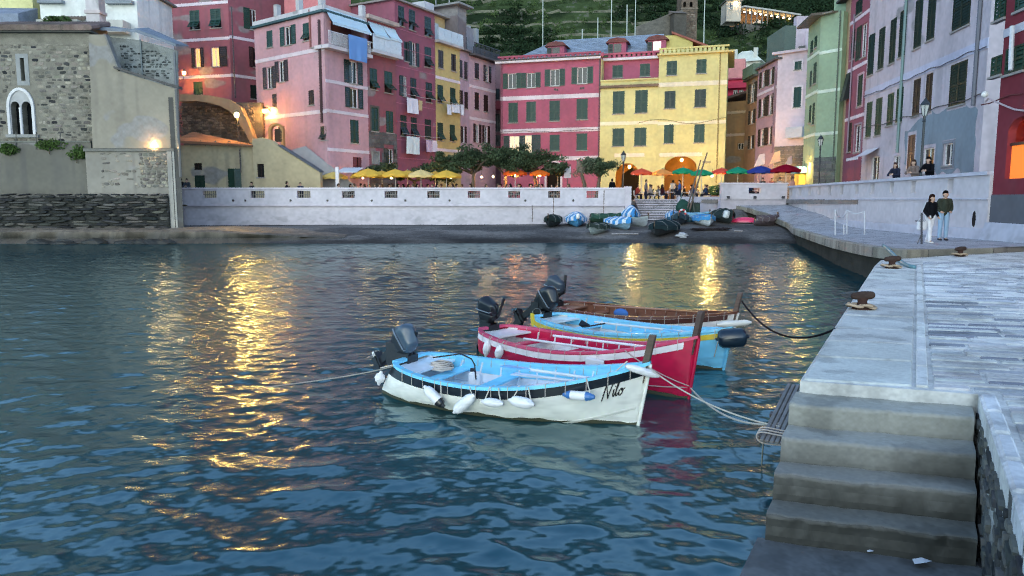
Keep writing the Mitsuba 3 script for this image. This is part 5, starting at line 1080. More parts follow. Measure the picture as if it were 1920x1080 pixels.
# dry stone terrace walls
for k in range(9):
    zc_ = 26 + k * 4.2; pts = []
    for x in np.linspace(-14, 40, 80):
        ys = np.linspace(100, 214, 140); zs = hill_z(ys * 0 + x, ys); j = int(np.argmax(zs > zc_)); pts.append((x, ys[j], zs[j]))
    p = np.array(pts); pr = np.stack([p + [0, -.15, -.5], p + [0, -.15, .35], p + [0, .3, .35]], 1)
    struct('terrace_stonework', grid(pr[:, ::-1]), 'm_stone', S(116, 114, 98), .5, 'hillside')
# castle tower and ruins
YT = 150.0; tx0, tx1 = at_y(1277, 40, YT)[0], at_y(1307, 40, YT)[0]; tz0, tz1 = at_y(1290, 90, YT)[2], at_y(1290, -40, YT)[2]
ft = Fac((tx0, YT), (tx1, YT)); tw = thing('castle_tower', 'brown stone tower standing on the hill above the roofs', 'tower')
def aw_(x0, x1, v0, v1): 
    q = ft.rect((x0, v0, x1, v1)); return Polygon([(q[0], q[2]), (q[1], q[2])] + [((q[0] + q[1]) / 2 + (q[1] - q[0]) / 2 * math.cos(a), q[3] - .4 + .4 * math.sin(a)) for a in np.linspace(0, math.pi, 9)])
oh = [aw_(1281, 1287, 3, 13), aw_(1293, 1299, 3, 13), aw_(1283, 1286.5, 38, 46)]
put('wall', join([wall_panel(ft, tz0 - 6, tz1, oh, .5), ft.box(0, .4, tz0 - 6, tz1, -4, -.5), ft.box(ft.L - .4, ft.L, tz0 - 6, tz1, -4, -.5), ft.box(0, ft.L, tz0 - 6, tz1, -4.3, -4)]), 'm_stone', S(116, 100, 88), .4, tw)
put('string_course', ft.box(-.12, ft.L + .12, at_y(1290, 18, YT)[2], at_y(1290, 18, YT)[2] + .3, -.1, .14), 'm_stone', S(126, 112, 100), .3, tw)
stones(tw, ft, .1, ft.L - .1, at_y(1290, 75, YT)[2], at_y(1290, 20, YT)[2], .5, 1.0, .3, .5, [S(122, 106, 94), S(104, 90, 80), S(134, 120, 106)], 'tower_stone', 60, shapely.union_all(oh).buffer(.1), (.02, .1))
fr_u = Fac(plan(1186, 40, 146), plan(1279, 40, 148)); ru = thing('castle_wall', 'grey stone ramp wall climbing to the hill tower', 'wall')
pp = [fr_u.px(*p) for p in ((1192, 50), (1230, 36), (1254, 26), (1280, 18))]
put('wall', fr_u.map(xf(extrude(Polygon([(pp[0][0], pp[0][1] - 5), (pp[-1][0], pp[-1][1] - 8), *pp[::-1]]), .6), TR(0, 0, -.6))), 'm_stone', S(112, 106, 98), .4, ru)
q = fr_u.rect((1256, 30, 1279, 47)); put('guard_house', fr_u.box(q[0], q[1], q[2] - 3, q[3], .02, 2), 'm_stone', S(90, 84, 78), .4, ru); put('roof', fr_u.map(hull([(q[0] - .3, q[3], 2.3), (q[1] + .2, q[3], 2.3), (q[0] - .3, q[3] + .9, 0), (q[1] + .2, q[3] + .9, 0), (q[0] - .3, q[3], 0)])), 'm_stone', S(120, 108, 100), .3, ru)
# hill restaurant with strings of light, lit house
fr_r = Fac(plan(1388, 22, 165), plan(1500, 26, 172)); hr = thing('hill_restaurant', 'long open terrace restaurant with warm strings of light high on the hill', 'restaurant')
P_ = lambda u, v: fr_r.px(u, v)
a_, b_, c_ = P_(1390, 15), P_(1440, 22), P_(1496, 31)
for p, q in ((a_, b_), (b_, c_)):
    put('roof', fr_r.map(hull([(x[0] + d, x[1] + z, o) for x, d in ((p, .02), (q, -.02)) for z in (0, .35) for o in (-4, 1)])), 'm_plaster', S(190, 182, 174), .2, hr)
    put('terrace', fr_r.map(hull([(x[0], x[1] - 3.4 - z, o) for x in (p, q) for z in (0, 2.2) for o in (-4, .8)])), 'm_stone', S(110, 104, 96), .4, hr)
    put('back_wall', fr_r.map(hull([(x[0], x[1] - z, o) for x in (p, q) for z in (0, 3.2) for o in (-3.6, -3.4)])), 'm_plaster', S(170, 130, 96), .2, hr)
    n = 5
    for k in range(n):
        t = (k + .5) / n; s, z = p[0] + (q[0] - p[0]) * t, p[1] + (q[1] - p[1]) * t
        put('post', fr_r.box(s - .1, s + .1, z - 3.4, z, .6, .8), 'm_paint', S(120, 110, 100), .2, hr)
        put('lamp', ball(fr_r.W(s + .7, z - .55, -.6), .2, 1), 'm_matte', (.5, .5, .5), .1, hr, emitter=glow((1, .66, .3), 2.6 if k % 2 else 1.4))
put('umbrella_roof', fr_r.map(hull([(P_(1428, 40)[0] + a, P_(1428, 44)[1] + z, o) for a, z, o in ((-1.6, 0, 0), (1.6, 0, 0), (0, 1.1, -1), (-1.6, 0, -2), (1.6, 0, -2))])), 'm_matte', S(210, 206, 200), .2, hr)
f = Fac(plan(1362, 10, 160), plan(1390, 10, 160)); b = building('lit_hill_house', 'small pale house on the hill lit by a warm lamp', 'house', [dict(fr=f, z0=f.px(1370, 40)[1], z1=f.px(1370, 2)[1], wins=[((0, 0, 1), 1368, 6, 1374, 18, 'n', BROWN)])], S(190, 176, 160), .3, 4, 'flat')
put('lamp', ball(f.W(f.L * .62, f.px(1376, 6)[1], .5), .2, 1), 'm_matte', (.5, .5, .5), .1, b, emitter=glow((1, .72, .4), 6))
f = Fac(plan(1356, 130, 98), plan(1376, 130, 98))
# bare poles standing on the terraces
for i_, (u, v0, v1, Y) in enumerate(((1018, -30, 22, 150), (1147, -20, 47, 128), (1176, 9, 60, 122), (1192, -10, 25, 135), (1121, 33, 60, 124), (1092, 55, 72, 120), (1322, -20, 12, 140))):
    p, q = at_y(u, v1, Y), at_y(u, v0, Y); p[2] = min(p[2], float(hill_z(p[0], p[1]))) - .5
    put('terrace_pole', tube([p, q], [.11, .09], 6), 'm_paint', S(176, 180, 172), .2, None, False, ['pale pole far left on the hill above the red house roof', 'long pale pole on the hill, fourth from left', 'long pale pole on the hill, fifth from left', 'pale pole left of the hill tower', 'short pale pole on the hill, third from left', 'shortest pale pole on the hill above the slate roof', 'thin pale pole right of the hill tower'][i_], 'pole', 'pale poles on the hillside')
PI = math.pi
# ================================================================ TREES, UMBRELLAS, LAMPS, FURNITURE
def tree(name, label, base, h, crown, n, col, group=None, seed=0, size=.16):
    rs = np.random.RandomState(seed + 50); k = thing(name, label, 'tree', group); base = np.array(base, float)
    tips = []
    tr = [base, base + [.1, 0, h * .35], base + [rs.uniform(-.2, .2), 0, h * .6]]
    put('trunk', tube(tr, [.22, .16, .12], 8), 'm_wood', S(88, 76, 64), .3, k, 40)
    cl = []
    for i in range(n):
        c = base + [rs.uniform(-1, 1) * crown[0], rs.uniform(-1, 1) * crown[1], h * .84 + rs.uniform(-.7, .9) * crown[2]]
        if i % 3 == 0: put('limb', tube([tr[2] - [0, 0, .1], (tr[2] + c) / 2 + [0, 0, .15], c], [.09, .06, .02], 5), 'm_wood', S(84, 72, 60), .3, k)
        r = rs.uniform(.4, .85)
        for q in range(3): cl.append(leaves(c + rs.normal(size=3) * r * [.55, .4, .35], (r * .95, r * .8, r * .5), 130, size * rs.uniform(.55, .9), rs, shell=.1))
    put('crown', join(cl), 'm_leaf', col, .3, k)
    return k
OL = S(70, 82, 60); DG = S(56, 68, 52)
tree('promenade_tree', 'first leafy tree from the left, behind the yellow parasols', (at_y(775, 330, 63)[0], 63, PZ), 2.9, (3.2, 1.0, .5), 18, OL, 'leafy trees on the promenade', 1)
tree('promenade_tree', 'broad leafy tree with thick trunk right of the yellow parasols', (at_y(885, 330, 60)[0], 60, PZ), 3.7, (2.5, 1.2, .8), 22, OL, 'leafy trees on the promenade', 2)
tree('promenade_tree', 'leafy tree in the middle of the promenade row over the dark tables', (at_y(945, 330, 61)[0], 61, PZ), 3.6, (2.0, 1.2, .8), 17, DG, 'leafy trees on the promenade', 3)
tree('promenade_tree', 'leafy tree over the orange lit parasols', (at_y(1003, 330, 60)[0], 60, PZ), 3.5, (2.2, 1.2, .8), 20, OL, 'leafy trees on the promenade', 4)
tree('young_tree', 'small slim tree in front of the red house near the yellow house', (at_y(1094, 330, 59)[0], 59, PZ), 3.6, (.45, .4, .7), 4, S(96, 104, 84), None, 5, .12)
tree('young_tree', 'small round tree at the corner of the yellow house', (at_y(1120, 330, 59)[0], 59, PZ), 3.3, (.75, .5, .45), 6, OL, None, 6, .14)

def umbrella(label, u, vtop, Y, wpx, col, group, zg=PZ, seg=8, lit=None):
    c = at_y(u, vtop, Y); r = wpx / 2 * Y / FPX; zt = c[2]
    k = thing('parasol', label, 'parasol', group)
    put('pole', tube([(c[0], c[1], zg), (c[0], c[1], zt)], .035, 6), 'm_paint', S(190, 186, 178), .1, k)
    P = []; g = np.arange(seg * 4 + 1) / (seg * 4) * 2 * math.pi
    for t in (0.03, .3, .6, .85, 1.0, 1.0):
        row_ = []
        for a in g:
            ph = (a * seg / (2 * math.pi)) % 1; sc = 1 - .10 * math.sin(ph * math.pi)
            z = zt - r * .36 * (t ** 1.35) - .05 * t * math.sin(ph * math.pi)
            row_.append((c[0] + r * t * sc * math.cos(a), c[1] + r * t * sc * math.sin(a), z))
        P.append(row_)
    P = np.array(P); P[-1, :, 2] -= .16; P[-1, :, 2] += .02 * np.sin(g * 24)
    put('canopy', grid(P[::-1]), 'm_matte', col, .15, k, smooth=35)
    put('finial', ball((c[0], c[1], zt + .03), .06, 1), 'm_paint', S(150, 140, 120), .1, k)
    return c
YU = S(226, 178, 76)
cols_y = [('pale yellow parasol leftmost beside the white canopy post', 626, 322, 60.0, 52, S(214, 188, 112)), ('golden parasol second from the left on the promenade', 690, 316, 58.6, 62, YU), ('yellow parasol tucked behind the second one', 716, 320, 62, 50, S(206, 164, 74)),
          ('golden parasol in the middle of the yellow row', 741, 317, 58.8, 58, YU), ('yellow parasol half hidden in the middle of the row', 764, 319, 62, 50, S(214, 172, 84)), ('pale cream yellow parasol second from the right in the row', 789, 318, 59, 58, S(228, 196, 132)), ('golden parasol at the right end of the yellow row', 837, 319, 58.4, 56, YU), ('small yellow parasol behind the leftmost pair', 655, 323, 63, 40, S(210, 176, 92)), ('yellow parasol just left of the right end one', 816, 321, 62, 44, S(220, 176, 84))]
for lab, u, v, Y, w, c in cols_y: umbrella(lab, u, v, Y, w, c, 'yellow parasols on the promenade')
for lab, u, v, Y, w, c in (('orange lit parasol under the trees', 966, 316, 59.6, 44, S(226, 96, 40)), ('second orange parasol under the trees, right of the first', 1012, 318, 59.4, 38, S(230, 110, 44)), ('small red parasol at the right end of the trees', 1046, 317, 62, 24, S(196, 50, 52)),
          ('coral red parasol in front of the small arch of the yellow house', 1203, 316, 63, 40, S(222, 92, 66)), ('orange parasol in front of the yellow house between arches', 1242, 317, 64, 40, S(226, 150, 84)), ('green parasol under the big arch', 1281, 314, 63, 40, S(44, 142, 104)), ('green parasol right of the big arch', 1316, 317, 62, 42, S(40, 140, 104)),
          ('coral parasol at the right corner of the yellow house', 1353, 315, 64, 36, S(214, 84, 70)), ('teal green parasol at the mouth of the lane', 1384, 313, 63, 44, S(40, 140, 110)), ('dark blue parasol at the mouth of the lane', 1427, 311, 62, 52, S(54, 66, 140)), ('maroon parasol right of the blue one', 1474, 308, 61, 58, S(134, 22, 44))):
    umbrella(lab, u, v, Y, w, c, 'coloured parasols on the square', zg=2.75)
# white canopy post and little awning at the corner
k = thing('canopy_frame', 'white post with a pale awning beside the leftmost yellow parasols', 'canopy'); p = at_y(633, 350, 58)
put('post', box((p[0] - .12, p[1] - .12, PZ), (p[0] + .12, p[1] + .12, at_y(633, 313, 58)[2])), 'm_paint', S(222, 214, 218), .1, k)
z = at_y(650, 318, 59)[2]; x0, x1 = at_y(634, 318, 59)[0], at_y(672, 318, 59)[0]; put('awning', hull([(x0, 58.2, z - .2), (x1, 58.2, z - .2), (x0, 61, z + .25), (x1, 61, z + .25), (x0, 61, z + .2), (x1, 61, z + .2), (x0, 58.2, z - .26), (x1, 58.2, z - .26)]), 'm_matte', S(206, 210, 216), .1, k)

def street_lamp(label, u, vtop, vbot, Y, zg, lit=0):
    k = thing('street_lamp', label, 'street lamp'); p = at_y(u, vbot, Y); zt = at_y(u, vtop, Y)[2]; M = TR(p[0], p[1], 0)
    put('post', xf(lathe([(.13, zg), (.13, zg + .5), (.07, zg + .6), (.055, zt - 1.1), (.09, zt - 1.06), (.04, zt - .98)], 10), M), 'm_paint', S(52, 56, 60), .2, k, 40)
    put('lantern', xf(lathe([(.10, zt - .82), (.2, zt - .34), (.2, zt - .33)], 6), M), 'm_matte', S(196, 196, 190), .1, k)
    put('lantern_frame', join([tube([(p[0] + .105 * math.cos(a), p[1] + .105 * math.sin(a), zt - .82), (p[0] + .21 * math.cos(a), p[1] + .21 * math.sin(a), zt - .33)], .018, 4) for a in np.arange(6) * math.pi / 3] + [tube([(p[0], p[1], zt - 1.0), (p[0], p[1], zt - .8)], .06, 6)]), 'm_paint', S(44, 48, 52), .2, k)
    put('cap', xf(lathe([(.24, zt - .33), (.16, zt - .18), (.08, zt - .1), (.03, zt), (.001, zt + .04)], 8), M), 'm_paint', S(44, 48, 52), .2, k)
street_lamp('dark lamp post on the lane in front of the lilac house', 1727, 184, 318, 35.9, 2.75)
street_lamp('dark lamp post in front of the green house base', 1535, 253, 342, 56.5, 2.75)
street_lamp('dark lamp post in front of the small arch of the yellow house', 1168, 283, 352, 60.5, PZ)
def wall_lamp(label, u, v, Y, tx, ty, pw=120, r=.16, flood=0):
    c = at_y(u, v, Y); k = thing('wall_lamp', label, 'lamp')
    put('bulb', ball(c, r, 2), 'm_matte', (.6, .5, .3), .1, k, emitter=glow((1, .56, .13), pw))
    if flood: put('flood_glass', xf(lathe([(.19, 0), (.001, 0)], 16), TR(*(c + [0, -r - .02, 0])) @ RX(PI / 2)), 'm_matte', (.6, .5, .3), .1, k, emitter=glow((1, .56, .13), flood))
    if flood: put('flood_hood', xf(lathe([(.08, -.16), (.2, -.02), (.21, .005), (.195, .005), (.18, -.01)], 16), TR(*(c + [0, -r - .02, 0])) @ RX(PI / 2)), 'm_paint', S(60, 54, 50), .1, k)
    put('bracket', tube([c + [tx, ty, -.5], c + [tx * .8, ty * .8, -.1], c + [tx * .3, ty * .3, .32], c + [0, 0, .26]], .03, 6), 'm_paint', S(60, 54, 50), .1, k)
    put('cap', lathe([(r * 1.3, .0), (r * .9, .13), (.02, .2)], 10) if 0 else xf(lathe([(r * 1.25, .0), (r * .8, .10), (.02, .16)], 10), TR(c[0], c[1], c[2] + r * .8)), 'm_paint', S(60, 54, 50), .1, k)
wall_lamp('warm lamp on the left edge of the red house', 345, 137, 67.4, -.3, .6, 34, .15)
wall_lamp('brightest lamp on the stair arch', 445, 216, 60.2, -.1, .4, 40, .13, 95)
put('post', tube([(*plan(445, 216, 60.55), 6.6), (*plan(445, 216, 60.55), at_y(445, 216, 60.4)[2] + .3)], .05, 8), 'm_paint', S(60, 54, 50), .1, 'wall_lamp_001')
wall_lamp('warm lamp at the foot of the red house beside the pink house', 496, 208, 64.0, .5, .9, 48, .16)
NTH_ = ['first', 'second', 'third', 'fourth', 'fifth']
# lit bulbs under the parasols and in the arches
def bulb(label, p, pw, r=.09, rgb=(1, .55, .14)):
    r, pw = r * .62, pw * 2.5
    k = thing('hanging_bulb', label, 'lamp', 'hanging lamps of the restaurants')
    put('bulb', ball(p, r, 1), 'm_matte', (.6, .5, .3), .1, k, emitter=glow(rgb, pw)); put('cord', tube([p + [0, 0, r], p + [0, 0, r + .5]], .012, 4), 'm_paint', S(40, 40, 40), .1, k)
for i, (u, v, Y, pw, r) in enumerate(((680, 334, 60.5, 10, .09), (734, 334, 60.2, 16, .1), (812, 333, 60.4, 11, .09), (846, 334, 60, 11, .09), (903, 332, 62, 13, .1))): bulb(f'{NTH_[i]} small warm bulb from left under the yellow parasols', at_y(u, v, Y), pw, r)
bulb('warm bulb between the two broad trees', at_y(925, 331, 62), 20, .1)
bulb('orange lamp under the first orange parasol', at_y(966, 329, 60.2), 90, .11, (1, .34, .07)); bulb('orange lamp under the second orange parasol', at_y(1012, 329, 60.2), 90, .11, (1, .34, .07))
bulb('bright lamp at the small arch of the yellow house', at_y(1188, 326, 64.5), 150, .15); bulb('bright lamp under the big arch on the right', at_y(1335, 329, 64.5), 140, .15)
for (fr, bb), l in ((ARCH2, 'small'), (ARCH3, 'big')):
    k = thing('arch_lamp', f'warm lamp hanging inside the {l} arch of the yellow house', 'lamp'); p = fr.W((bb[0] + bb[2]) / 2, bb[3] - .3, -1.6)
    put('bulb', ball(p, .14, 1), 'm_matte', (.6, .5, .3), .1, k, emitter=glow((1, .6, .2), 16)); put('cord', tube([p + [0, 0, .1], p + [0, 0, .8]], .015, 4), 'm_paint', S(40, 40, 40), .1, k)
bulb('warm lamp by the shops at the mouth of the lane', at_y(1508, 316, 62), 30, .14); bulb('warm lamp in the lane behind the dark blue parasol', at_y(1440, 322, 66), 40, .13)
# shop stall with blue roof, pale shop umbrellas, window boards
k = thing('shop_stall', 'small yellow lit kiosk with blue roof beside the maroon parasol', 'kiosk'); p = at_y(1510, 330, 63)
put('body', box((p[0] - .55, 63, 2.75), (p[0] + .55, 64, 4.9)), 'm_plaster', S(214, 190, 110), .1, k); put('roof', box((p[0] - .8, 62.7, 4.95), (p[0] + .8, 64.2, 5.5)), 'm_matte', S(96, 160, 200), .1, k); put('counter', box((p[0] - .5, 62.6, 2.75), (p[0] + .4, 62.95, 3.5)), 'm_paint', S(70, 140, 200), .1, k)
for lab, u, v, w, c in (('pale pink shop blind standing in the lane', 1424, 295, 20, S(224, 204, 206)), ('peach shop sunshade standing in the lane', 1453, 290, 20, S(240, 196, 160)), ('pinkish shop sunshade beside the peach one', 1478, 299, 14, S(210, 180, 176))):
    a = at_y(u, v, 65.5); r = w / 2 * 65.5 / FPX; k = thing('sunshade', lab, 'sunshade'); put('cloth', hull([(a[0] - r, 65.5, a[2] - r * 1.8), (a[0] + r, 65.4, a[2] - r * 1.2), (a[0] + r, 65.6, a[2] + .35), (a[0] - r * .1, 65.4, a[2] + r * .5), (a[0], 66.2, a[2] - r)]), 'm_matte', c, .1, k); put('pole', tube([(a[0], 65.7, 2.75), (a[0], 65.7, a[2])], .03, 5), 'm_paint', S(160, 150, 150), .1, k)

# ---- people
def bones(bl, n=10, ref=None):
    ms = []
    for (a, ra, b, rb) in bl:
        s = [m3.Manifold.sphere(r, n).translate(tuple(map(float, p))) for p, r in ((a, ra), (b, rb))]; ms.append(m3.Manifold.batch_hull(s))
    m = m3.Manifold.batch_boolean(ms, m3.OpType.Add)
    if ref:
        m = m.refine_to_length(ref); V, F = man(m); t = trimesh.Trimesh(V, F, process=True); trimesh.smoothing.filter_taubin(t, iterations=8); return np.array(t.vertices), np.array(t.faces)
    return man(m)
def v3(*a): return np.array(a, float)
CACHE = {}
def figure(pose, fine=False, hair='short'):
    key = (pose, fine, hair)
    if key in CACHE: return CACHE[key]
    n = 14 if fine else 7; ref = .022 if fine else None
    d = v3(0, 0, -.42) if pose.startswith('sit') else v3(0, 0, 0)
    hip = lambda s: v3(s * .095, 0, .90) + d
    if pose.startswith('sit'): knee = lambda s: v3(s * .13, .42, .50); ank = lambda s: v3(s * .13, .40, .09)
    elif pose == 'walk': knee = lambda s: v3(s * .10, .10 * s + .03, .49); ank = lambda s: v3(s * .09, .16 * s - .03, .085)
    else: knee = lambda s: v3(s * .10, .02, .48); ank = lambda s: v3(s * .105, 0, .085)
    lean = .16 if pose == 'lean' else (.10 if pose == 'sit_b' else 0.02)
    pel, chest, neck, head = v3(0, 0, .97) + d, v3(0, lean * .6, 1.27) + d, v3(0, lean, 1.46) + d, v3(0, lean + .03, 1.61) + d
    sh = lambda s: v3(s * .175, lean * .9, 1.40) + d
    if pose == 'walk': el = lambda s: v3(s * .24, -.02, 1.14); wr = lambda s: v3(s * .21, .14, .95)
    elif pose == 'phone': el = lambda s: v3(s * .25, .05, 1.13) if s > 0 else v3(-.24, .0, 1.12); wr = lambda s: v3(.10, .20, 1.36) if s > 0 else v3(-.20, .1, .92)
    elif pose == 'pocket': el = lambda s: v3(s * .27, -.04, 1.13); wr = lambda s: v3(s * .17, .12, 1.02)
    elif pose == 'lean': el = lambda s: v3(s * .27, .28, 1.14); wr = lambda s: v3(s * .10, .42, 1.16)
    elif pose == 'sit_a': el = lambda s: v3(s * .24, .06, 1.12) + d; wr = lambda s: v3(s * .14, .32, 1.12) + d
    elif pose == 'sit_b': el = lambda s: v3(s * .25, .16, 1.14) + d; wr = lambda s: v3(s * .06, .30, 1.36 if s > 0 else 1.1) + d
    else: el = lambda s: v3(s * .24, -.01, 1.13); wr = lambda s: v3(s * .23, .07, .89)
    bl, top, leg, shoe = [], [], [], []
    bl += [(neck - [0, 0, .06], .055, neck + [0, .01, .08], .05)]
    bl += [(head + [0, -.02, .03], .088, head + [0, .025, -.045], .066), (head + [0, .03, -.08], .045, head + [0, .045, -.095], .035), (head + [0, .085, -.02], .014, head + [0, .10, -.035], .016)]
    for s in (-1, 1):
        bl += [(head + [s * .082, -.005, -.01], .02, head + [s * .088, -.012, -.03], .016)]
        bl += [(sh(s), .05, el(s), .04), (el(s), .04, wr(s), .028), (hip(s), .075, knee(s), .052), (knee(s), .052, ank(s), .036), (neck, .05, sh(s), .045), (ank(s), .036, ank(s) + [0, .1, -.05], .03)]
        fw = wr(s) - el(s); fw /= np.linalg.norm(fw); sd = np.cross(fw, [0, 1, .3]); sd /= np.linalg.norm(sd) + 1e-9; pm = wr(s) + fw * .06
        nn = np.cross(sd, fw)
        bl += [(wr(s), .026, pm + sd * .022, .02), (wr(s), .026, pm - sd * .022, .02)]
        if fine or 1:
            for q, ln in ((-.03, .058), (-.01, .074), (.01, .078), (.03, .064)):
                m_ = pm + sd * q + fw * .035; bl += [(pm + sd * q, .0095, m_, .009), (m_, .009, m_ + fw * ln * .5 + nn * .018, .0075)]
            bl += [(wr(s) + fw * .02 + sd * .02, .012, wr(s) + fw * .06 + sd * .05 + nn * .01, .009)]
        top += [(sh(s), .07, el(s), .056), (el(s), .056, wr(s) - fw * .015, .042), (sh(s) * .96 + pel * .04, .07, pel + [s * .07, 0, -.02], .095), (sh(s), .068, neck - [0, 0, .03], .06)]
        leg += [(hip(s) + [0, 0, .05], .098, knee(s), .072), (knee(s), .072, ank(s) + [0, 0, .03], .062), (pel + [s * .05, 0, .0], .105, hip(s), .10)]
        shoe += [(ank(s) + [0, -.03, -.04], .045, ank(s) + [0, .03, -.045], .042), (ank(s) + [0, .0, -.05], .036, ank(s) + [0, .15, -.055], .032)]
    top += [(pel, .12, chest, .145), (chest, .14, neck - [0, 0, .1], .10)]
    bl += [(pel, .09, chest, .11), (chest, .11, neck - [0, 0, .08], .07)]
    hb = [(head + [0, -.03, .05], .094, head + [0, -.035, -.01], .09), (head + [0, .015, .075], .066, head + [0, -.03, .06], .09)]
    if hair == 'long': hb += [(head + [0, -.07, 0], .07, neck + [0, -.09, -.06], .06)] + [(head + [s * .07, -.03, .02], .04, neck + [s * .09, -.02, -.08], .04) for s in (-1, 1)]
    out = dict(body=bones(bl, n, .012 if fine else None), top=bones(top, n, ref), trousers=bones(leg, n, ref), shoes=bones(shoe, n), hair=bones(hb, n, .02 if fine else None))
    if fine: out['eyes'] = join([ball(head + [s * .032, .083, .005], (.011, .007, .006), 1) for s in (-1, 1)] + [ball(head + [0, .092, -.066], (.022, .006, .006), 1)])
    CACHE[key] = out
    return out
def person(label, pos, face, pose='stand', top=(.1, .1, .1), trou=(.05, .05, .08), hair=(.015, .012, .01), skin=(.5, .32, .24), fine=False, h=1.0, group=None, style='short', shoes=(.5, .5, .5), hide=()):
    k = thing('person', label, 'person', group); M = TR(*pos) @ RZ(face) @ SC(h); fg = figure(pose, fine, style)
    put('body', xf(fg['body'], M), 'm_matte', skin, .1, k, True if fine else 50); put('top', xf(fg['top'], M), 'm_matte', top, .2, k, True if fine else 50)
    put('trousers', xf(fg['trousers'], M), 'm_matte', trou, .2, k, True if fine else 50); put('hair', xf(fg['hair'], M), 'm_matte', hair, .3, k, True if fine else 50)
    if 'shoes' not in hide: put('shoes', xf(fg['shoes'], M), 'm_matte', shoes, .2, k)
    if fine: put('face_features', xf(fg['eyes'], M), 'm_matte', (.04, .02, .02), .1, k)
    return k
# walking pair on the path (facing the water: -y), bag
pa, pb = on_z(1741, 455, 1.20), on_z(1765, 450, 1.21)
person('woman in black jacket and wide white trousers walking on the path', (pa[0], pa[1], 1.19), PI + .25, 'walk', S(26, 26, 30), S(224, 224, 228), S(44, 28, 24), fine=True, h=.98, style='long', shoes=S(220, 216, 214))
person('person in dark green sweater and light blue jeans beside the woman in white trousers', (pb[0] + .03, pb[1], 1.20), PI - .1, 'pocket', S(58, 62, 54), S(150, 176, 200), S(20, 18, 18), fine=True, h=1.06, shoes=S(60, 60, 66))
k = thing('shoulder_bag', 'white tote bag held by the woman in white trousers', 'bag'); c = np.array([pa[0] - .34, pa[1] - .12, 2.0])
put('bag', cbox(c + [-.17, -.07, -.36], c + [.16, .07, 0.0], .04), 'm_matte', S(214, 214, 218), .1, k); put('strap', tube([c + [-.1, 0, 0], c + [-.02, .02, .28], c + [.12, .04, .62], c + [.2, .05, .3], c + [.12, 0, 0]], .012, 5), 'm_matte', S(200, 200, 204), .1, k)
# three leaning on the lane parapet
for u, v, lab, top, hr, stl in ((1683, 309, 'person with white headband in dark jacket leaning on the lane parapet', S(44, 46, 60), S(70, 50, 44), 'long'), (1718, 304, 'brown haired person in tan and grey coat at the lane parapet', S(126, 108, 100), S(60, 44, 38), 'long'), (1746, 299, 'person with long black hair in black coat leaning on the lane parapet', S(24, 24, 28), S(22, 18, 20), 'long')):
    Yp = hit_line(u, 318, WA + fW.n * -.75, WB - WA)[1]; c = at_y(u, v, Yp); hh = (c[2] + .05 - 2.75) / 1.68
    k = person(lab, (c[0], c[1], 2.75), PI / 2 + .5, 'lean', top, S(40, 40, 48), hr, fine=True, h=hh, style=stl)
    if 'headband' in lab: put('headband', xf(lathe([(.103, -.02), (.107, .0), (.103, .02)], 14), TR(*(c + [-.03, -.02, .03]))), 'm_matte', S(210, 204, 204), .1, k)
# figures behind the harbour wall
tops = [S(40, 44, 60), S(150, 144, 140), S(60, 30, 34), S(30, 30, 34), S(120, 120, 130), S(170, 160, 150), S(44, 60, 90), S(90, 84, 80), S(140, 60, 56), S(200, 196, 196)]
for u, v, lab, pose, col, face in ((339, 330, 'person in black standing at the left end of the promenade wall', 'stand', S(30, 30, 32), 1.2), (352, 338, 'person in dark jacket leaning at the left end of the promenade wall', 'lean', S(70, 76, 84), PI), (475, 344, 'person in dark top bending behind the promenade wall', 'lean', S(60, 60, 60), 2.6), (537, 343, 'person in black raising a phone behind the promenade wall', 'phone', S(36, 34, 38), -1.3), (564, 345, 'person in navy leaning behind the promenade wall', 'lean', S(44, 52, 76), PI)):
    c = at_y(u, v, 56.4); z0 = c[2] - 1.62; person(lab, (c[0], c[1], max(z0, PZ - .35) if z0 < PZ else PZ), face, pose, col, S(40, 40, 50), h=1.0 if z0 > PZ - .35 else 1)
def table(label, x, y, zg, group, col=S(206, 204, 204), r=.42):
    k = thing('cafe_table', label, 'table', group); put('table_top', xf(lathe([(.01, .70), (r, .70), (r, .74), (.01, .745)], 12), TR(x, y, zg)), 'm_matte', col, .1, k); put('leg', xf(lathe([(.25, 0), (.22, .03), (.03, .06), (.03, .7)], 8), TR(x, y, zg)), 'm_metal', S(110, 110, 112), .2, k)
def chair(x, y, zg, a, col, label, group):
    k = thing('cafe_chair', label, 'chair', group); M = TR(x, y, zg) @ RZ(a)
    put('seat', xf(box((-.21, -.21, .43), (.21, .21, .46)), M), 'm_paint', col, .1, k); put('backrest', xf(join([box((-.21, -.215, .62 + .12 * q), (.21, -.19, .69 + .12 * q)) for q in range(2)]), M), 'm_paint', col, .1, k)
    for s in (-1, 1):
        put('leg', xf(tube([(s * .2, .2, 0), (s * .2, -.16, .46)], .016, 5), M), 'm_paint', col, .1, k); put('leg', xf(tube([(s * .2, -.2, 0), (s * .2, .0, .4)], .016, 5), M), 'm_paint', col, .1, k); put('back_post', xf(tube([(s * .2, -.2, .44), (s * .2, -.21, .86)], .016, 5), M), 'm_paint', col, .1, k)
rsq = random.Random(12)
NTH = ['first', 'second', 'third', 'fourth', 'fifth', 'sixth', 'seventh', 'eighth', 'ninth', 'tenth', 'eleventh', 'twelfth', 'thirteenth']
HUE = dict(zip(range(10), ['navy', 'pale grey', 'maroon', 'black', 'grey', 'beige', 'blue', 'brown', 'red', 'white']))
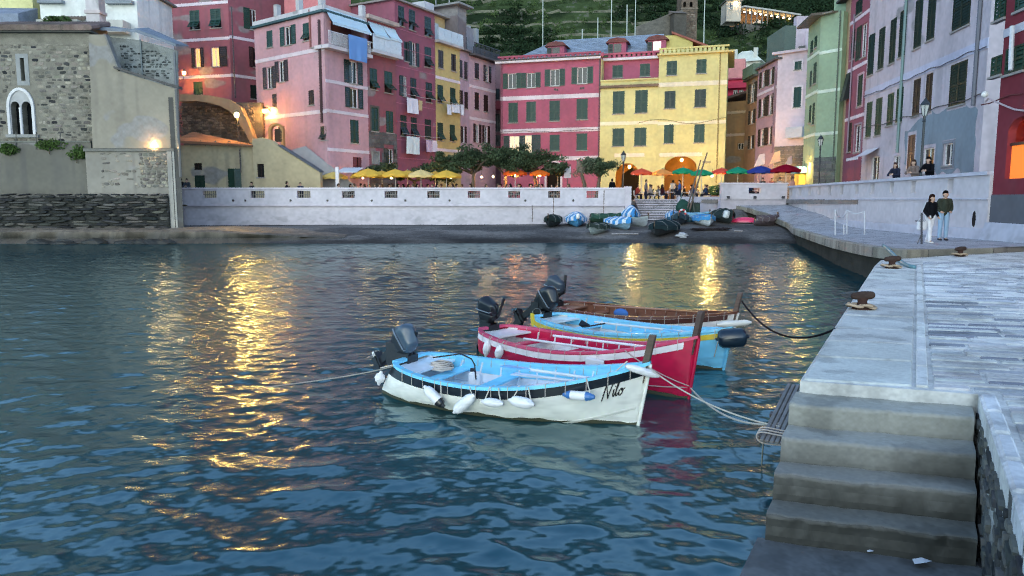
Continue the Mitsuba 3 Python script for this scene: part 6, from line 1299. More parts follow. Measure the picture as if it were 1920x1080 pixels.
def guest(where, i, s, pos, face):
    c = rsq.randrange(10); side = 'left' if s < 0 else 'right'
    person(f'{HUE[c]} clad guest {side} of the {NTH[i]} table from left {where}', pos, face, rsq.choice(['sit_a', 'sit_b']), tops[c], S(46, 46, 56), rsq.choice([(.015, .012, .01), (.05, .03, .02), (.10, .07, .05)]), group='guests at the cafe tables', style=rsq.choice(['short', 'long']), hide=('shoes',))
spots = [(648, 57.6), (668, 59), (690, 57.8), (704, 60), (722, 57.6), (742, 59.4), (760, 57.8), (778, 59.6), (796, 57.9), (815, 59.2), (834, 57.7), (852, 59.5), (870, 58.5)]
for i, (u, Y) in enumerate(spots):
    p = at_y(u, 345, Y); table(f'{NTH[i]} table from left under the yellow parasols', p[0], Y, PZ, 'tables under the yellow parasols')
    for s in (-1, 1):
        if True:
            guest('under the yellow parasols', i, s, (p[0] + s * .62, Y + rsq.uniform(-.1, .3), PZ + .02), s * PI / 2 + rsq.uniform(-.3, .3))
            chair(p[0] + s * .68, Y, PZ, s * PI / 2, S(70, 60, 54), f'dark chair {"left" if s < 0 else "right"} of the {NTH[i]} table from left under the yellow parasols', 'dark chairs under the yellow parasols')
for i, (u, Y) in enumerate(((925, 59), (945, 58), (962, 59.2), (985, 58), (1005, 59), (1024, 58.5), (1055, 58.6))):
    p = at_y(u, 345, Y); table(f'{NTH[i]} table from left under the leafy trees', p[0], Y, PZ, 'tables under the trees', S(170, 150, 140))
    for s in (-1, 1): guest('under the leafy trees', i, s, (p[0] + s * .6, Y + rsq.uniform(-.1, .3), PZ + .02), s * PI / 2 + rsq.uniform(-.3, .3))
for i, (u, Y) in enumerate(((1208, 61.0), (1224, 65), (1232, 62.2), (1256, 61), (1284, 62.2), (1296, 65), (1312, 61), (1338, 62.4))):
    p = at_y(u, 350, Y); table(f'{NTH[i]} white table from left before the yellow house', p[0], Y, PZ, 'white tables on the square')
    for s in (-1, 1):
        guest('before the yellow house', i, s, (p[0] + s * .6, Y + rsq.uniform(-.1, .3), PZ + .02), s * PI / 2 + rsq.uniform(-.3, .3))
        chair(p[0] + s * .66, Y - .15, PZ, s * PI / 2, S(218, 214, 216), f'white chair {"left" if s < 0 else "right"} of the {NTH[i]} white table from left before the yellow house', 'white chairs on the square')
for u, Y, lab, c in ((1211, 60.4, 'person in grey standing at the top of the beach steps', S(110, 110, 116)), (1275, 60.6, 'person in blue standing before the big arch', S(50, 80, 140)), (1148, 60.5, 'person in black standing near the lamp post', S(26, 26, 30)), (1262, 63.4, 'waiter in white standing between the arches', S(190, 180, 170)), (1485, 60.5, 'person in pale pink standing beside the maroon parasol', S(206, 160, 150)), (1430, 60.5, 'person in black under the dark blue parasol', S(28, 28, 32)), (1462, 61.5, 'person in white under the maroon parasol', S(190, 184, 184)), (1447, 63.5, 'person in red in the lane mouth', S(150, 60, 56))):
    p = at_y(u, 345, Y); person(lab, (p[0], Y, PZ if u < 1350 else 2.75), rsq.uniform(0, 6), rsq.choice(['stand', 'walk']), c, S(40, 44, 60), (.02, .015, .012), h=rsq.uniform(.96, 1.04))
for i, (u, Y) in enumerate(((1372, 60.3), (1398, 61), (1418, 60.2))):
    p = at_y(u, 345, Y); table(f'{NTH[i]} table from left at the lane mouth', p[0], Y, 2.75, 'tables at the lane mouth')
    for s in (-1, 1): guest('at the lane mouth', i, s, (p[0] + s * .6, Y, 2.77), s * PI / 2)
# planter bush, menu board, dark crates by the yellow house
k = thing('planter', 'green potted bush at the right corner of the yellow house', 'plant'); p = at_y(1340, 345, 60.3)
put('pot', xf(lathe([(.22, 0), (.3, .45), (.26, .45)], 10), TR(p[0], p[1], PZ)), 'm_plaster', S(150, 96, 70), .3, k); put('foliage', leaves(p * [1, 1, 0] + [0, 0, PZ + .85], (.5, .5, .45), 320, .1, rs), 'm_leaf', S(84, 104, 60), .3, k)
k = thing('notice_board', 'white notice board on a post in front of the red house', 'sign'); p = at_y(1064, 322, 60); put('board', box((p[0] - .28, 60, p[2] - .5), (p[0] + .28, 60.05, p[2] + .4)), 'm_paint', S(206, 196, 200), .1, k); put('post', tube([(p[0], 60.1, PZ), (p[0], 60.1, p[2])], .04, 6), 'm_paint', S(90, 86, 86), .1, k)
# laundry
f = Fac(Pd, Pm)
for lab, q, c in (('white shirt on the washing line of the magenta house, upper line', (462, 556, 524, 640), S(214, 214, 226)), ('beige cloth on the washing line of the magenta house, upper line', (527, 568, 551, 624), S(186, 166, 128)), ('white sheet on the lower washing line of the magenta house', (462, 770, 534, 868), S(206, 218, 222)), ('lilac sheet on the lower line of the magenta house', (570, 790, 602, 856), S(186, 166, 190)), ('white sheet beside the lilac one on the magenta house', (604, 792, 632, 856), S(206, 196, 212))):
    r_ = f.rect(crp(C3, *q)); cloth('laundry', lab, 'laundry', f, r_[0], r_[1], r_[2], r_[3], .55, c)
f = Fac(Pm, Py)
for i in range(4):
    r_ = f.rect(crp(C3, 690 + i * 25, 590, 713 + i * 25, 642)); cloth('laundry', ['leftmost white towel on the yellow house line', 'second white towel on the yellow house line', 'third white towel on the yellow house line', 'rightmost white towel on the yellow house line'][i], 'laundry', f, r_[0], r_[1], r_[2] + R.uniform(-.15, .2), r_[3], .5, S(208, 210, 222))
for fr, c, y0, y1, par in ((Fac(Pd, Pm), C3, 552, 590, 'magenta_house'), (Fac(Pd, Pm), C3, 768, 790, 'magenta_house'), (Fac(Pm, Py), C3, 585, 592, 'narrow_yellow_house')):
    z = fr.px(*crp(c, 560, y0, 0, 0)[:2])[1] if fr.L else 0; z = fr.rect(crp(c, 500 if par[0] == 'm' else 700, y0, 620 if par[0] == 'm' else 780, y1))[3]
    put('washing_line', tube([fr.W(.1, z + .03, .55), fr.W(fr.L * .5, z - .02, .56), fr.W(fr.L - .1, z + .03, .55)], .015, 4), 'm_paint', S(200, 200, 200), .1, par)
# ================================================================ BOATS
def project(p):
    d = np.asarray(p, float) - EYE; a, c, b = d[0], d[1] * CP - d[2] * SP, d[1] * SP + d[2] * CP
    return 960 + FPX * a / c, 540 - FPX * b / c
class Hull:
    def __init__(s, L, B, zs, zm, zb, pos, ang, zk=-.28, rake=.14, stern=-.14, tw=.36, z0=0.0, roll=0.0, pitch=0.0):
        s.L, s.B, s.zs, s.zm, s.zb, s.zk, s.rake, s.stern, s.tw = L, B, zs, zm, zb, zk, rake, stern, tw
        s.M = TR(pos[0], pos[1], z0) @ RZ(ang) @ RY(-pitch) @ RX(roll)
    def b(s, t):
        if t < .42: q = (.42 - t) / .42; return s.B / 2 * (s.tw + (1 - s.tw) * max(0, 1 - q ** 2.3) ** .62)
        q = (t - .42) / .58; return s.B / 2 * max(0.0, 1 - q ** 2.1) ** .92
    def zg(s, t):
        if t > .38: return s.zm + (s.zb - s.zm) * ((t - .38) / .62) ** 2.1
        return s.zm + (s.zs - s.zm) * ((.38 - t) / .38) ** 1.8
    def kz(s, t): return s.zk + .20 * max(0, (t - .8) / .2) ** 2 + .10 * max(0, (.25 - t) / .25) ** 2
    def p(s, t, k, side, off=0.0):
        """k 0 gunwale .. 1 keel"""
        zg, zk = s.zg(t), s.kz(t); z = zg + (zk - zg) * k; pw = 2.5 - 1.0 * t ** 3
        y = max(0.0, s.b(t) + off) * max(0, 1 - k ** pw) ** .75
        f = (z - 0.0) / zg if zg else 0
        x = s.stern * (1 - f) * max(0, 1 - t * 3) + t * s.L + s.rake * f * max(0, t - .55) / .45
        return np.array([x, side * y, z])
    def w(s, q): return (s.M @ np.append(q, 1))[:3]
    def side_pt(s, u, k, side=-1, off=0.0):
        """point of the hull side seen at bearing u"""
        best = min(np.linspace(0.01, .99, 300), key=lambda t: abs(project(s.w(s.p(t, k, side, off)))[0] - u)); return best, s.w(s.p(best, k, side, off))
TS = np.concatenate([[0, .012, .03], np.linspace(.06, .94, 28), [.965, .985, 1.0]])
def hull_meshes(h, zfl=.10, th=.04):
    K = np.linspace(0, 1, 13) ** 1.15
    P = np.array([[h.p(t, k, 1) for k in K] + [h.p(t, k, -1) for k in K[::-1][1:]] for t in TS])
    out = [grid(P)]
    tr = P[0]; c = tr.mean(0); V = np.vstack([tr, c]); n = len(tr); out.append((V, np.array([[i, i + 1, n] for i in range(n - 1)])))
    TI = TS[(TS > .02) & (TS < .965)]
    Q = []
    for t in TI:
        zg = h.zg(t); kf = (zg - zfl) / (zg - h.kz(t)); kk = np.linspace(0, kf, 7)
        Q.append([h.p(t, k, 1, -th) for k in kk] + [h.p(t, k, -1, -th) for k in kk[::-1]])
    Q = np.array(Q); inner = grid(Q[:, ::-1])
    fl = np.array([[q[6] * [1, a, 1] + [0, 0, 0] for a in np.linspace(1, -1, 5)] for q in Q]); floor = grid(fl)
    ends = []
    for q, sg in ((Q[0], 1), (Q[-1], -1)):
        m = len(q); V = np.vstack([q, [q[:, 0].mean(), 0, (q[0, 2] + q[6, 2]) / 2]]); ends.append((V, np.array([[i, i + 1, m] for i in range(m - 1)])))
    return join(out), join([inner, *ends]), floor
def gunwale_mesh(h, o=.03, i=.055, up=.022, dn=.02):
    prof = [(o, -dn), (o, up), (-i, up), (-i, -dn), (o, -dn)]; ms = []
    for sd in (1, -1):
        P = []
        for t in TS:
            g = h.p(t, 0, sd); b = h.b(t); P.append([(g[0], sd * max(0.0, b + d) if b + d > 0 else 0, g[2] + z) for d, z in prof])
        ms.append(grid(np.array(P)))
    g0 = h.p(0, 0, 1); ms.append(box((g0[0] - .03, -g0[1] - .03, g0[2] - dn), (g0[0] + .06, g0[1] + .03, g0[2] + up + .002)))
    return join(ms)
def strip_mesh(h, z0, z1, o=.012, tmax=1.0, tmin=0.0):
    ms = []
    for sd in (1, -1):
        P = []
        for t in TS[(TS <= tmax) & (TS >= tmin)]:
            zg, zk = h.zg(t), h.kz(t); ks = [z0 / (zg - zk), z0 / (zg - zk), z1 / (zg - zk), z1 / (zg - zk)]
            P.append([h.p(t, ks[0], sd, -.004), h.p(t, ks[1], sd, o), h.p(t, ks[2], sd, o), h.p(t, ks[3], sd, -.004)])
        ms.append(grid(np.array(P)))
    return join(ms)
def slat_floor(h, zfl, b, col):
    for k in range(7):
        y = -.36 + k * .12; ts = [t for t in np.linspace(.1, .86, 20) if h.b(t) * .62 > abs(y) + .03]
        if len(ts) < 4: continue
        put('floor_plank', xf(box((ts[0] * h.L, y - .05, zfl + .012), (ts[-1] * h.L, y + .05, zfl + .03)), h.M), 'm_wood', jit(col, .12), .2, b)
def thwart(h, t, b, col, w=.2, dz=.13, full=True):
    zg = h.zg(t); k = dz / (zg - h.kz(t)); y = h.p(t, k, 1, -.05)[1]; x = h.p(t, 0, 1)[0]
    put('thwart', xf(cbox((x - w / 2, -y, zg - dz - .03), (x + w / 2, y, zg - dz), .008), h.M), 'm_gloss', col, .3, b)
def motor(h, b, tilt, col, dark, tiller=.5, back=.25, scale=1.0, steer=0.0, lift=0.0):
    """outboard on the stern: cowling, leg, propeller, tiller, bracket"""
    g = h.zg(0); M = h.M @ TR(-back + .05, 0, g + .03 + lift) @ RZ(steer) @ RY(tilt) @ SC(scale)
    k = put('outboard_motor', xf(hull([q for q in [*[(x, y, z) for x in (-.1, .12) for y in (-.08, .08) for z in (-.05, .16)]]]), M), 'm_paint', dark, .1, b)
    sph = [((-.13, 0, .30), .13), ((.15, 0, .29), .105), ((-.10, .05, .44), .10), ((-.10, -.05, .44), .10), ((.14, .04, .40), .085), ((.14, -.04, .40), .085), ((-.05, 0, .50), .08)]
    hm = man(m3.Manifold.batch_hull([m3.Manifold.sphere(r, 24).translate(c) for c, r in sph]).refine_to_length(.025)); hm = trimesh.Trimesh(*hm, process=True); trimesh.smoothing.filter_laplacian(hm, iterations=6); hm = (np.array(hm.vertices), np.array(hm.faces))
    put('cowling', xf(hm, M), 'm_gloss', col, .1, k, True)
    lowc = man(m3.Manifold.batch_hull([m3.Manifold.sphere(r, 14).translate(c) for c, r in (((-.12, 0, .2), .11), ((.14, 0, .2), .09), ((-.08, 0, .05), .08), ((.06, 0, .05), .07))]))
    put('engine_base', xf(lowc, M), 'm_paint', dark, .1, k, 50)
    put('cowling_band', xf(join([tube([(.20, -.13 + .26 * i / 8, .30) for i in range(9)], .012, 5), tube([(-.22 + .4 * i / 8, -.145 + .03 * abs(i / 8 - .3), .29) for i in range(9)], .012, 5)]), M), 'm_metal', S(150, 154, 160), .1, k)
    put('leg', xf(join([hull([(x, y, z) for x, z, hw in ((-.09, 0, .05), (.06, 0, .05), (-.07, -.55, .03), (.03, -.55, .03)) for y in (-hw, hw)]), hull([(x, y, -.46) for x in (-.2, .08) for y in (-.07, .07)] + [(x, y, -.48) for x in (-.2, .08) for y in (-.07, .07)]), hull([(.14, 0, -.60)] + [(x, y, z) for x in (-.16, .08) for y in (-.045, .045) for z in (-.55, -.65)]), hull([(x, y, z) for x, z in ((-.06, -.64), (.06, -.64), (-.05, -.78), (-.01, -.78)) for y in (-.008, .008)])]), M), 'm_paint', dark, .1, k)
    blades = [xf(hull([(0, -.03, -.005), (0, .03, .005), (.02, .06, .13), (-.02, -.05, .13), (.0, .01, .15)]), TR(-.2, 0, -.60) @ RX(a)) for a in (0, 2.09, 4.19)]
    put('propeller', xf(join(blades + [tube([(-.15, 0, -.6), (-.26, 0, -.6)], [.04, .02], 8)]), M), 'm_paint', S(200, 200, 200) if tiller in (2.15,) else dark, .1, k)
    put('tiller', xf(join([tube([(.1, .05, .12), (.25, .06, .22)], .03, 8), tube([(.25, .06, .22), (.25 + .42 * math.cos(tiller), .06, .22 + .42 * math.sin(tiller))], [.026, .03], 10)]), M), 'm_paint', S(24, 24, 28), .1, k)
    put('bracket', xf(join([box((-back - .02, -.09, -.18), (.05, -.06, .08)), box((-back - .02, .06, -.18), (.05, .09, .08)), box((-back - .06, -.085, -.1), (-back + .14, .085, lift + .12)), box((.03, -.12, -.25), (.07, .12, .05))]), h.M @ TR(.0, 0, g)), 'm_paint', dark, .1, k)
    return k
def fender(label, p, ax, L=.36, r=.075, col=WHITE, tip=None, rope=None, group=None):
    ax = np.asarray(ax, float); ax /= np.linalg.norm(ax); z = np.array([0, 0, 1.0]); c = np.cross(z, ax); ang = math.acos(np.clip(ax[2], -1, 1))
    M = TR(*p) @ (trimesh.transformations.rotation_matrix(ang, c) if np.linalg.norm(c) > 1e-6 else np.eye(4)); k = thing('fender', label, 'fender', group)
    h2 = L / 2; prof = [(.018, -h2 - .035), (.03, -h2), (r * .75, -h2 + .015), (r, -h2 + .07), (r * 1.02, 0), (r, h2 - .07), (r * .75, h2 - .015), (.03, h2), (.018, h2 + .035)]
    put('body', xf(lathe(prof, 18), M), 'm_gloss', col, .35, k, True)
    if tip is not None:
        ends = (1,) if tip[1] == 1 else (1, -1)
        for e in ends: put('end_cap', xf(lathe([(.0, e * (h2 + .04)), (.022, e * (h2 + .036)), (.034, e * (h2 + .002)), (r * .79, e * (h2 - .013)), (r * 1.03, e * (h2 - .068))][::int(e)], 16), M), 'm_gloss', tip[0], .1, k)
    if rope is not None: 
        for q in rope: put('lanyard', tube(q, .008, 5), 'm_matte', S(196, 188, 176), .2, k)
    return k
def rope(label, pts, r=.012, col=S(176, 168, 152), sag=0.0, name='rope', group=None):
    p = np.array(pts, float); t = np.linspace(0, 1, 30)
    if len(p) == 2: q = p[0] + (p[1] - p[0]) * t[:, None]; q[:, 2] -= sag * 4 * t * (1 - t)
    else:
        from scipy.interpolate import CubicSpline
        q = CubicSpline(np.linspace(0, 1, len(p)), p)(np.linspace(0, 1, 60))
    return put(name, tube(q, r, 6), 'm_matte', col, .3, None, True, label, 'rope', group)

def rowing_boat(key, label, h, hullc, innerc, gunc, floorc, strips=(), thw=(.2, .47, .72), thc=None, ties=True, post=None, bow=True, post_h=.34, sterndeck=True, innertop=None):
    b = thing(key, label, 'boat', 'moored rowing boats'); o, i, f = hull_meshes(h)
    put('hull', xf(o, h.M), 'm_gloss', hullc, .3, b, 40); put('lining', xf(i, h.M), 'm_gloss', innerc, .25, b, 40); put('floor', xf(f, h.M), 'm_paint', floorc, .4, b)
    put('gunwale', xf(gunwale_mesh(h), h.M), 'm_gloss', gunc, .25, b, 40)
    for z0, z1, c, n, tm in strips: put(n, xf(strip_mesh(h, z0, z1, .014, tm), h.M), 'm_gloss', c, .2, b, 40)
    if innertop is not None:
        ms = []
        for sd in (1, -1):
            P = []
            for t in TS[(TS > .03) & (TS < .94)]:
                d = h.zg(t) - h.kz(t); P.append([h.p(t, .02 / d, sd, -.047), h.p(t, .19 / d, sd, -.052)])
            ms.append(grid(np.array(P)))
        put('upper_lining', xf(join(ms), h.M), 'm_gloss', innertop, .2, b, 40)
    for t in thw: thwart(h, t, b, thc if thc is not None else innerc)
    slat_floor(h, .10, b, floorc)
    for t in np.linspace(.16, .84, 9):                          # frames inside the planking
        d = h.zg(t) - h.kz(t); kf = (h.zg(t) - .11) / d
        for sd in (1, -1):
            pr = [h.p(t, k, sd, -.055) for k in np.linspace(.06, kf, 7)]; put('rib', xf(tube(pr, .016, 5), h.M), 'm_gloss', innerc, .3, b)
    if bow:
        pts = [h.p(t, 0, sd) + [0, 0, -.012] for t in (.88, .93, .97) for sd in (1, -1)] + [h.p(.995, 0, 1) + [0, 0, -.012]]
        put('bow_deck', xf(hull([q * [1, .95, 1] for q in pts] + [q * [1, .95, 1] - [0, 0, .03] for q in pts]), h.M), 'm_gloss', gunc, .3, b)
    if sterndeck:
        pts = [h.p(t, 0, sd) * [1, .93, 1] - [0, 0, .05] for t in (.01, .06, .12) for sd in (1, -1)]; put('stern_deck', xf(hull(pts + [q - [0, 0, .03] for q in pts]), h.M), 'm_gloss', innerc, .3, b)
    if post is not None:
        q = h.p(1.0, 0, 1); put('stem_post', xf(hull([(q[0] + x + z * .22, y, q[2] + z) for z, hw in ((-.25, .035), (post_h * .9, .04), (post_h, .022)) for x in (-.09, -.015) for y in (-hw, hw)]), h.M), 'm_wood', post, .3, b)
    k0 = [h.p(t, k, 0) + [.012, 0, 0] for t, k in ((1.0, 0.0), (1.0, .35), (1.0, .7), (.985, .95))]
    put('stem', xf(tube([h.p(1.0, k, 1) + [.004, 0, 0] for k in np.linspace(0.02, .98, 9)], .022, 8), h.M), 'm_gloss', hullc, .3, b)
    tz = []
    for sd in (1, -1):
        P = []
        for t in TS:
            d = h.zg(t) - h.kz(t); P.append([h.p(t, (h.zg(t) - z) / d, sd, .006 + .001 * j) for j, z in enumerate((.045 + .015 * math.sin(t * 31) + .01 * math.sin(t * 77 + sd), .0, -.06))])
        tz.append(grid(np.array(P)))
    put('waterline_stain', xf(join(tz), h.M), 'm_paint', S(78, 78, 62), .6, b, 40)
    if ties:
        line = []
        for sd in (1, -1):
            pts = []
            for t in np.linspace(.1, .95, 15): 
                g = h.p(t, 0, sd); pts.append(g + [0, sd * .04, -.12 + .03 * math.sin(t * 40)])
                put('rope_tie', xf(tube([g + [0, sd * .036, -.13], g + [0, sd * .034, .026], g + [0, -sd * .05, .028], g + [0, -sd * .065, -.10]], .005, 4), h.M), 'm_matte', S(190, 178, 168), .2, b)
    return b
def oar(label, p0, p1, col, bladec, group=None):
    k = thing('oar', label, 'oar', group); p0, p1 = np.array(p0, float), np.array(p1, float); d = p1 - p0; u = d / np.linalg.norm(d); s = np.cross(u, [0, 0, 1]); s /= np.linalg.norm(s)
    put('shaft', tube([p0, p0 + d * .72], .02, 8), 'm_gloss', col, .2, k); put('blade', hull([p0 + d * .70 + s * a + [0, 0, z] for a in (-.02, .02) for z in (-.012, .012)] + [p0 + d * q + s * a + [0, 0, z] for q, w in ((.80, .06), (1.0, .065)) for a in (-w, w) for z in (-.008, .008)]), 'm_gloss', bladec, .2, k)
CY = S(120, 202, 232); NAVY = S(20, 26, 34); CRIM = S(186, 22, 66)
def place(stern_px, bow_px):
    a, b_ = on_z(*stern_px, 0), on_z(*bow_px, 0); d = b_ - a; return a, float(np.hypot(d[0], d[1])), math.atan2(d[1], d[0])
# ---- boat 1, white
a, L, ang = place((768, 733), (1196, 797)); h1 = Hull(L, 1.5, .48, .40, .78, a, ang, stern=-.34, tw=.42)
b1 = rowing_boat('rowing_boat', 'white boat with pale blue gunwale and the name in script on its bow', h1, S(226, 224, 214), S(216, 222, 228), CY, S(206, 206, 206), [(.025, .135, NAVY, 'rub_rail', .985)], (.17, .40, .74), CY, post=S(84, 68, 58), innertop=CY)
motor(h1, b1, .92, S(64, 78, 92), S(34, 38, 44), tiller=2.15, back=.28, lift=.09, steer=-.25, scale=.86)
lw_ = .012
put('waterline_strake', xf(strip_mesh(h1, .52, .55, .012, .99, .35), h1.M), 'm_gloss', S(220, 218, 206), .3, b1, 40)
# name in script letters laid on the planking
N_ = [[(0, 0), (.05, .12), (.16, .95), (.20, 1.0)], [(.20, 1.0), (.30, .55), (.42, .06), (.45, .0)], [(.45, 0), (.52, .5), (.62, .95), (.70, 1.02), (.76, .95)]]
I_ = [[(.74, .42), (.80, .5), (.78, .2), (.82, .02), (.88, .08), (.93, .25)], [(.845, .74), (.855, .76), (.865, .74)]]
Lx = [[(.93, .25), (1.05, .7), (1.08, 1.0), (1.02, 1.02), (.98, .6), (.99, .15), (1.04, .0), (1.12, .1), (1.16, .22)]]
O_ = [[(1.42, .44), (1.30, .48), (1.20, .28), (1.24, .03), (1.36, .0), (1.46, .22), (1.42, .44), (1.36, .36), (1.48, .36), (1.60, .46)]]
from scipy.interpolate import CubicSpline
t0_, q0_ = h1.side_pt(1128, .35); t1_, _ = h1.side_pt(1170, .35); 
def on_hull(x, y):
    t = t0_ + (t1_ - t0_) * (x + .08 * y) / 1.6; zt = h1.zg(t); d = zt - h1.kz(t); k = (.30 - .17 * y) / d * (1.0); return h1.w(h1.p(t, k, -1, .010))
for nm, strokes in (('letter_n', N_), ('letter_i', I_), ('letter_l', Lx), ('letter_o', O_)):
    ms = []
    for s_ in strokes:
        s_ = np.array(s_); c_ = CubicSpline(np.linspace(0, 1, len(s_)), s_)(np.linspace(0, 1, 7 * len(s_))); r_ = .0048 * (1 + .5 * np.sin(np.linspace(0, 3, len(c_))))
        ms.append(tube([on_hull(*q) for q in c_], r_, 6))
    put('name_letter', join(ms), 'm_paint', S(24, 22, 24), .0, b1)
def hang_fender(h, label, u, drop, ax, **kw):
    t, p = h.side_pt(u, .0, -1, .10); d = h.zg(t) - h.kz(t); c = h.w(h.p(t, drop / d, -1, .09)); X = h.M[:3, 0]; g = h.w(h.p(t, 0, -1, .03)) + [0, 0, .025]
    axv = X * ax[0] + np.array([0, 0, 1.0]) * ax[1]; axv /= np.linalg.norm(axv); L_ = kw.get('L', .36)
    rp = [[c + axv * L_ / 2 * e, (c + axv * L_ / 2 * e) * .4 + g * .6 + X * e * .03, g + X * .06 * e] for e in ((1, -1) if abs(ax[0]) > .9 else (1,))]
    return fender(label, c, axv, rope=rp, **kw)
hang_fender(h1, 'white fender with black end slung near the stern of the white boat', 813, .17, (.8, -.62), L=.31, r=.066, tip=(S(30, 32, 36), 1), group=None)
hang_fender(h1, 'tilted white fender second from the stern of the white boat', 866, .20, (.75, .66), L=.34, r=.07)
hang_fender(h1, 'small white fender at the middle of the white boat', 922, .155, (1, .03), L=.24, r=.055)
hang_fender(h1, 'short fat white fender just ahead of the middle of the white boat', 977, .16, (1, -.05), L=.28, r=.068)
hang_fender(h1, 'white fender with blue ends hanging near the bow name', 1087, .17, (1, .04), L=.33, r=.054, tip=(S(60, 110, 170), 2))
c = h1.w(h1.p(.0, .25, -1, .1)); fender('round white fender at the stern of the white boat', c - [.06, .05, .04], (0.2, 0, 1), L=.13, r=.075, rope=[[c + [-.05, -.05, .1], h1.w(h1.p(.02, 0, -1))]])
c = h1.w(h1.p(1.0, .12, 1)) + [.03, -.08, .04]; fender('long white fender slung across the stem of the white boat', c - [.12, .0, .02], (.85, .1, -.28), L=.36, r=.045, rope=[[c + [-.3, 0, .1], h1.w(h1.p(.9, 0, -1))]])
w1 = lambda x, y, z: h1.w(np.array([x * h1.L, y, z]))
oar('blue bladed white oar lying along the far side of the white boat', w1(.86, .12, .47), w1(.38, .42, .42), S(214, 218, 222), S(110, 180, 224)); oar('white oar lying in the middle of the white boat', w1(.9, .02, .44), w1(.46, .22, .38), S(206, 210, 214), S(196, 206, 214))
rs = np.random.RandomState(8)
coil = [w1(.13 + .05 * math.cos(a) * (1 - a / 90) + .01 * rs.randn(), .16 + .19 * math.sin(a) * (1 - a / 90), h1.zg(.13) - .1 + .0022 * a + .012 * rs.rand()) for a in np.linspace(0, 44, 150)]
rope('pale rope heaped on the stern seat of the white boat', coil, .013, S(206, 192, 178)); 
k = thing('jerry_can', 'white plastic can standing in the white boat', 'container'); put('body', xf(cbox((-.09, -.07, 0), (.09, .07, .25), .03), h1.M @ TR(.31 * h1.L, .08, .13)), 'm_gloss', S(222, 222, 224), .1, k); put('cap', xf(lathe([(.03, .25), (.03, .29), (.0, .295)], 10), h1.M @ TR(.31 * h1.L - .05, .08, .13)), 'm_paint', S(30, 34, 44), .1, k)
put('fuel_hose', tube([w1(.10, .1, .5), w1(.2, .3, .55), w1(.27, .2, .52), w1(.31, .06, .48), w1(.33, -.02, .3)], .010, 6), 'm_paint', S(26, 26, 30), .1, k, True)
k = thing('tarpaulin', 'dark green bundle lying on the floor of the white boat', 'tarpaulin'); V, F = ball((0, 0, 0), (.30, .16, .08), 3); V = V * (1 + .25 * (meshkit.fbm(V * 7, 2)[:, None] - .5)); put('cloth', xf((V, F), h1.M @ TR(.56 * h1.L, -.1, .18)), 'm_matte', S(60, 92, 82), .3, k, True)
# ---- boat 2, crimson
a, L, ang = place((922, 661), (1291, 748)); h2_ = Hull(L, 1.36, .46, .42, .88, a, ang)
b2 = rowing_boat('rowing_boat', 'crimson boat with white top strake between the white and blue boats', h2_, CRIM, S(214, 208, 206), S(196, 70, 104), S(196, 192, 188), [(.03, .125, S(222, 214, 216), 'white_strake', .97)], (.2, .45, .72), CRIM, post=S(80, 62, 56), post_h=.35, innertop=CRIM)
motor(h2_, b2, .12, S(20, 22, 28), S(14, 15, 18), tiller=1.25, back=.18, scale=.9)
w2 = lambda x, y, z: h2_.w(np.array([x * h2_.L, y, z]))
oar('white oar along the far side of the crimson boat', w2(.30, .30, .44), w2(.9, .16, .60), S(222, 214, 220), S(220, 212, 218)); oar('white oar along the near side of the crimson boat', w2(.25, -.18, .42), w2(.84, -.08, .50), S(206, 202, 206), S(214, 206, 212))
hang_fender(h2_, 'white fender at the stern corner of the crimson boat', 912, .17, (.2, 1), L=.22, r=.062); hang_fender(h2_, 'fat white fender second from the stern of the crimson boat', 935, .16, (.3, 1), L=.2, r=.07)
t, c = h2_.side_pt(1118, .2, -1, .02); k = thing('white_pad', 'white square pad hanging on the near side of the crimson boat', 'fender'); put('pad', xf(cbox((-.17, -.03, -.1), (.17, .03, .12), .02), TR(*c) @ RZ(ang) @ TR(0, -.04, -.04)), 'm_matte', S(216, 212, 214), .1, k)
# ---- boat 3, sky blue with yellow strake
a, L, ang = place((1022, 633), (1356, 694)); h3_ = Hull(L, 1.36, .46, .42, .70, a, ang)
b3 = rowing_boat('rowing_boat', 'sky blue boat with yellow strake behind the crimson boat', h3_, S(118, 196, 230), S(206, 208, 206), S(124, 198, 228), S(200, 196, 186), [(.06, .15, S(214, 184, 60), 'yellow_strake', 1.0)], (.22, .48, .74), S(124, 198, 228), post=None, innertop=S(118, 196, 230))
motor(h3_, b3, .95, S(18, 19, 24), S(14, 15, 18), tiller=2.3, back=.25, steer=.1, lift=.12, scale=.98)
w3 = lambda x, y, z: h3_.w(np.array([x * h3_.L, y, z]))
c = h3_.w(h3_.p(.995, .25, -1, .12)); fender('dark blue round fender on the bow of the sky blue boat', c + [.1, -.05, .06], (.95, -.2, .12), L=.44, r=.15, col=S(26, 40, 54), rope=[[c + [-.12, -.05, 0], h3_.w(h3_.p(.96, .55, -1, .02))], [c + [.3, -.1, 0], h3_.w(h3_.p(1.0, .5, 1)) + [.03, 0, 0]]])
fender('pale fender lying on the bow deck of the sky blue boat', h3_.w(h3_.p(.98, 0, 1)) + [.05, -.05, .08], (.95, .1, .05), L=.5, r=.05, col=S(206, 200, 190))
rope('tangle of pale mooring rope on the bow of the sky blue boat', [h3_.w(h3_.p(.95, 0, 1)) + [.05 * math.sin(i * 2.1), .1 * math.cos(i * 1.7), .05 + .02 * math.sin(i)] for i in range(16)], .014, S(170, 164, 156))
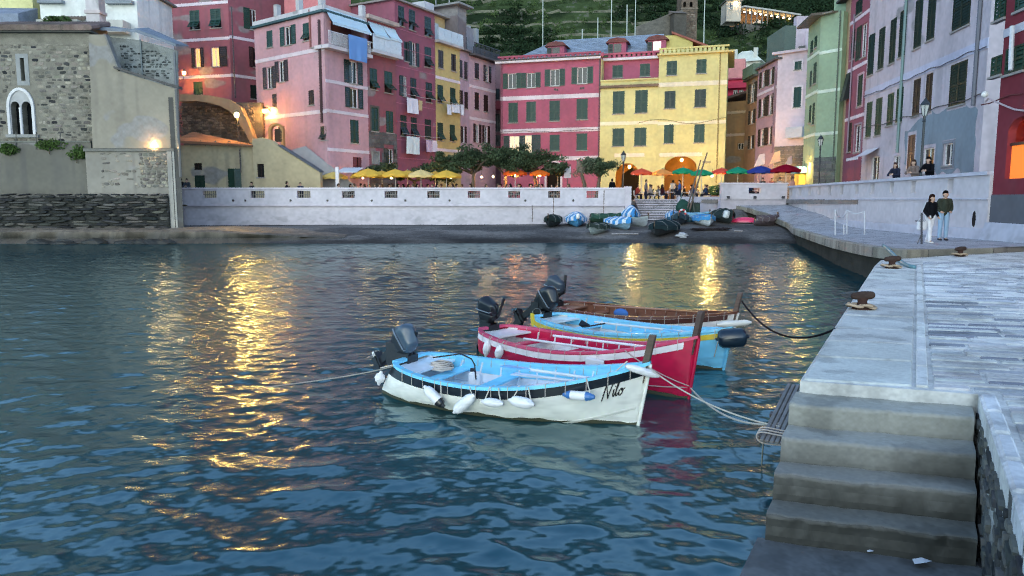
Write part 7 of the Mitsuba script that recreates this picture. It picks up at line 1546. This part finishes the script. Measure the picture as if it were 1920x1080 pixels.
k = thing('bucket', 'yellow bucket at the stern of the sky blue boat', 'bucket'); put('bucket', xf(lathe([(.01, 0), (.1, 0), (.13, .26), (.12, .26), (.09, .02)], 14), h3_.M @ TR(-.12, -.12, .22)), 'm_gloss', S(216, 190, 60), .2, k); put('handle', xf(tube([(.12 * math.cos(a), .12 * math.sin(a) * .2, .26 + .1 * math.sin(a)) for a in np.linspace(0, PI, 9)], .006, 4), h3_.M @ TR(-.12, -.12, .22)), 'm_metal', S(160, 160, 160), .1, k)
k = thing('anchor', 'dark anchor lying in the sky blue boat', 'anchor'); put('shank', tube([w3(.28, -.1, .36), w3(.38, .1, .46)], .016, 6), 'm_metal', S(60, 60, 64), .2, k); put('fluke', hull([w3(.26, -.18, .4), w3(.3, -.02, .4), w3(.25, -.05, .48), w3(.27, -.1, .34)]), 'm_metal', S(60, 60, 64), .2, k)
oar('blue tipped oar along the sky blue boat', w3(.3, .1, .44), w3(.88, -.02, .54), S(196, 200, 200), S(110, 186, 224))
# ---- boat 4, white with brown varnish
a, L, ang = place((1046, 612), (1368, 650)); h4_ = Hull(L, 1.36, .50, .46, .66, a, ang)
b4 = rowing_boat('rowing_boat', 'white boat with varnished brown gunwale farthest of the moored four', h4_, S(214, 206, 200), S(120, 78, 62), S(92, 52, 42), S(120, 84, 66), [(.03, .12, S(74, 40, 34), 'rub_rail', .98)], (.22, .5, .74), S(130, 84, 66), post=S(96, 76, 66), post_h=.36)
motor(h4_, b4, .25, S(52, 60, 70), S(20, 22, 26), tiller=1.75, back=.2, scale=.92, lift=.06)
w4 = lambda x, y, z: h4_.w(np.array([x * h4_.L, y, z])); k = thing('blue_bag', 'small blue cloth bundle in the brown varnished boat', 'bag'); put('cloth', xf(ball((0, 0, 0), (.16, .1, .1), 2), h4_.M @ TR(.4 * h4_.L, 0, .42)), 'm_matte', S(70, 110, 170), .3, k)
oar('brown oar lying along the varnished boat', w4(.2, .2, .5), w4(.84, .1, .58), S(140, 100, 80), S(120, 80, 66))
# ---- mooring ropes
pe = np.array([*qp(.1, .03)[:2], QZ - .25])
gx = on_z(1462, 800, .55); 
rope('long pale rope from the white boat bow to the gangplank', [h1.w(h1.p(.995, .05, -1)), gx], .009, S(186, 178, 164), .10)
rope('second pale rope from the crimson boat bow to the gangplank', [h2_.w(h2_.p(1.0, .75, 1)), gx + [0.02, .06, .01]], .012, S(186, 178, 166), .16)
rope('rope girdling the crimson hull at the bow', [h2_.w(h2_.p(.70, .42, -1, .02)), h2_.w(h2_.p(.85, .58, -1, .02)), h2_.w(h2_.p(1.0, .74, -1)) + [.03, 0, 0]], .009, S(190, 160, 160))
rope('rope falling down the crimson bow', [h2_.w(h2_.p(.80, 0, -1, .04)), h2_.w(h2_.p(.9, .4, -1, .03)), h2_.w(h2_.p(1.0, .74, 1)) + [.03, 0, 0]], .009, S(190, 160, 160))
bo = on_z(1566, 617, QZ - .02)
rope('dark sagging rope from the varnished boat post to the quay bollard', [h4_.w(h4_.p(1.0, 0, 1)) + [.06, 0, .2], bo], .015, S(34, 34, 38), .34)
rope('stern rope running left from the white boat', [h1.w(h1.p(0, .1, -1)), h1.w(np.array([-1.15, -.35, .12])), h1.w(np.array([-2.4, -1.1, -.05]))], .010, S(150, 146, 138))
rope('thin rope dropping into the water beside the gangplank', [on_z(1432, 812, .5), on_z(1428, 872, .0)], .008, S(150, 150, 140), .02)
# ---- gangplank slung on the quay side, bollards
gp = thing('gangplank', 'grey slatted wooden gangplank slung low on the quay side by the steps', 'gangplank')
g0, g1 = on_z(1452, 833, .46), on_z(1497, 735, .70); gd = g1 - g0; gl = np.linalg.norm(gd); gu = gd / gl; gs = np.cross([0, 0, 1], gu); gs /= np.linalg.norm(gs); gn = np.cross(gu, gs)
GM = np.eye(4); GM[:3, 0], GM[:3, 1], GM[:3, 2], GM[:3, 3] = gu, gs, gn, g0
for k in range(6): put('slat', xf(cbox((0, -.13 + k * .045, 0), (gl + .12, -.092 + k * .045, .03), .006), GM), 'm_wood', jit(S(112, 108, 106), .12), .3, gp)
for x in (.12, gl * .5, gl - .1): put('crossbar', xf(box((x, -.17, -.04), (x + .07, .17, -.002), ), GM), 'm_wood', S(84, 76, 74), .3, gp)
for d in (0, .05, .1): rope('rope lashing round the end of the gangplank, turn %d' % (1 + round(d * 20)) if 0 else ['outer lashing turn on the gangplank end', 'middle lashing turn on the gangplank end', 'inner lashing turn on the gangplank end'][round(d * 20)], [(GM @ [.1 + d, y, z, 1])[:3] for y, z in ((-.15, -.05), (-.15, .04), (0, .045), (.16, .04), (.16, -.05), (0, -.06), (-.15, -.05))], .008, S(176, 166, 158))
def bollard(label, p, a, s=1.0):
    k = thing('bollard', label, 'bollard'); M = TR(*p) @ RZ(a) @ SC(s); IR = S(70, 52, 48)
    put('base', xf(lathe([(.24, 0), (.24, .03), (.13, .07), (.11, .2), (.13, .26), (.13, .3)], 16), M), 'm_stone', IR, .4, k, 40)
    put('head', xf(man(m3.Manifold.batch_hull([m3.Manifold.sphere(r, 16).translate(c) for c, r in (((-.2, 0, .33), .085), ((.2, 0, .36), .10), ((0, 0, .34), .12))])), M), 'm_stone', S(72, 58, 54), .3, k, 50)
    pts = [((0.22 + .13 * math.sin(1.7 * i)) * math.cos(i * .62) - (.16 if i > 22 else 0), (.22 + .10 * math.cos(2.3 * i)) * math.sin(i * .62), .045 + .09 * ((i * .37) % 1)) for i in range(34)]
    r_ = rope('rope wound round ' + label, [(M @ [*q, 1])[:3] for q in pts], .020, S(178, 156, 132)); 
bollard('rusty bollard with rope halfway along the quay edge', qp(5.1, .22, QZ), math.atan2(QE[1], QE[0]) + .1, .6)
bollard('rusty bollard at the far corner of the quay', qp(12.9, .42, QZ), math.atan2(QE[1], QE[0]), .66)
bq = on_z(1800, 480, QZ); bollard('rusty bollard on the far edge of the quay by the path', (bq[0], bq[1], QZ), .1, .62)
hp_ = [on_z(1656, 461, 1.2), on_z(1668, 470, 1.15), on_z(1684, 486, 1.1), on_z(1700, 497, 1.09), on_z(1716, 501, 1.08)]
put('hose', tube(CubicSpline(np.linspace(0, 1, 5), np.array(hp_))(np.linspace(0, 1, 24)), .05, 8), 'm_paint', S(90, 130, 140), .2, None, True, 'blue green hose trailing from the path onto the quay', 'hose')
for i, (u, v, sc) in enumerate(((1728, 1052, .075), (1632, 1033, .03))):
    p = on_z(u, v, .105); put('paper_scrap', (np.array([[-1, -.6, 0], [.2, -.5, .12], [1, 0, 0], [.3, .55, .1], [-.7, .4, .02]]) * sc + p, np.array([[0, 1, 4], [1, 3, 4], [1, 2, 3]])), 'm_matte', S(206, 210, 214), .1, None, False, ['white paper scrap on the landing at the foot of the steps', 'tiny white scrap against the lowest step'][i], 'paper')
# ---- path railing and sign post
rl_ = thing('chain_railing', 'low white posts with chain at the edge of the path', 'railing'); tops_ = []
for u, v0, v1 in ((1566, 393, 441), (1588, 394, 439), (1621, 396, 440), (1582, 420, 440)):
    p = on_z(u, v1, 1.19); q = at_y(u, v0, p[1]); tops_.append(q); put('post', tube([p, q], .028, 6), 'm_paint', S(196, 196, 202), .2, rl_)
for p, q in ((0, 1), (1, 2)): put('chain', tube([tops_[p] + (tops_[q] - tops_[p]) * t - [0, 0, .7 * t * (1 - t) * (2.0 if p == 0 else .7)] for t in np.linspace(0, 1, 12)], .022, 5), 'm_paint', S(186, 186, 192), .2, rl_)
sp = thing('marker_post', 'thin dark post on the path edge in front of the walking pair', 'post'); p = on_z(1728, 458, 1.18); q = at_y(1728, 399, p[1]); put('post', tube([p, q], .035, 8), 'm_paint', S(52, 54, 64), .1, sp); put('crossbar', tube([q + [-.2, 0, -.28], q + [.14, 0, -.28]], .018, 6), 'm_paint', S(52, 54, 64), .1, sp); put('stay', tube([p + [-.14, .02, 0], p + [0, 0, .45]], .014, 5), 'm_paint', S(52, 54, 64), .1, sp)

# ================================================================ BOATS DRAWN UP ON THE BEACH
BLU = S(70, 140, 200); WHC = S(206, 214, 224)
def beach_boat(label, u, v, Y, L, B, ang, hullc, cover=None, coverc=None, stripes=False, innerc=S(150, 140, 130), roll=0.0, hgt=.3, pole=None):
    p = at_y(u, v, Y); zb = beach_z(p[0], Y); c, s = math.cos(ang), math.sin(ang); org = (p[0] - c * L / 2, Y - s * L / 2)
    h = Hull(L, B, .50, .44, .66, org, ang, zk=-.16, z0=zb + .14, roll=roll, pitch=-.04)
    b = thing('beached_boat', label, 'boat', 'boats drawn up on the beach'); o, i, f = hull_meshes(h, zfl=.06)
    put('hull', xf(o, h.M), 'm_gloss', hullc, .4, b, 40); put('gunwale', xf(gunwale_mesh(h), h.M), 'm_gloss', jit(hullc, .3), .3, b, 40)
    if not cover: put('lining', xf(i, h.M), 'm_paint', innerc, .3, b, 40); put('floor', xf(f, h.M), 'm_paint', jit(innerc, .2), .3, b); [thwart(h, t, b, innerc) for t in (.25, .55, .78)]
    else:
        tt = np.linspace(0, 1, 25); K = np.linspace(-1, 1, 13); P = np.zeros((25, 13, 3))
        for a_, t in enumerate(tt):
            g = h.p(t, 0, 1); bb = h.b(t) + .05
            for j, k in enumerate(K):
                e = abs(k); y = np.sign(k) * bb * min(1, e * 1.2); over = max(0, e - .84) / .16
                z = h.zg(t) + hgt * (1 - min(1, e * 1.2) ** 1.7) * math.sin(PI * (.1 + .8 * t)) - .26 * over + .035 * math.sin(t * 23 + k * 5) + .02 * math.sin(t * 51) * over
                P[a_, j] = (g[0] * 1.0 + (.05 if t > .97 else 0), y, z)
        if stripes:
            n = 12
            for q in range(n):
                i0, i1 = q * 2, q * 2 + 2; put('cover_stripe', xf(grid(P[i0:i1 + 1, ::-1]), h.M), 'm_matte', BLU if q % 2 else WHC, .1, b, True)
        else: put('cover', xf(grid(P[:, ::-1]), h.M), 'm_matte', coverc, .25, b, True)
        put('cover_rope', xf(join([tube([P[k, j] + [0, 0, .012] for j in range(13)], .012, 4) for k in (5, 12, 19)]), h.M), 'm_matte', S(150, 150, 150), .2, b)
    if pole: q = h.w(np.array([L * .4, 0, .4])); put('pole', tube([q, q + [0.02, 0, pole]], .025, 5), 'm_wood', S(120, 100, 90), .2, b)
    q = h.p(1.0, 0, 1); put('stem_post', xf(hull([(q[0] + x, y, q[2] + z) for x in (-.1, -.01) for y in (-.03, .03) for z in (-.1, .22)]), h.M), 'm_wood', S(96, 76, 64), .3, b)
    return b, h
dn = -PI / 2
BK, DB = S(38, 44, 46), S(44, 66, 74)
beach_boat('black covered boat leftmost on the beach', 1036, 412, 53.2, 2.3, 1.15, dn - .3, BK, True, S(44, 54, 52), pole=1.9)
b, h = beach_boat('striped cover boat with white fender at its bow, second from the left on the beach', 1080, 408, 53.4, 2.6, 1.5, dn, S(70, 130, 170), True, None, True, hgt=.45)
q = h.w(h.p(1.0, .2, 1)); fender('white fender at the bow of the left striped boat', q + [0, -.12, .12], (0, 0, 1), L=.36, r=.14)
beach_boat('dark green boat lying sideways behind the striped boats', 1137, 402, 55.0, 2.4, 1.1, .15, S(50, 76, 62), True, S(56, 84, 74), hgt=.15, pole=1.9)
beach_boat('striped boat highest on the beach beside the steps', 1181, 395, 55.3, 2.6, 1.5, dn + .1, S(80, 140, 180), True, None, True, hgt=.7)
beach_boat('grey boat with dark cover nearest the water on the left', 1120, 427, 49.8, 2.5, 1.25, dn - .5, S(140, 150, 150), True, S(56, 66, 64), hgt=.12)
beach_boat('striped boat lying low in front of the steps', 1160, 421, 51.6, 2.5, 1.45, dn + .5, S(120, 150, 170), True, None, True, hgt=.3)
beach_boat('small grey open boat against the striped one', 1192, 416, 52.6, 2.0, 1.0, dn + .7, S(150, 156, 160))
beach_boat('big black covered boat in the middle of the beach', 1243, 432, 49.2, 4.1, 1.8, dn - .45, S(40, 44, 48), True, S(44, 58, 62), hgt=.42)
beach_boat('dark covered boat behind the big black one', 1275, 407, 53.4, 2.2, 1.2, dn - .3, S(40, 50, 60), True, S(60, 76, 84), hgt=.3)
beach_boat('small striped boat at the foot of the steps', 1262, 399, 55.0, 1.9, 1.1, dn - .2, S(70, 130, 170), True, None, True, hgt=.3)
beach_boat('white boat with bright blue cover right of the big black boat', 1321, 409, 52.8, 2.6, 1.45, dn + .05, S(206, 212, 214), True, S(76, 146, 200), hgt=.2)
beach_boat('light blue boat lying sideways behind the blue covered one', 1300, 398, 55.0, 2.4, 1.0, .2, S(120, 170, 190), True, S(130, 176, 196), hgt=.12)
beach_boat('dark covered boat with pale bow near the ramp', 1356, 404, 54.0, 2.6, 1.5, dn + .2, S(54, 60, 62), True, S(48, 58, 58), hgt=.45); 
q = at_y(1362, 402, 52.6); fender('pale oval fender at the bow of the dark covered boat near the ramp', q, (.2, 0, 1), L=.55, r=.22, col=S(196, 200, 200))
# upturned kayak, dark mound, life ring, nets, sack
p = at_y(1400, 404, 53.6); k = thing('kayak', 'bright pink kayak lying on the sand by the ramp', 'kayak'); z = beach_z(p[0], 53.6)
n = 24; P = np.array([[(x, .34 * (1 - abs(x / 1.25) ** 2.2) ** .8 * math.cos(a) if abs(x) < 1.25 else 0, .34 * (1 - abs(x / 1.25) ** 2.4) * math.sin(a) if abs(x) < 1.25 else 0) for a in np.linspace(0, PI, 11)] for x in np.linspace(-1.25, 1.25, n)]); put('hull', xf(grid(P[:, ::-1]), TR(p[0] - .1, 53.6, z + .08) @ RZ(-.25)), 'm_gloss', S(226, 60, 104), .2, k, True); put('keel', xf(tube([(x, 0, .35 * (1 - abs(x / 1.25) ** 2.4)) for x in np.linspace(-1.1, 1.1, 15)], .02, 5), TR(p[0] - .1, 53.6, z + .08) @ RZ(-.25)), 'm_gloss', S(200, 50, 90), .2, k)
beach_boat('small dark upturned looking tender beside the pink kayak', 1436, 410, 52.4, 1.5, .9, .1, S(84, 72, 76), True, S(92, 80, 84), hgt=.16)
p = at_y(1279, 399, 53.0); lr = thing('life_ring', 'red and white life ring on the dark covered boat', 'life ring')
for q in range(8):
    g = np.linspace(q * PI / 4, (q + 1) * PI / 4, 6); put('ring_segment', tube([p + [.22 * math.cos(a), -.1, .22 * math.sin(a)] for a in g], .07, 8), 'm_gloss', S(200, 60, 60) if q % 2 else WHITE, .1, lr, True)
k = thing('fishing_net', 'heap of dark fishing net on the sand right of the big black boat', 'net'); p = at_y(1332, 433, 50.0); z = beach_z(p[0], 50)
rn = np.random.RandomState(5); put('net', join([tube([(p[0] + (i * .1 - 1.2) + .1 * rn.randn(), 50 + .22 * rn.randn(), z + .05 + .05 * abs(rn.randn())) for i in range(25)], .022, 4) for _ in range(14)]), 'm_matte', S(62, 54, 56), .4, k)
k = thing('white_sack', 'crumpled white sack at the water edge of the beach', 'sack'); p = at_y(1279, 449, 47.9); V, F = ball((0, 0, 0), (.36, .2, .2), 3); V = V * (1 + 1.3 * (meshkit.fbm(V * 9 + 3, 3)[:, None] - .5)); put('cloth', xf((V, F), TR(p[0], 47.9, beach_z(p[0], 47.9) + .12)), 'm_matte', S(176, 178, 184), .3, k, True)
for i, (u, v, Y, l) in enumerate(((1172, 437, 49.0, .9), (1384, 437, 49.6, .3))):
    p = at_y(u, v, Y); put('driftwood', xf(cbox((-l, -.06, 0), (l, .06, .06), .015), TR(p[0], Y, beach_z(p[0], Y) + .02) @ RZ(.05)), 'm_wood', S(176, 168, 168), .2, None, False, ['pale plank lying on the sand before the low striped boat', 'short pale stick on the sand right of the net'][i], 'plank')
# boat crane: two leaning spars and a green covered winch
k = thing('boat_crane', 'boat hoist of two tall leaning spars over a green covered winch', 'crane'); p0 = at_y(1290, 388, 56.6); z = beach_z(p0[0], 56.6)
put('spar', tube([(p0[0] - .1, 56.6, z), at_y(1326, 286, 56.0)], [.08, .05], 8), 'm_wood', S(110, 92, 84), .3, k); put('spar', tube([(p0[0] - .3, 56.5, z), at_y(1314, 300, 56.0)], [.07, .045], 8), 'm_wood', S(104, 88, 82), .3, k)
V, F = ball((0, 0, 0), (.55, .45, .62), 3); V = V * (1 + .5 * (meshkit.fbm(V * 3 + 7, 3)[:, None] - .5)); put('winch_cover', xf((V, F), TR(p0[0] - .35, 56.7, z + .9)), 'm_matte', S(48, 76, 68), .3, k, True)
put('winch_frame', join([tube([(p0[0] + x, 56.6, z - .1), (p0[0] + x * .5, 56.7, z + 2.1)], .05, 6) for x in (-.9, .6)]), 'm_metal', S(90, 100, 96), .3, k)
k = thing('bin', 'dark green box standing right of the boat hoist', 'bin'); p = at_y(1303, 392, 57.2); put('box', cbox((p[0] - .35, 57, beach_z(p[0], 57.2)), (p[0] + .35, 57.6, beach_z(p[0], 57.2) + 1.2), .05), 'm_paint', S(40, 62, 54), .3, k); put('lid', cbox((p[0] - .38, 56.97, beach_z(p[0], 57.2) + 1.205), (p[0] + .38, 57.63, beach_z(p[0], 57.2) + 1.28), .02), 'm_paint', S(36, 54, 48), .3, k)
for u, v0, v1, Y, l in ((998, 385, 416, 54.2, 'thin dark pole standing in the sand left of the black boat'),):
    put('beach_pole', tube([at_y(u, v1, Y), at_y(u, v0, Y)], .03, 5), 'm_wood', S(110, 96, 90), .2, None, False, l, 'pole')
